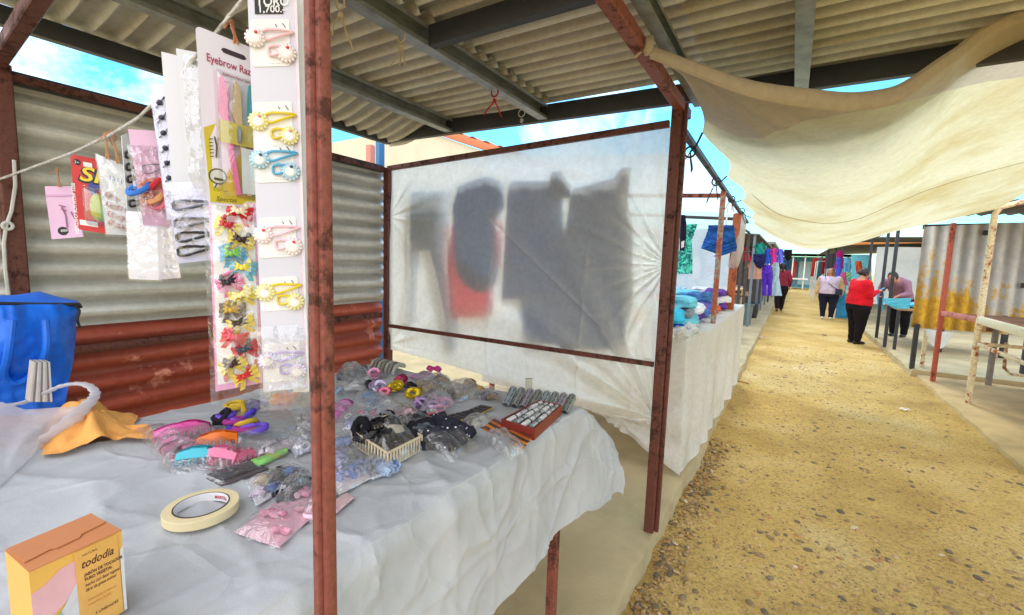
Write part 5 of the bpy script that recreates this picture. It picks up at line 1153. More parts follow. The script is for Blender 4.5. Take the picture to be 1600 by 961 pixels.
for k, (q, lb, ct, cc, kind, sz) in enumerate(MORE):
    r, mp = pack(ct.replace(' ', '_') if ct != 'pack' else 'clear_pack', lb, ct, q)
    if k % 3 == 0:
        mb = MB(); mb.prism([(.06, .08), (.94, .08), (.94, .92), (.06, .92)], mp, .0005, .002); mb.build('backing_card', CARDW if k % 2 else LILAC, r, smooth=False)
    for j in range(7 if kind == 'tie' else 5):
        mb = MB(); u, v = rn.uniform(.15, .85), rn.uniform(.2, .8); f_ = rn.uniform(.75, 1.1)
        if kind == 'tie': tie(mb, mp, u, v, sz, sz*.33, .010+.003*(j % 3))
        else: claw(mb, mp, u, v, sz*1.5, sz*.5, rn.uniform(0, 3), 6)
        mb.build('hair_tie' if kind == 'tie' else 'hair_claw', (cloth if kind == 'tie' else P)(*[int(min(255, x*f_)) for x in cc]), r)
    bag_film(r, mp, .022+.02*rn.random(), 40.+k)
# ------------------------------------------------------------------ shade cloth over the alley
SHADE = tarp('shade_cloth', srgb(234, 226, 188), srgb(206, 180, 112), trans=.52, samt=.46, ss=1.1, bump=.10)
SHADE2 = tarp('beige_cloth', srgb(212, 198, 174), srgb(190, 174, 146), trans=.42, samt=.3, ss=1.3, bump=.10)
NE = [tuple(on(x, y, 'Y', Y)) for x, y, Y in ((1018, 86, 1.75), (1090, 112, 1.80), (1160, 130, 1.87), (1240, 143, 2.0), (1320, 152, 2.15), (1390, 143, 2.26), (1430, 124, 2.33), (1490, 84, 2.42), (1600, 20, 2.56))]+[(1.5, 2.8, 2.85), (2.2, 3.0, 3.05)]
FE = [(-.46, 6.5, 2.14), (-.16, 7.25, 1.985), (.20, 7.55, 1.875), (.60, 7.6, 1.93), (1.05, 7.4, 2.10), (1.50, 7.45, 2.23), (1.96, 7.5, 2.36)]
UU = [0, .07, .15, .24, .33, .40, .46, .53, .62, .80, 1.]
UF = [0, .13, .28, .40, .55, .75, 1.]
NEs, FEs = spline(NE, 8), spline(FE, 8)
def along(uu, sp, u):
    n = len(uu)-1
    for i in range(n):
        if u <= uu[i+1] or i == n-1:
            t = (u-uu[i])/(uu[i+1]-uu[i])*8+i*8; k = min(int(t), len(sp)-2); return sp[k].lerp(sp[k+1], t-k)
def shade(u, v):
    a = along(UU, NEs, u); b = along(UF, FEs, u)
    p = a.lerp(b, v); e = sin(pi*v)
    p.z -= .05*e*sin(pi*u)
    d = smooth(.25, 0, u)
    s = abs(sin(pi*4.5*v))
    p.x += .075*s*d*smooth(0, .05, v)*smooth(1, .9, v) - 0
    p.z += .02*(1-s)*d
    p.z += (.010*sin(u*26+3*sin(v*5))*(1-u)**2+.012*fbm((u*3, v*6, 1), 1.4))*(.3+e) + .012*sin(v*40+u*6)*math.exp(-u/.10)
    # folds running out of the tied corner
    r = math.hypot(u*2.4, v*5.5)+1e-3; an = math.atan2(v*5.5, u*2.4)
    p.z += .014*sin(an*17)*math.exp(-r/.6)*smooth(0, .1, r)
    return p
def hw_(a): return .025+.15*smooth(0, .42, abs(a-.38))
sc_ = thing('shade_cloth', 'big stained cream shade cloth sagging across the alley from roof beam to right posts', 'shade cloth', (.6, 4.5, 2.0))
mb = MB(); mb.grid(lambda a, b: shade(a, b*hw_(a)), 90, 14); plabel(mb.build('near_strip', SHADE2, sc_), 'darker beige strip along the near edge')
mb = MB(); mb.grid(lambda a, b: shade(a, lerp(hw_(a), 1, b)), 90, 120); mb.build('main_sheet', SHADE, sc_)
mb = MB(); mb.tube([shade(k/90, .52)-V((0, 0, .004)) for k in range(91)], .0025, 5); mb.build('seam', P(190, 176, 140, .8), sc_)
mb = MB(); mb.tube([shade(k/90, 0)+V((0, .006, -.010-.008*sin(k*.07))) for k in range(91)], [(.010+.006*sin(pi*k/90), .022+.012*sin(pi*k/60)**2) for k in range(91)], 8); mb.build('hem', SHADE2, sc_)
p = V(NE[0]); mb = MB(); mb.blob(p+V((-.01, -.01, .03)), (.022, .022, .035), .3); mb.tube([p, p+V((-.03, -.01, .02)), p+V((-.06, -.01, .0))], .006, 6); mb.build('corner_knot', SHADE2, sc_)
for k, v in enumerate((.22, .44, .66, .88)):
    mb = MB(); p = shade(0, v); q = V((-.555, p.y, 2.25)); mb.tube([p, p.lerp(q, .5)+V((0, 0, -.02)), q], .006, 6); strand(mb, q, 3, .12+.05*(k % 2), .004, .04, k+4); mb.torus(q, .03, .006, Matrix.Rotation(pi/2, 3, 'X'), 12, 5); mb.build('tie', P(44, 50, 50, .8), sc_)

# ------------------------------------------------------------------ second stall (clothes)
BROWN = rusty('brown_post', srgb(150, 74, 48), srgb(90, 44, 30), .45, 26); DARKP = rusty('dark_post', srgb(66, 60, 60), srgb(80, 52, 40), .3, 20)
s2 = thing('clothes_stall', 'second stall with brown posts and a white canopy beyond the cream sheet', 'market stall', (-1.6, 4.6, .1))
def pt(fn, name, m, parent): mb = MB(); fn(mb); return mb.build(name, m, parent)
pt(lambda mb: mb.beam((-.57, 4.40, .1), (-.57, 4.40, 2.26), .042, .042), 'post', rusty('orange_chipped', srgb(166, 84, 56), srgb(190, 176, 160), .5, 18), s2)
pt(lambda mb: mb.beam((-.60, 5.95, .1), (-.60, 5.95, 2.22), .085, .085), 'post', rusty('orange_post', srgb(176, 92, 48), srgb(110, 56, 36), .3, 14), s2)
pt(lambda mb: mb.beam((-.565, 2.50, 2.33), (-.565, 6.9, 2.20), .034, .034), 'rail', DARKP, s2)
pt(lambda mb: mb.beam((-2.7, 4.40, 2.32), (-.57, 4.40, 2.22), .035, .035), 'rail', BROWN, s2)
pt(lambda mb: mb.beam((-2.7, 5.95, 2.30), (-.62, 5.95, 2.16), .035, .035), 'rail', DARKP, s2)
WHITEC = tarp('white_canopy', srgb(244, 246, 246), srgb(226, 232, 232), trans=.66, transp=.22, samt=.2, ss=1.5)
pt(lambda mb: mb.grid(lambda a, b: V((lerp(-.585, -2.8, a), lerp(3.3, 6.5, b), 2.345-.04*(b*3.4/3.4)*2+.20*a-.07*sin(pi*a)*abs(sin(pi*2*b))+.02*fbm((a*3, b*3, 2), 1.5))), 30, 40), 'canopy', WHITEC, s2)
pt(lambda mb: mb.grid(lambda a, b: V((lerp(-.66, -2.8, a), 6.55+.04*sin(a*30)*b, lerp(2.26+.2*a, 1.25, b))), 60, 8), 'back_sheet', WHITEC, s2)
pt(lambda mb: mb.tube([V((-.585, 6.0, 2.24)), V((-.56, 5.98, 2.1)), V((-.575, 5.96, 1.8)), V((-.60, 5.95, 1.62)), V((-.61, 5.95, 1.58))], [.05, .06, .07, .06, .052], 10), 'wrapped_cloth', WHITEC, s2)
t2 = thing('clothes_table', 'long table of folded clothes hidden under white plastic sheeting by the alley', 'table', (-1.5, 4.9, .1))
pt(lambda mb: mb.box((-1.5, 4.95, 1.06), (1.74, 3.3, .03)), 'tabletop', mat('plywood', (0, 0, 0)), t2)
for x, y in ((-.70, 3.4), (-2.3, 3.4), (-.70, 6.5), (-2.3, 6.5)): pt(lambda mb: mb.beam((x, y, .1), (x, y, 1.04), .04, .04), 'leg', BROWN, t2)
SHEETW = tarp('white_plastic_sheet', srgb(246, 246, 243), srgb(226, 222, 206), trans=.35, samt=.25, ss=1.8, bump=.25, rough=.4)
def skirt(a, b):           # over the top, down the alley side
    y = lerp(3.25, 6.9, a); xs_ = lerp(-.585, -.517, smooth(3.3, 4.1, y))
    if b < .35:
        x = lerp(-2.3, xs_, b/.35); z = 1.085+.006*fbm((x*2, y*2, 0), 2)
        return V((x, y, z))
    t = (b-.35)/.65; z = lerp(1.085, .115+.03*abs(nz((y, 1, 2), 2)), t)
    return V((xs_+.008*smooth(0, .1, t)+(.020*sin(y*7+2*sin(y*2.3))+.014*sin(y*17+t*2)+.015*fbm((y*1.5, t*2, 3), 1.6))*smooth(0, .5, t)+.012*t*smooth(5, 3.5, y), y, z))
cl2 = thing('plastic_tablecloth', 'white plastic sheet hanging to the pavement round the clothes table', 'tablecloth', (-1.2, 4.9, .12))
pt(lambda mb: mb.grid(skirt, 150, 60), 'long_side', SHEETW, cl2)
def nearend(a, b):
    x = lerp(-.578, -2.3, a); zb = interp([0, .22, .4, 1], [.115, .30, .45, .5], a); z = lerp(1.086, zb, b)
    dx, dz = x+1.05, z-.42; r = math.hypot(dx, dz)+.01; an = math.atan2(dz, dx)
    return V((x+.02*b*(1-a), 3.245-.035*sin(an*9)*math.exp(-r/.5)*smooth(0, .15, r)-.02*fbm((x*2, z*2, 1), 1.5)*b, z))
pt(lambda mb: mb.grid(nearend, 70, 40), 'near_side', SHEETW, cl2)
mb = MB(); mb.blob((-.68, 3.34, 1.10), (.10, .13, .07), .5, 4., sub=4); mb.blob((-.64, 3.62, 1.10), (.06, .2, .05), .5, 4., sub=4); tag(mb.build('plastic_bundle', SHEETW), 'crumpled white plastic bunched up on the near corner of the clothes table', 'plastic sheet')
# folded clothes, each its own
FC = [('royal blue', (40, 90, 206)), ('deep blue', (30, 60, 160)), ('aqua', (120, 206, 226)), ('white', (232, 232, 238)), ('orange', (236, 104, 60)), ('violet blue', (104, 104, 196)), ('turquoise', (60, 190, 226)), ('red', (220, 54, 76)), ('grey', (150, 156, 170)), ('purple', (104, 70, 160)), ('pale blue', (180, 212, 236)), ('denim blue', (76, 124, 190))]
POS = ['near end', 'behind the near end', 'before the middle', 'middle', 'past the middle', 'towards far end', 'far end']
rn = random.Random(12); k = 0; used = set()
for row in range(7):
    y = 3.45+row*.47
    for i in range(3+(row > 2)+(row > 4)):
        x = -.77-.23*i+rn.uniform(-.03, .03)
        for lv in range(3 if (i+row) % 2 else 2):
            nm, cc = FC[(k*5+row*3+lv) % 12]; k += 1
            key = (nm, row); 
            j = 0
            while (nm, row, lv) in used: j += 1; nm, cc = FC[(k*5+row*3+lv+j) % 12]
            used.add((nm, row, lv))
            mb = MB(); z0 = 1.095+.075*lv; sx, sy, sz = rn.uniform(.105, .135), rn.uniform(.14, .19), rn.uniform(.034, .046)
            rz = rn.uniform(-.5, .5); oo = rn.random()*40; Mx = Matrix.Rotation(rz, 3, 'Z')
            bm = bmesh.new(); bmesh.ops.create_cube(bm, size=2); bmesh.ops.subdivide_edges(bm, edges=bm.edges[:], cuts=5, use_grid_fill=True); bm.verts.index_update(); vs = []
            for v in bm.verts:
                p = v.co; l = (abs(p.x)**4+abs(p.y)**4+abs(p.z)**4)**.25; p = p/l
                q = V((p.x*sx, p.y*sy, p.z*sz))*(1+.26*fbm(p, .9, oo)+.10*fbm(p, 3.2, oo)); q.z += .02*nz(p, 1.6, oo)+.004*sin(p.z*9)
                vs.append(V((x+rn.uniform(-.0, .0), y, z0+sz))+Mx @ q)
            mb.add(vs, [[v.index for v in f.verts] for f in bm.faces]); bm.free()
            mt = mat('folded_'+nm.replace(' ', '_'), srgb(*cc), .9, var=.55 if k % 3 == 0 else .2, vs=16 if k % 3 == 0 else 9, bump=.3, bs=60, spec=.2)
            tag(mb.build('folded_garment', mt), '%s folded garment, %s its stack, %s of clothes table' % (nm, ['bottom of', 'second in', 'top of'][lv], POS[row]), 'garment', 'folded clothes on the clothes table')
DEN = mat('denim', srgb(44, 104, 186), .85, var=.45, vs=10, bump=.3, bs=140, spec=.2)
g = thing('denim_shorts', 'blue denim shorts hanging behind the first orange post of the clothes stall', 'shorts', on(1122, 400, 'Y', 5.3))
mb = MB(); mp_ = pxplane('Y', 5.3)
strips(mb, mp_, [[(352, 1107, 1147), (360, 1106, 1148), (378, 1099, 1150)], [(378, 1099, 1125), (388, 1095, 1122), (396, 1118, 1121)], [(377, 1124, 1150), (386, 1124, 1152), (392, 1126, 1150), (401, 1114, 1124)]], 9, .02); mb.build('shorts', DEN, g)
mb = MB(); mb.tube([on(x, y, 'Y', 5.25) for x, y in ((1107, 353), (1128, 356), (1147, 353))], .012, 6); mb.tube([on(x, y, 'Y', 5.25) for x, y in ((1126, 357), (1124, 376))], .005, 5); mb.tube([on(x, y, 'Y', 5.24) for x, y in ((1110, 362), (1114, 371), (1121, 376))], .006, 5); mb.build('stitched_seam', P(30, 74, 150, .8), g)
mb = MB(); mb.tube([on(x, y, 'Y', 5.3) for x, y in ((1137, 325), (1135, 345), (1134, 366))], .01, 6); tag(mb.build('white_strap', WHITE), 'white strap hanging from the rail over the denim shorts', 'strap')
def leafy():
    mt, nt, out = nodes('green_leaf_print'); L = nt.links.new; tc = N(nt, 'TexCoord'); n_ = N(nt, 'TexNoise', Scale=16., Detail=3., Distortion=1.5); L(tc.outputs['Object'], n_.inputs['Vector'])
    r = ramp(nt, [(.46, srgb(96, 226, 196)), (.52, srgb(30, 120, 120))], n_.outputs['Fac']); b = N(nt, 'BsdfPrincipled', Roughness=.9); L(r.outputs[0], b.inputs['Base Color']); L(b.outputs[0], out.inputs[0]); return mt
pxgarment('green_dress', 'mint green leaf-print dress hanging between the cream sheet post and the shorts', 'dress', 'Y', 6.3, [[(350, 1074, 1090), (362, 1070, 1086), (375, 1066, 1081), (400, 1058, 1082), (428, 1056, 1082)]], leafy(), wr=.02)
g = pxgarment('navy_garment', 'narrow navy garment with a white mark hanging right beside the cream sheet post', 'garment', 'Y', 4.2, [[(336, 1064, 1071), (345, 1063, 1072), (352, 1062, 1073), (375, 1062, 1072), (392, 1062, 1069)]], cloth(40, 38, 66), wr=.01)
mb = MB(); mb.prism([(1065, 378), (1070, 376), (1069, 386), (1065, 388)], pxplane('Y', 4.18), .012, .016); mb.build('white_mark', WHITE, g, smooth=False)
# low corrugated fence behind it
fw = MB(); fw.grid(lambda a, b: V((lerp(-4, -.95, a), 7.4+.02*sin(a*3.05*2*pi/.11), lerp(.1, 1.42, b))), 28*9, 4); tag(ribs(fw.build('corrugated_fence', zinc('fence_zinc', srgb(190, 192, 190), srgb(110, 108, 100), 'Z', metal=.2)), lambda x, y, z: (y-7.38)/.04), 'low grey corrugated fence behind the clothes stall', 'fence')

# ------------------------------------------------------------------ third stall on the left
s3 = thing('plywood_stall', 'dark thin posts with a bare plywood counter past the clothes stall', 'market stall', (-1.4, 9.2, .1))
for x, y, h in ((-.83, 9.5, 2.3), (-.80, 10.3, 2.3), (-2.4, 9.5, 2.3), (-2.4, 10.3, 2.3)): pt(lambda mb: mb.beam((x, y, .1), (x, y, h), .05, .05), 'post', DARKP, s3)
pt(lambda mb: mb.beam((-.83, 9.5, .62), (-.80, 10.3, .62), .03, .03), 'rail', DARKP, s3)
pt(lambda mb: mb.beam((-.83, 9.5, 2.3), (-.80, 10.3, 2.3), .04, .04), 'rail', DARKP, s3); pt(lambda mb: mb.beam((-2.4, 9.5, 2.3), (-.83, 9.5, 2.3), .04, .04), 'rail', DARKP, s3); pt(lambda mb: mb.beam((-2.4, 10.3, 1.0), (-.8, 10.3, 1.0), .03, .03), 'rail', DARKP, s3)
pt(lambda mb: mb.bbox((-1.66, 10.7, 1.13), (1.6, 1.0, .03)), 'counter', mat('pale_plywood', srgb(206, 170, 120), .7, var=.25, vs=3), s3)
pt(lambda mb: mb.beam((-.9, 11.1, .1), (-.9, 11.1, 1.115), .035, .035), 'leg', P(206, 180, 130, .7), s3); pt(lambda mb: mb.beam((-2.3, 11.1, .1), (-2.3, 11.1, 1.115), .035, .035), 'leg', P(206, 180, 130, .7), s3)
pt(lambda mb: mb.beam((-2.3, 10.3, .1), (-2.3, 10.3, 1.115), .035, .035), 'leg', P(206, 180, 130, .7), s3)

# long clothes stall further down: roof, posts, hanging clothes
s4 = thing('far_clothes_stall', 'far stall under a grey sheet roof with bright clothes hanging along its front', 'market stall', (-2.2, 16, .1))
pt(lambda mb: mb.grid(lambda a, b: V((lerp(-5.5, -.75, a), lerp(12.6, 21, b), lerp(2.75, 2.40, a)+.03*sin(lerp(12.6, 21, b)*2*pi/.3))), 6, 200), 'roof_sheet', zinc('far_zinc', srgb(150, 146, 138), srgb(90, 84, 76), 'X'), s4)
for y in (12.7, 15.4, 18.1, 20.9): pt(lambda mb: mb.beam((-.85, y, .1), (-.85, y, 2.40), .06, .06), 'post', P(110, 126, 140, .5), s4); pt(lambda mb: mb.beam((-5.2, y, .1), (-5.2, y, 2.7), .06, .06), 'post', DARKP, s4)
for y in (12.7, 15.4): pt(lambda mb: mb.tube([(-5.0, y, 1.98), (-.85, y, 1.98)], .018, 8), 'rail', DARKP, s4)
pt(lambda mb: mb.grid(lambda a, b: V((lerp(-5.3, -1.0, a), 20.9, lerp(2.5, .1, b))), 4, 4), 'back_sheet', cloth(96, 90, 96), s4)
pt(lambda mb: mb.box((-2.4, 14.2, .86), (2.9, 1.5, .05)), 'counter', mat('plywood', (0, 0, 0)), s4)
pt(lambda mb: mb.box((-1.2, 14.0, .47), (.06, 1.3, .72)), 'counter_front', P(120, 140, 146, .6), s4)
GH = 'clothes hanging in the far left stall'
def shirt(x0, x1, y0, y1, sl=.22):
    w = x1-x0; return [[(y0, x0+w*.3, x1-w*.3), (y0+(y1-y0)*.08, x0+w*sl, x1-w*sl), (y1, x0+w*sl*.9, x1-w*sl*.9)], [(y0+(y1-y0)*.06, x0+w*.24, x0+w*.34), (y0+(y1-y0)*.38, x0, x0+w*.2)], [(y0+(y1-y0)*.06, x1-w*.34, x1-w*.24), (y0+(y1-y0)*.38, x1-w*.2, x1)]]
def dress(x0, x1, y0, y1, k=.22):
    w = x1-x0; h = y1-y0; return [[(y0, x0+w*.3, x1-w*.3), (y0+h*.2, x0+w*.2, x1-w*.2), (y0+h*.45, x0+w*.26, x1-w*.26), (y1, x0, x1)]]
def trousers(x0, x1, y0, y1):
    m_ = (x0+x1)/2; h = y1-y0; return [[(y0, x0+.12*(x1-x0), x1-.12*(x1-x0)), (y0+h*.28, x0, x1)], [(y0+h*.28, x0, m_), (y1, x0+1, m_-.6)], [(y0+h*.28, m_, x1), (y1, m_+.6, x1-1)]]
def halter(x0, x1, y0, y1):
    w = x1-x0; h = y1-y0; return [[(y0, x0, x1), (y0+h*.5, x0, x1-w*.03), (y0+h*.8, x0+w*.18, x1-w*.2), (y1, x0+w*.4, x1-w*.4)]]
for nm, lb, ct, Y, rows, cc in (
  ('navy_camisole', 'navy halter top with a teal collar hung on the far left stall', 'top', 12.6, halter(1177, 1197, 397, 420), (32, 36, 86)),
  ('teal_blouse', 'teal top on a hanger above the navy halter', 'top', 12.7, shirt(1176, 1199, 380, 398), (30, 140, 130)),
  ('maroon_shirt', 'maroon shirt hanging low behind the plywood counter', 'shirt', 12.5, shirt(1094, 1122, 414, 444), (116, 26, 60)),
  ('lilac_shirt', 'lilac shirt hanging above the maroon shirt', 'shirt', 13.0, shirt(1098, 1126, 396, 414), (176, 130, 214)),
  ('pink_belt_shorts', 'black shorts with a pink waistband beneath the denim shorts', 'shorts', 12.9, trousers(1127, 1148, 402, 418), (30, 22, 36)),
  ('pink_camisole', 'pale pink top with thin straps left of the orange post', 'top', 12.8, halter(1133, 1146, 415, 432), (226, 176, 186)),
  ('white_blouse', 'white blouse at the left end of the far rail', 'blouse', 12.9, shirt(1078, 1098, 400, 440), (214, 206, 206)),
  ('grey_camisole', 'grey top between the maroon shirt and the pale pink top', 'top', 13.0, halter(1121, 1135, 414, 434), (116, 126, 150)),
  ('red_dress', 'red dress between the dark posts', 'dress', 13.4, dress(1158, 1175, 386, 408), (206, 40, 70)),
  ('beige_blouse', 'beige blouse hanging under the navy halter', 'blouse', 13.2, shirt(1162, 1198, 408, 436), (206, 160, 140)),
  ('purple_trousers', 'purple trousers hanging at the right end of the far left stall', 'trousers', 12.75, trousers(1190, 1207, 414, 462), (90, 50, 190)),
  ('blue_shirt', 'bright blue shirt left of the pink one on the far rail', 'shirt', 15.3, shirt(1193, 1208, 389, 412), (60, 110, 230)),
  ('pink_shirt', 'hot pink shirt in the middle of the far rail', 'shirt', 15.2, shirt(1202, 1217, 388, 413), (236, 70, 170)),
  ('violet_shirt', 'violet blue shirt right of the pink one on the far rail', 'shirt', 15.1, shirt(1212, 1227, 389, 411), (110, 120, 236)),
  ('long_pale_dress', 'long pale blue spotted dress hanging lowest at the stall corner', 'dress', 14.9, dress(1203, 1222, 410, 462), (170, 200, 220)),
  ('black_garment', 'black garment bundled at the right end of the far rail', 'garment', 14.8, halter(1225, 1238, 390, 408), (28, 22, 34)),
  ('dark_purple_dress', 'dark purple dress just behind the long pale dress', 'dress', 15.5, dress(1196, 1212, 418, 445), (60, 40, 110))):
    pxgarment(nm, lb, ct, 'Y', Y, rows, cloth(*cc), wr=.03, group=GH)
for k, (x, y, nm, cc) in enumerate(((-1.25, 14.0, 'black', (40, 40, 60)), (-1.5, 14.3, 'pink', (206, 110, 200)), (-1.9, 14.1, 'blue', (70, 110, 190)), (-1.3, 14.6, 'white', (206, 210, 220)), (-2.3, 14.2, 'purple', (110, 80, 160)))):
    mb = MB(); mb.blob((x, y, .95), (.2, .24, .10), .4, 3., sub=3); tag(mb.build('clothes_heap', cloth(*cc)), '%s heap of clothes on the counter of the far left stall' % nm, 'clothes', 'heaps of clothes in the far left stall')
# drum
dr = thing('bucket', 'grey green plastic bin standing in front of the far left counter', 'bin', (-1.02, 13.1, .1)); mb = MB()
mb.lathe((-1.02, 13.1, .1), [(0, 0), (.21, 0), (.25, .5), (.27, .52), (.27, .55), (.24, .55), (.23, .5), (.2, .05), (0, .05)], 24); mb.build('bin', P(96, 120, 120, .5), dr)
mb = MB(); mb.tube([(-1.02-.26, 13.1, .62-.02), (-1.02-.2, 13.1, .75), (-1.02, 13.1, .8), (-1.02+.2, 13.1, .75), (-1.02+.26, 13.1, .6)], .01, 6); mb.build('handle', INK, dr)
mb = MB(); mb.lathe((-.95, 15.1, .1), [(0, 0), (.16, 0), (.2, .2), (.19, .42), (.12, .46), (0, .46)], 20); tag(mb.build('black_pot', P(30, 28, 34, .5)), 'black pot on the pavement below the long pale dress', 'pot')

# ------------------------------------------------------------------ right-hand stall: corrugated wall, post and table frames
RW = [srgb(168, 170, 168), srgb(206, 160, 40)]
def yellow_zinc():
    mt, nt, out = nodes('yellow_flaking_zinc'); L = nt.links.new; tc = N(nt, 'TexCoord'); o = tc.outputs['Object']
    mp = N(nt, 'Mapping'); mp.inputs['Scale'].default_value = (1.6, 1.6, 1.1); L(o, mp.inputs[0])
    n1 = N(nt, 'TexNoise', Scale=3.2, Detail=9., Roughness=.7); L(mp.outputs[0], n1.inputs['Vector']); n2 = N(nt, 'TexNoise', Scale=14., Detail=8., Roughness=.7); L(mp.outputs[0], n2.inputs['Vector'])
    sp = N(nt, 'SeparateXYZ'); L(o, sp.inputs[0])
    m1 = N(nt, 'MapRange'); L(sp.outputs[0], m1.inputs[0]); m1.inputs[1].default_value = -1.5; m1.inputs[2].default_value = -.55; m1.inputs[3].default_value = .34; m1.inputs[4].default_value = 0.
    m2 = N(nt, 'MapRange'); L(sp.outputs[2], m2.inputs[0]); m2.inputs[1].default_value = .2; m2.inputs[2].default_value = 1.35; m2.inputs[3].default_value = .30; m2.inputs[4].default_value = -.50
    a = N(nt, 'Math', operation='ADD'); L(m1.outputs[0], a.inputs[0]); L(m2.outputs[0], a.inputs[1])
    b0 = N(nt, 'Math', operation='MULTIPLY_ADD'); L(n1.outputs['Fac'], b0.inputs[0]); b0.inputs[1].default_value = 1.9; b0.inputs[2].default_value = -.45
    b_ = N(nt, 'Math', operation='ADD'); L(a.outputs[0], b_.inputs[0]); L(b0.outputs[0], b_.inputs[1])
    c_ = N(nt, 'Math', operation='MULTIPLY_ADD'); L(n2.outputs['Fac'], c_.inputs[0]); c_.inputs[1].default_value = .7; L(b_.outputs[0], c_.inputs[2])
    r = ramp(nt, [(.98, (0, 0, 0)), (1.0, (1, 1, 1))], c_.outputs[0])
    rr = N(nt, 'MapRange'); L(c_.outputs[0], rr.inputs[0]); rr.inputs[1].default_value = .98; rr.inputs[2].default_value = 1.22
    g = ramp(nt, [(.3, srgb(176, 178, 176)), (.7, srgb(222, 222, 218))], n1.outputs['Fac']); y = ramp(nt, [(.3, srgb(176, 122, 20)), (.7, srgb(226, 186, 60))], n2.outputs['Fac'])
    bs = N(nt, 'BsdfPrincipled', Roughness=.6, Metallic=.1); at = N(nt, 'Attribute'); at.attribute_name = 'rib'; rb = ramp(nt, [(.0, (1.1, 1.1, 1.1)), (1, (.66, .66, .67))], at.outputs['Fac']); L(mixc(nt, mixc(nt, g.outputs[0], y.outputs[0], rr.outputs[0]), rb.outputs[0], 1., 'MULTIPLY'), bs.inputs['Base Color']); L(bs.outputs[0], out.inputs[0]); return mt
rw = thing('corrugated_stall_wall', 'grey corrugated wall with peeling yellow paint hung behind the right stall frame', 'wall', (3.3, 9.3, .75))
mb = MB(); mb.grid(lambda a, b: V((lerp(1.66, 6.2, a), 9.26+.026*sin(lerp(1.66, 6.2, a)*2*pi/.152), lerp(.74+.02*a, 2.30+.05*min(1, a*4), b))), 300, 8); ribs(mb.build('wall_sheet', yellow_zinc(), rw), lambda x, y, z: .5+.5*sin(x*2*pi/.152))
mb = MB(); mb.beam((1.66, 9.32, 2.30), (6.2, 9.32, 2.36), .05, .07); mb.build('top_rail', BLACKB, rw)
for x, z in ((2.34, 2.20), (2.80, 1.46), (2.66, .98)):
    mb = MB(); mb.box((x, 9.225, z), (.055, .012, .07)); mb.build('bolt_plate', INK, rw)
rs = thing('right_stall', 'right stall frame of rust orange, cream and black posts with an empty table frame', 'market stall', (2.4, 8.4, .04))
CRM = rusty('cream_rust', srgb(222, 206, 170), srgb(190, 96, 62), .42, 16); ORP = rusty('orange_rust', srgb(176, 84, 62), srgb(120, 60, 44), .3, 16); PINKP = rusty('pink_rust', srgb(196, 120, 104), srgb(150, 80, 60), .3, 16)
pt(lambda mb: mb.tube([(1.95, 7.475, .02), (1.95, 7.475, 2.30), (1.99, 7.475, 2.38), (2.15, 7.475, 2.43), (2.5, 7.475, 2.45)], .032, 10), 'post', CRM, rs)
pt(lambda mb: mb.beam((1.86, 8.65, .03), (1.86, 8.65, 2.30), .055, .055), 'post', ORP, rs)
pt(lambda mb: mb.beam((1.72, 9.22, .09), (1.72, 9.22, .80), .06, .06), 'post', BLACKB, rs)
pt(lambda mb: mb.beam((1.87, 9.40, .09), (1.87, 9.40, .74), .05, .05), 'post', CRM, rs)
pt(lambda mb: mb.beam((1.87, 8.63, 1.03), (1.95, 7.50, 1.055), .05, .07), 'table_rail', PINKP, rs)
pt(lambda mb: mb.beam((1.95, 7.45, 1.055), (2.02, 5.2, 1.03), .05, .09), 'table_rail', P(232, 222, 196, .5), rs)
pt(lambda mb: mb.beam((1.95, 7.47, .77), (2.02, 5.2, .74), .03, .04), 'table_rail', CRM, rs)
pt(lambda mb: mb.beam((1.95, 7.475, .77), (4.5, 7.475, .77), .03, .04), 'table_rail', CRM, rs)
pt(lambda mb: mb.beam((2.02, 5.2, .0), (2.02, 5.2, 1.0), .05, .05), 'leg', CRM, rs)
pt(lambda mb: mb.tube([(2.50, 8.9, .03), (2.50, 8.9, .90)], .035, 10), 'leg', mat('grey_pipe', srgb(130, 124, 116), .6, var=.3), rs)
pt(lambda mb: mb.beam((2.42, 8.85, .80), (2.42, 8.85, .98), .06, .06), 'leg', MAROON2, rs)
pt(lambda mb: mb.tube([(2.62, 8.9, .66), (2.64, 8.92, .30), (2.72, 8.94, .22), (3.3, 9.0, .2), (5.2, 9.0, .2)], .02, 8), 'brace', CRM, rs)
pt(lambda mb: mb.bbox((3.25, 7.0, 1.035), (2.4, 3.2, .025)), 'table_board', rusty('rusted_board', srgb(150, 104, 78), srgb(110, 72, 54), .4, 8), rs)
for x in (2.5, 3.35, 4.3): pt(lambda mb: mb.beam((x, 11.5, .1), (x, 11.5, .9), .08, .08), 'leg', BLACKB, rs)
pt(lambda mb: mb.beam((3.15, 9.9, .1), (3.15, 9.9, .9), .09, .09), 'leg', BLACKB, rs)
pt(lambda mb: mb.grid(lambda a, b: V((lerp(1.7, 6, a), lerp(7.55, 9.6, b), 2.46+.03*b+.015*sin(lerp(1.7, 6, a)*2*pi/.15))), 200, 6), 'roof_sheet', zinc('right_roof_zinc', srgb(140, 136, 126), srgb(84, 78, 68), 'Y'), rs)
mb = MB(); mb.grid(lambda a, b: on(lerp(1446, 1500, a), lerp(514, 522, a)+lerp(0, 28*sin(pi*min(1, a*1.25+.05))**.7, b), 'Y', 9.32)+V((0, .03*sin(b*6), 0)), 20, 8); tag(mb.build('sagging_sheet', SHEETW), 'grubby white sheet sagging below the yellow corner of the right wall', 'sheet')
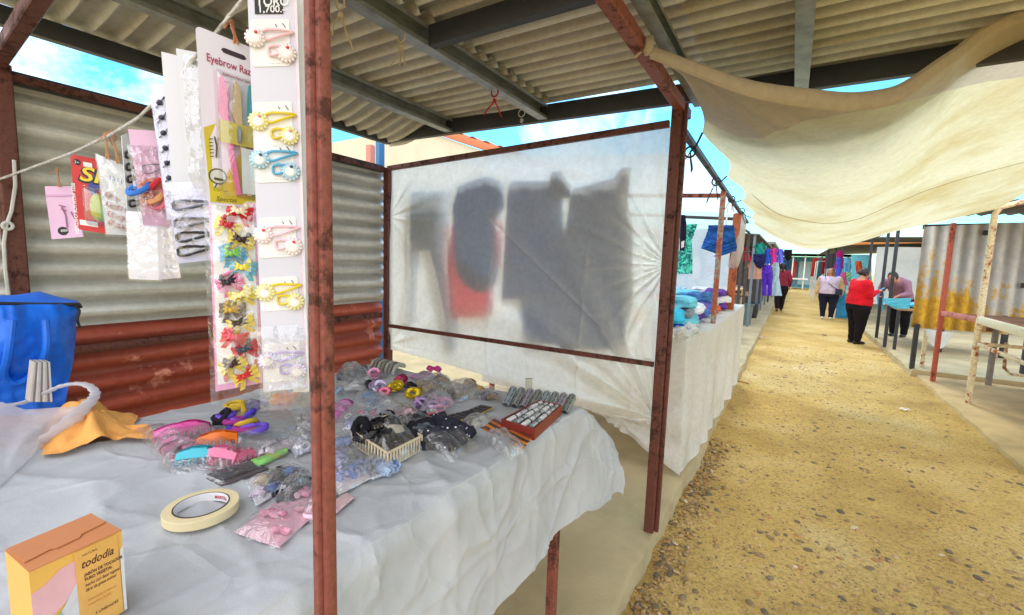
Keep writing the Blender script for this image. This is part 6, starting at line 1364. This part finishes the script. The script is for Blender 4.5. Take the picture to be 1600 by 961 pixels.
# next stall on the right: dark posts, table of clothes, white sheet
s5 = thing('right_clothes_stall', 'black posts and a cloth covered table where two women stand', 'market stall', (2.5, 12, .1))
for x, y in ((1.68, 11.4), (1.74, 12.9), (1.76, 15.4)): pt(lambda mb: mb.beam((x, y, .1), (x, y, 2.45), .055, .055), 'post', BLACKB, s5)
pt(lambda mb: mb.beam((1.68, 11.3, 2.47), (1.76, 15.4, 2.47), .05, .05), 'rail', BLACKB, s5)
pt(lambda mb: mb.beam((1.80, 11.2, .1), (1.80, 11.2, .86), .05, .05), 'leg', BLACKB, s5)
pt(lambda mb: mb.box((2.6, 12.0, .88), (1.6, 1.5, .04)), 'tabletop', mat('plywood', (0, 0, 0)), s5)
pt(lambda mb: mb.grid(lambda a, b: V((lerp(1.9, 5.2, a), 15.6+.03*sin(a*25), lerp(2.25, .7, b))), 40, 6), 'white_sheet', tarp('far_white_sheet', srgb(226, 230, 228), srgb(200, 206, 206), trans=.4), s5)
pt(lambda mb: mb.grid(lambda a, b: V((lerp(1.5, 5.5, a), lerp(15.5, 21, b), 2.5+.15*b+.02*sin(b*60))), 4, 120), 'roof_sheet', zinc('far_zinc', (0, 0, 0), (0, 0, 0)), s5)
for k, (x, y, nm, cc) in enumerate(((1.95, 11.6, 'cyan', (96, 196, 226)), (2.2, 11.9, 'dark pink', (186, 90, 140)), (2.0, 12.3, 'navy', (40, 40, 70)), (2.5, 11.7, 'grey', (140, 146, 160)), (2.35, 12.4, 'white', (214, 206, 216)))):
    mb = MB(); mb.blob((x, y, .95), (.19, .22, .06), .4, 3., sub=3); tag(mb.build('clothes_heap', cloth(*cc)), '%s heap of clothes on the table in front of the bending woman' % nm, 'clothes', 'heaps of clothes on the right table')
pxgarment('cyan_cloth', 'cyan cloth hanging over the corner of the right clothes table', 'cloth', 'Y', 11.25, [[(466, 1380, 1424), (474, 1382, 1422), (482, 1398, 1421)]], cloth(96, 196, 226), wr=.01)
pxgarment('cyan_garment', 'cyan garment hanging beside the red-jumper woman\'s elbow', 'garment', 'Y', 12.9, [[(455, 1370, 1382), (470, 1371, 1381), (486, 1371, 1379)]], cloth(90, 180, 226), wr=.01)
GR2 = 'clothes hanging in the far right stalls'
for nm, lb, ct, Y, rows, cc in (
  ('light_jeans', 'light blue jeans hanging highest behind the cardigan woman', 'jeans', 19.0, trousers(1318, 1330, 402, 440), (120, 190, 226)),
  ('cyan_skirt', 'long cyan skirt reaching the ground behind the shoulder bag', 'skirt', 18.6, dress(1304, 1326, 438, 497), (70, 160, 216)),
  ('cyan_sheet', 'wide cyan towel with a picture hung behind the red-jumper woman', 'towel', 18.2, [[(398, 1330, 1362), (430, 1330, 1362), (470, 1328, 1362)]], (120, 206, 232)),
  ('pink_skirt', 'pink skirt hanging between the two women', 'skirt', 18.4, dress(1310, 1326, 425, 446), (226, 110, 150)),
  ('green_camisole', 'small green top next to the pink skirt', 'top', 18.3, halter(1322, 1334, 425, 440), (140, 200, 150)),
  ('blue_skirt', 'violet blue skirt hanging above the cardigan woman\'s shoulder', 'skirt', 19.4, dress(1303, 1318, 402, 436), (90, 96, 216)),
  ('magenta_dress', 'magenta dress at the top left of the right-hand rail', 'dress', 19.8, dress(1302, 1322, 392, 420), (176, 40, 120)),
  ('red_curtain', 'tall red brown curtain in the distance by the alley end', 'curtain', 30, [[(403, 1270, 1279), (432, 1266, 1277)]], (176, 50, 36)),
  ('teal_curtain', 'teal curtain beside the distant red brown one', 'curtain', 29, [[(405, 1279, 1285), (432, 1276, 1284)]], (30, 110, 116)),
  ('maroon_curtain', 'dark red curtain nearest the cardigan woman', 'curtain', 28, [[(404, 1284, 1290), (428, 1282, 1288)]], (150, 30, 56)),
  ('grey_board', 'dark grey board standing upright under the far roof', 'board', 26, [[(396, 1290, 1305), (420, 1289, 1304)]], (80, 76, 84)),
  ('orange_bag', 'orange and dark bag hanging behind the red-jumper woman\'s head', 'bag', 17.8, [[(408, 1336, 1346), (420, 1337, 1348), (428, 1338, 1344)]], (206, 96, 60))):
    pxgarment(nm, lb, ct, 'Y', Y, rows, cloth(*cc), wr=.03, group=GR2)
s6 = thing('far_right_stall', 'far right stalls under a long low grey roof with an orange edge', 'market stall', (3, 24, .1))
pt(lambda mb: mb.grid(lambda a, b: V((lerp(1.45, 6, a), lerp(21.5, 38, b), 2.62+.2*a+.02*sin(b*130))), 4, 160), 'roof_sheet', zinc('far_zinc', (0, 0, 0), (0, 0, 0)), s6)
for y in (21.6, 25, 30, 36): pt(lambda mb: mb.beam((1.6, y, .1), (1.6, y, 2.62), .07, .07), 'post', DARKP, s6); pt(lambda mb: mb.beam((5.8, y, .1), (5.8, y, 2.8), .07, .07), 'post', DARKP, s6)
pt(lambda mb: mb.beam((1.42, 21.45, 2.6), (6, 21.45, 2.8), .04, .12), 'fascia', P(206, 130, 70, .6), s6)
pt(lambda mb: mb.beam((5.9, 21.6, 1.3), (5.9, 38, 1.3), .05, 2.4), 'side_sheet', cloth(90, 96, 110), s6)
# far end of the alley
fe = thing('end_stall', 'cyan sheeted stall with white frames closing the far end of the alley', 'market stall', (0, 44, 0))
pt(lambda mb: mb.box((0, 45, 1.3), (8, .1, 2.6)), 'cyan_sheet', cloth(120, 190, 216, var=.5), fe)
for k_, (x_, w_, h_, c_) in enumerate(((-1.4, .7, 1.7, (230, 232, 236)), (-.5, .5, 1.2, (60, 110, 180)), (.1, .4, 1.5, (210, 90, 90)), (.9, .9, 1.9, (180, 210, 220)), (1.9, .5, 1.4, (90, 90, 110)))): pt(lambda mb: mb.grid(lambda a, b: V((x_+(a-.5)*w_, 44.3+.05*sin(a*9), 2.2-h_*b)), 8, 4), 'hung_sheet', cloth(*c_), fe); pt(lambda mb: mb.box((0, 43.4, 2.7), (9, 3.6, .12)), 'roof', P(150, 150, 150, .7), fe)
for k in range(6): pt(lambda mb: mb.beam((-1.6+k*.8, 42, 0), (-1.6+k*.8, 42, 2.64), .08, .08), 'post', WHITE, fe)
pt(lambda mb: mb.box((-.4, 42.2, .8), (3, .8, .1)), 'counter', WHITE, fe)
for k in range(4):
    fr = thing('trestle', ['white trestle frame in the distance, the nearest of four', 'white trestle frame in the distance, second nearest of four', 'white trestle frame in the distance, third of four', 'white trestle frame in the distance, the farthest of four'][k], 'frame', (1.15, 27+2*k, 0), 'white trestle frames')
    mb = MB(); x, y = 1.15, 27+2.*k
    mb.tube([(x-.15, y, 0), (x-.1, y, 2.0), (x+.3, y, 2.0), (x+.35, y, 0)], .03, 6); mb.tube([(x-.13, y, .9), (x+.33, y, .9)], .025, 6); mb.build('frame', WHITE, fr)
s7 = thing('far_left_stall', 'plain sheeted stall far down on the left side of the alley', 'market stall', (-3, 30, .1))
pt(lambda mb: mb.box((-3.2, 30, 2.65), (5, 16, .1)), 'roof', P(140, 136, 130, .7), s7); pt(lambda mb: mb.box((-3, 23, 1.3), (4, .1, 2.4)), 'end_sheet', cloth(120, 126, 140), s7)
for y in (22.5, 27, 32, 37): pt(lambda mb: mb.beam((-.8, y, .1), (-.8, y, 2.6), .07, .07), 'post', DARKP, s7)
# tree beyond the right stalls
def tree():
    t = thing('tree', 'bright green tree top showing over the roofs behind the bending woman', 'tree', (12, 30, 0)); rn = random.Random(4)
    mb = MB(); mb.tube([(12, 30, 0), (12.1, 30, 1.6), (12, 30.1, 3.2)], [.25, .2, .14], 10); ends = []
    for k in range(9):
        a = k*.7; e = V((12+cos(a)*rn.uniform(.8, 1.8), 30+sin(a)*rn.uniform(.8, 1.8), rn.uniform(3.2, 5.0))); mb.tube([(12.05, 30, 2.2+.1*k), V((12, 30, 2.8)).lerp(e, .5)+V((0, 0, .2)), e], [.09, .06, .02], 7); ends.append(e)
    mb.build('trunk', mat('bark', srgb(96, 80, 62), .9, var=.3, bump=.5), t)
    mb = MB()
    for i in range(5200):
        e = rn.choice(ends); d = V((rn.gauss(0, 1), rn.gauss(0, 1), rn.gauss(0, .8))).normalized()*(.95*rn.random()**.5); c = e+d; s = rn.uniform(.05, .10)
        a = V((rn.gauss(0, 1), rn.gauss(0, 1), rn.gauss(0, 1))).normalized(); b = a.orthogonal().normalized()
        mb.add([c-a*s, c+b*s*.5, c+a*s, c-b*s*.5], [(0, 1, 2, 3)])
    mb.build('crown', mat('leaves', srgb(120, 160, 40), .6, var=.5, vs=1.2, trans=.4), t, smooth=False)
tree()
# building behind the cream sheet
bd = thing('cream_building', 'pale building with an orange roof edge rising behind the cream sheet', 'building', (-7, 9.5, 0))
WL = mat('cream_render', srgb(212, 206, 186), .85, var=.08, vs=1.5, bump=.1)
a_, b_ = on(712, 214, 'Y', 8.2), on(790, 240, 'Y', 8.2)
mb = MB(); x1 = b_.x+1.6
mb.add([(-14, 8.2, 0), (x1, 8.2, 0), (x1, 8.2, b_.z-.75), (b_.x, 8.2, b_.z-.12), (a_.x, 8.2, a_.z-.1), (a_.x-1.2, 8.2, a_.z+.35), (-14, 8.2, a_.z+.35)], [(0, 1, 2, 3, 4, 5, 6)]); mb.build('wall', WL, bd, smooth=False)
mb = MB(); dv = (b_-a_).normalized(); mb.beam(a_-dv*1.2+V((0, -.02, 0)), b_+dv*1.8+V((0, -.02, 0)), .10, .16); mb.build('roof_edge', P(206, 122, 84, .7), bd)
mb = MB()
mb.grid(lambda a, b: (a_-dv*1.2).lerp(b_+dv*1.8, a)+V((0, .03+3*b, .10+.035*sin(a*70))), 140, 3); mb.build('roof_sheet', P(190, 110, 80, .7), bd)
for x, cc, z1 in ((on(594, 240, 'Y', 2.75).x, (50, 110, 170), 2.5), (on(578, 240, 'X', -3.0).x, (206, 130, 120), 2.5)):
    pass
p = on(594, 240, 'Y', 2.72); mb = MB(); mb.beam((p.x, 2.72, .1), (p.x, 2.72, 2.56), .05, .06); tag(mb.build('blue_post', P(60, 120, 176, .6)), 'blue painted post outside the far corner of the stall', 'post')
p = on(579, 240, 'Y', 2.95); mb = MB(); mb.beam((p.x, 2.95, .1), (p.x, 2.95, 2.62), .07, .06); tag(mb.build('pink_post', P(206, 136, 122, .6)), 'pink painted post left of the blue one outside the stall', 'post')
# litter
for k, (px, s, cc, lb, nm) in enumerate((((1182, 526), .11, (226, 206, 196), 'white and red crushed wrapper in the alley beside the clothes stall', 'wrapper'), ((1413, 640), .04, (236, 232, 226), 'small white paper scrap in the alley before the right pavement', 'paper_scrap'), ((1157, 597), .10, (150, 116, 70), 'thin brown stick by the pavement edge at the plastic sheet', 'stick'), ((1288, 523), .05, (40, 36, 32), 'black lump in the middle of the far alley', 'rubbish'), ((1480, 622), .03, (50, 44, 40), 'little dark lump near the right pavement edge', 'rubbish'))):
    p = on(px[0], px[1], 'Z', 0.0); mb = MB(); p.z = gz(p.x, p.y)+.012
    if nm == 'stick': mb.tube([p-V((.09, 0, 0)), p+V((0, .01, .006)), p+V((.10, -.01, 0))], .008, 6)
    else: mb.grid(lambda a, b: p+V(((a-.5)*s*2.2, (b-.5)*s*1.4, .02*nz((a*3, b*3, k), 1.5)+.012)), 8, 8)
    o = tag(mb.build(nm, P(*cc, .6)), lb, 'stick' if nm == 'stick' else 'litter')
    if k == 0:
        mb = MB(); mb.grid(lambda a, b: p+V(((a*.4-.45)*s*2.2, (b-.5)*s*1.4, .004+.02*nz(((a*.4+.05)*3, b*3, k), 1.5)+.012)), 5, 8); mb.build('red_print', P(206, 90, 70, .5), o)
# ------------------------------------------------------------------ people
def remesh(mb, vox, smooth_it=4):
    me = bpy.data.meshes.new('tmp'); me.from_pydata(mb.v, [], mb.f); o = bpy.data.objects.new('tmp', me); col.objects.link(o)
    md = o.modifiers.new('r', 'REMESH'); md.mode = 'VOXEL'; md.voxel_size = vox
    dg = bpy.context.evaluated_depsgraph_get(); ev = o.evaluated_get(dg); m2 = bpy.data.meshes.new_from_object(ev)
    bpy.data.objects.remove(o); bpy.data.meshes.remove(me)
    bm = bmesh.new(); bm.from_mesh(m2)
    for _ in range(smooth_it): bmesh.ops.smooth_vert(bm, verts=bm.verts, factor=.5, use_axis_x=True, use_axis_y=True, use_axis_z=True)
    out = MB(); bm.verts.index_update(); out.add([v.co for v in bm.verts], [[v.index for v in f.verts] for f in bm.faces]); bm.free(); bpy.data.meshes.remove(m2); return out
SKIN = mat('skin', srgb(190, 132, 104), .55, var=.06, vs=10); 
def limb(mb, pts, rs, n=12, sub=4):
    P_ = [V(p) for p in pts]; q = []; r = []
    for i in range(len(P_)-1):
        for k in range(sub):
            t = k/sub; q.append(P_[i].lerp(P_[i+1], t)); a, b = rs[i], rs[i+1]
            a = a if isinstance(a, tuple) else (a, a); b = b if isinstance(b, tuple) else (b, b); t2 = t*t*(3-2*t); r.append((lerp(a[0], b[0], t2), lerp(a[1], b[1], t2)))
    q.append(P_[-1]); e = rs[-1]; r.append(e if isinstance(e, tuple) else (e, e)); mb.tube(q, r, n)
    for p, e in ((q[0], r[0]), (q[-1], r[-1])): mb.blob(p, (min(e), min(e), min(e)), 0, sub=2)
def rings(mb, rows, n=22):         # rows: centre, half width (x), half depth (y) - torso sections square to the spine
    pts = [V(r[0]) for r in rows]; vs = []
    for i, (c, a, b) in enumerate(rows):
        d = (pts[min(i+1, len(pts)-1)]-pts[max(i-1, 0)]).normalized(); X = V((1, 0, 0)); Y = d.cross(X).normalized()*-1
        if Y.length < .1: Y = V((0, 1, 0))
        for j in range(n):
            an = 2*pi*j/n; cx, cy = cos(an), sin(an); vs.append(pts[i]+X*(a*math.copysign(abs(cx)**.85, cx))+Y*(-b*math.copysign(abs(cy)**.85, cy)))
    mb.add(vs, [(i*n+j, i*n+(j+1) % n, (i+1)*n+(j+1) % n, (i+1)*n+j) for i in range(len(rows)-1) for j in range(n)]+[tuple(range(n))[::-1], tuple((len(rows)-1)*n+j for j in range(n))])
def hand(mb, wrist, d, up, side, s=1., curl=.6):
    d, up = V(d).normalized(), V(up).normalized(); lat = d.cross(up).normalized()*side; w = V(wrist); palm = w+d*.045*s
    limb(mb, [w, w+d*.03*s, w+d*.085*s], [(.024*s, .019*s), (.036*s, .016*s), (.038*s, .013*s)], 10, 3)
    for k, (o, L_) in enumerate(((-.028, .065), (-.010, .074), (.010, .070), (.027, .055))):
        b = w+d*.082*s+lat*(o*s); c1 = b+(d*cos(curl*.5)-up*sin(curl*.5))*L_*.5*s; c2 = c1+(d*cos(curl*1.3)-up*sin(curl*1.3))*L_*.5*s
        limb(mb, [b, c1, c2], [.0095*s, .0085*s, .007*s], 8, 2)
    b = w+d*.03*s-lat*.028*s; limb(mb, [b, b+(d*.6-lat*.7-up*.25).normalized()*.035*s, b+(d*.95-lat*.5-up*.5).normalized()*.066*s], [.012*s, .0105*s, .008*s], 8, 2)
def person(label, pos, yaw, J, W, top, bottom, hairc, hair_long, shoe, topname='sweater', extra=None, scale=1., group=None):
    """J joints in metres: x to her left-right, y forwards, z up; W girth factor"""
    Rz = Matrix.Rotation(yaw, 3, 'Z'); o = V(pos); fx = lambda q: o+Rz @ (V(q)*scale)
    root = thing('person', label, 'person', pos, group)
    def put(mb, name, m, parent=root):
        mb.v = [tuple(fx(p)) for p in mb.v]; return mb.build(name, m, parent)
    H = V(J['head']); NK = V(J['neck']); fwd = V(J['look']).normalized(); hu = (H-NK).normalized(); hx = fwd.cross(hu).normalized(); hu = hx.cross(fwd)
    HM = Matrix((hx, fwd, hu)).transposed()
    b = MB()
    # head: skull, jaw, cheeks
    b.blob(H+hu*.02, (.078, .095, .098), 0, rot=HM, sub=3); b.blob(H+fwd*.022-hu*.045, (.060, .066, .070), 0, rot=HM, sub=3); b.blob(H+fwd*.05-hu*.085, (.032, .030, .026), 0, rot=HM, sub=2)
    limb(b, [H+fwd*.088+hu*.005, H+fwd*.108-hu*.028], [.009, .015], 8, 3)
    for s in (-1, 1):
        b.blob(H+hx*(s*.080)-fwd*.008-hu*.012, (.010, .022, .032), 0, rot=HM); b.blob(H+hx*(s*.036)+fwd*.062-hu*.032, (.026, .022, .022), 0, rot=HM)
    b.blob(H+fwd*.082-hu*.058, (.026, .012, .011), 0, rot=HM)
    limb(b, [NK-hu*.05, H-hu*.06], [.062*W**.5, .052*W**.4], 12, 3)
    rows = J['torso']; rings(b, [(c, x*.94, y*.94) for c, x, y in rows])
    for s, nm in ((-1, 'L'), (1, 'R')):
        sh, el, wr = J['sh'+nm], J['el'+nm], J['wr'+nm]; limb(b, [sh, el, wr], [.056*W, .043*W**.7, .028])
        d, up = J['hand'+nm]; hand(b, wr, d, up, s, .92, J.get('curl', .6))
        hp, kn, an = J['hip'+nm], J['kn'+nm], J['an'+nm]; limb(b, [hp, kn, an], [.092*W, .060*W**.7, .040])
        f = V(J.get('foot', (0, 1, 0))); a_ = V(an); limb(b, [a_-f*.03-V((0, 0, .04)), a_+f*.09-V((0, 0, .055))], [.034, .03], 10, 2)
    body = put(remesh(b, .0095, 3), 'body', SKIN)
    # face
    for s in (-1, 1):
        e = MB(); e.blob(H+hx*(s*.030)+fwd*.0835+hu*.006, (.013, .009, .007), 0, rot=HM); e2 = put(e, 'eye', P(236, 232, 226, .2), body)
        i = MB(); i.blob(H+hx*(s*.030)+fwd*.0915+hu*.006, (.005, .003, .005), 0, rot=HM, sub=1); put(i, 'iris', P(50, 32, 24, .2), e2)
        q = MB(); q.tube([H+hx*(s*.016)+fwd*.094+hu*.026, H+hx*(s*.034)+fwd*.090+hu*.031, H+hx*(s*.050)+fwd*.078+hu*.025], [.003, .004, .002], 6); put(q, 'eyebrow', P(46, 32, 26, .8), body)
    q = MB(); q.tube([H-hx*.024+fwd*.086-hu*.056, H+fwd*.097-hu*.055, H+hx*.024+fwd*.086-hu*.056], [.003, .006, .003], 6); put(q, 'mouth', P(160, 84, 80, .5), body)
    # hair
    h = MB(); h.blob(H+hu*.032-fwd*.020, (.089, .096, .098), .05, rot=HM, sub=3)
    for s in (-1, 1): h.blob(H+hx*(s*.066)-fwd*.02+hu*.01, (.026, .062, .07), .1, rot=HM)
    if hair_long:
        for s in (-1, 1): limb(h, [H+hx*(s*.07)-fwd*.02+hu*.02, H+hx*(s*.085)-fwd*.025-hu*.08, NK+hx*(s*.08)-fwd*.02-hu*(hair_long)], [(.03, .045), (.03, .045), (.02, .03)])
        limb(h, [H-fwd*.07, NK-fwd*.07, NK-fwd*.075-hu*hair_long], [(.07, .04), (.075, .03), (.05, .02)])
    else: h.blob(H-fwd*.105-hu*.01, (.045, .045, .045), .1, rot=HM)
    hm = remesh(h, .011, 2); hm.v = [tuple(V(p)*1.0) for p in hm.v]; put(hm, 'hair', hairc, body)
    # clothes follow the same joints, a little larger
    t = MB(); rows = J['torso']; n0 = J.get('hem', 0); rings(t, [(c, x*1.06, y*1.06) for c, x, y in rows[n0:-1]])
    for nm in 'LR':
        sh, el, wr = V(J['sh'+nm]), V(J['el'+nm]), V(J['wr'+nm]); limb(t, [sh, el, el.lerp(wr, .93)], [.070*W, .058*W**.7, .043])
    put(cling(remesh(t, .012, 3)), topname, top)
    l = MB(); rings(l, [(c, x*1.04, y*1.04) for c, x, y in rows[:n0+2]])
    for nm in 'LR':
        hp, kn, an = V(J['hip'+nm]), V(J['kn'+nm]), V(J['an'+nm]); limb(l, [hp, kn, kn.lerp(an, .98)], [.112*W, .080*W**.7, .060*W**.5])
    put(cling(remesh(l, .012, 3)), 'trousers', bottom)
    for nm in 'LR':
        f = V(J.get('foot', (0, 1, 0))).normalized(); a_ = V(J['an'+nm]); s_ = MB(); z0 = .0
        limb(s_, [V((a_.x, a_.y, .042))-f*.045, V((a_.x, a_.y, .045))+f*.04, V((a_.x, a_.y, .034))+f*.13], [(.040, .040), (.045, .040), (.036, .030)], 12, 3)
        put(remesh(s_, .009, 2), 'shoe', shoe)
    if extra: extra(put, J, root)
    return root
def cling(m_):                     # folds in the cloth
    m_.v = [tuple(V(p)+V((nz(p, 9, 3), nz(p, 9, 13), .3*nz(p, 12, 23)))*.010+V((nz(p, 22, 3), nz(p, 22, 13), 0))*.004) for p in m_.v]; return m_
def stand(W=1.25, dep=1.0, arms=None, lean=0., stance=.10):
    J = {}; w = W
    J['torso'] = [((0, 0, .74), .165*w, .125*w*dep), ((0, .0, .84), .175*w, .135*w*dep), ((0, .012, .97), .165*w, .135*w*dep), ((0, .012, 1.10), .160*w, .125*w*dep), ((0, .012, 1.22), .165*w, .125*w*dep), ((0, .0, 1.32), .158*w, .095*w), ((0, -.005, 1.375), .09*w, .06*w), ((0, -.005, 1.40), .05, .05)]
    J['neck'] = (0, 0, 1.40); J['head'] = (0, .02, 1.52); J['look'] = (0, 1, 0)
    for s, nm in ((-1, 'L'), (1, 'R')):
        J['sh'+nm] = (s*.155*w, -.005, 1.305); J['el'+nm] = (s*.225*w, -.02, 1.05); J['wr'+nm] = (s*.23*w, .05, .84); J['hand'+nm] = ((0, .12, -1), (s, 0, 0))
        J['hip'+nm] = (s*.088*w, 0, .76); J['kn'+nm] = (s*(.085*w), .012, .43); J['an'+nm] = (s*stance, -.01, .09)
    J['hem'] = 1; return J
HB = mat('black_hair', srgb(34, 26, 26), .5, var=.2, vs=40, stretch=(1, 1, .2)); HL = mat('blonde_brown_hair', srgb(132, 92, 58), .5, var=.35, vs=30, stretch=(1, 1, .2))
# 1 woman in a red jumper reading her phone, facing the stall on the right
J = stand(1.42, 1.05)
for s, nm in ((-1, 'L'), (1, 'R')):
    J['el'+nm] = (s*.245, .06, 1.06); J['wr'+nm] = (s*.07, .30, 1.13+.02*s); J['hand'+nm] = ((-s*.35, 1, .25), (0, -.2, 1))
J['head'] = (0, .055, 1.505); J['look'] = (0, 1, -.38); J['curl'] = 1.0
def phone(put, J, root):
    pass
pr = on(1335, 535, 'Z', .0)
yaw1 = R_(-68)
person('woman in a red jumper and black trousers looking down at her phone', (pr.x, pr.y, gz(pr.x, pr.y)+.0), yaw1, J, 1.42, cloth(206, 26, 40), cloth(24, 20, 24), HB, 0, P(30, 28, 30, .5), 'jumper', None, 1.03)
Rz = Matrix.Rotation(yaw1, 3, 'Z'); hp = V((pr.x, pr.y, 0))+Rz @ (V((.0, .40, 1.165))*1.03)
ph = thing('phone', 'dark phone held in the hands of the woman in red', 'phone', hp); mb = MB(); Mp = Rz @ Matrix.Rotation(R_(35), 3, 'X')
mb.bbox(hp, (.075, .15, .009), Mp, .004); mb.build('phone', INK, ph); mb = MB(); mb.box(hp+Mp @ V((0, 0, .0052)), (.068, .138, .001), Mp); mb.build('screen', P(120, 140, 160, .1), ph)
# 2 woman with tan cardigan, lilac top, shoulder bag
J = stand(1.45, 1.1, stance=.11); J['look'] = (.55, 1, -.05); J['elL'] = (-.33, -.03, 1.05); J['wrL'] = (-.34, .06, .83)
p2_ = on(1291, 497, 'Z', .0)
def cardigan(put, J, root):
    c = MB()
    for s in (-1, 1):
        nm = 'L' if s < 0 else 'R'; sh, el, wr = V(J['sh'+nm]), V(J['el'+nm]), V(J['wr'+nm])
        limb(c, [sh, el, el.lerp(wr, .9)], [.098, .082, .062]); limb(c, [sh+V((-s*.06, 0, .02)), V((s*.215, -.0, 1.05)), V((s*.235, -.01, .80))], [(.05, .11), (.06, .165), (.05, .16)])
    limb(c, [V((0, -.10, 1.36)), V((0, -.155, 1.1)), V((0, -.165, .80))], [(.17, .05), (.24, .05), (.25, .05)])
    put(cling(remesh(c, .013, 3)), 'cardigan', cloth(206, 176, 130))
person('woman in a tan cardigan and lilac top with dark trousers and white shoes', (p2_.x, p2_.y, gz(p2_.x, p2_.y) if p2_.y < 20 else 0), R_(172), J, 1.4, cloth(214, 196, 222), cloth(34, 34, 56), HL, .10, P(230, 228, 230, .5), 'top', cardigan, 1.02)
Rz = Matrix.Rotation(R_(172), 3, 'Z'); F2 = lambda q: V((p2_.x, p2_.y, 0))+Rz @ (V(q)*1.02)
sbg = thing('shoulder_bag', 'small navy bag on a strap worn across the lilac top', 'bag', F2((-.30, .12, .92)))
# the strap runs from her right shoulder to her left hip
mb = MB(); mb.tube([F2(q) for q in ((.14, .05, 1.37), (.10, .17, 1.25), (.0, .225, 1.12), (-.12, .235, 1.02), (-.24, .20, .95))], .011, 6); mb.build('strap', P(30, 34, 60, .6), sbg)
mb = MB(); mb.bbox(F2((-.27, .20, .87)), (.19, .08, .20), R_(172)+.3, .03); mb.build('pouch', P(36, 42, 72, .5), sbg)
# 3 bending woman behind the black post
J = stand(1.2, 1.0)
J['torso'] = [((0, 0, .74), .19, .15), ((0, .02, .85), .195, .16), ((0, .10, .97), .185, .155), ((0, .21, 1.08), .18, .15), ((0, .32, 1.17), .185, .14), ((0, .41, 1.22), .17, .11), ((0, .46, 1.245), .10, .07), ((0, .48, 1.25), .05, .05)]
J['neck'] = (0, .47, 1.25); J['head'] = (0, .58, 1.30); J['look'] = (0, .75, -.65)
for s, nm in ((-1, 'L'), (1, 'R')):
    J['sh'+nm] = (s*.185, .39, 1.19); J['el'+nm] = (s*.25, .42, .97); J['wr'+nm] = (s*.16, .62, .93); J['hand'+nm] = ((-s*.3, 1, -.2), (0, 0, 1))
p3 = on(1402, 526, 'Z', .1)
person('woman in a mauve blouse and black trousers bending over the clothes table', p3, R_(152), J, 1.2, cloth(150, 112, 132), cloth(22, 20, 24), HB, 0, P(30, 28, 30, .5), 'blouse', None, 1.05)
# 4 distant woman walking away
J = stand(1.15); J['anL'] = (-.08, -.14, .11); J['knL'] = (-.085, .03, .44); J['anR'] = (.08, .14, .09); J['knR'] = (.085, .09, .45); J['hem'] = 1
p4 = V((-.30, 19.5, .0))
person('distant woman in a maroon top and dark trousers walking away on the left', p4, R_(8), J, 1.15, cloth(136, 48, 64), cloth(36, 26, 34), HB, .12, P(30, 28, 30, .5), 'top', None, 1.1)
for o in bpy.data.objects:
    if '_w' in o: del o['_w']
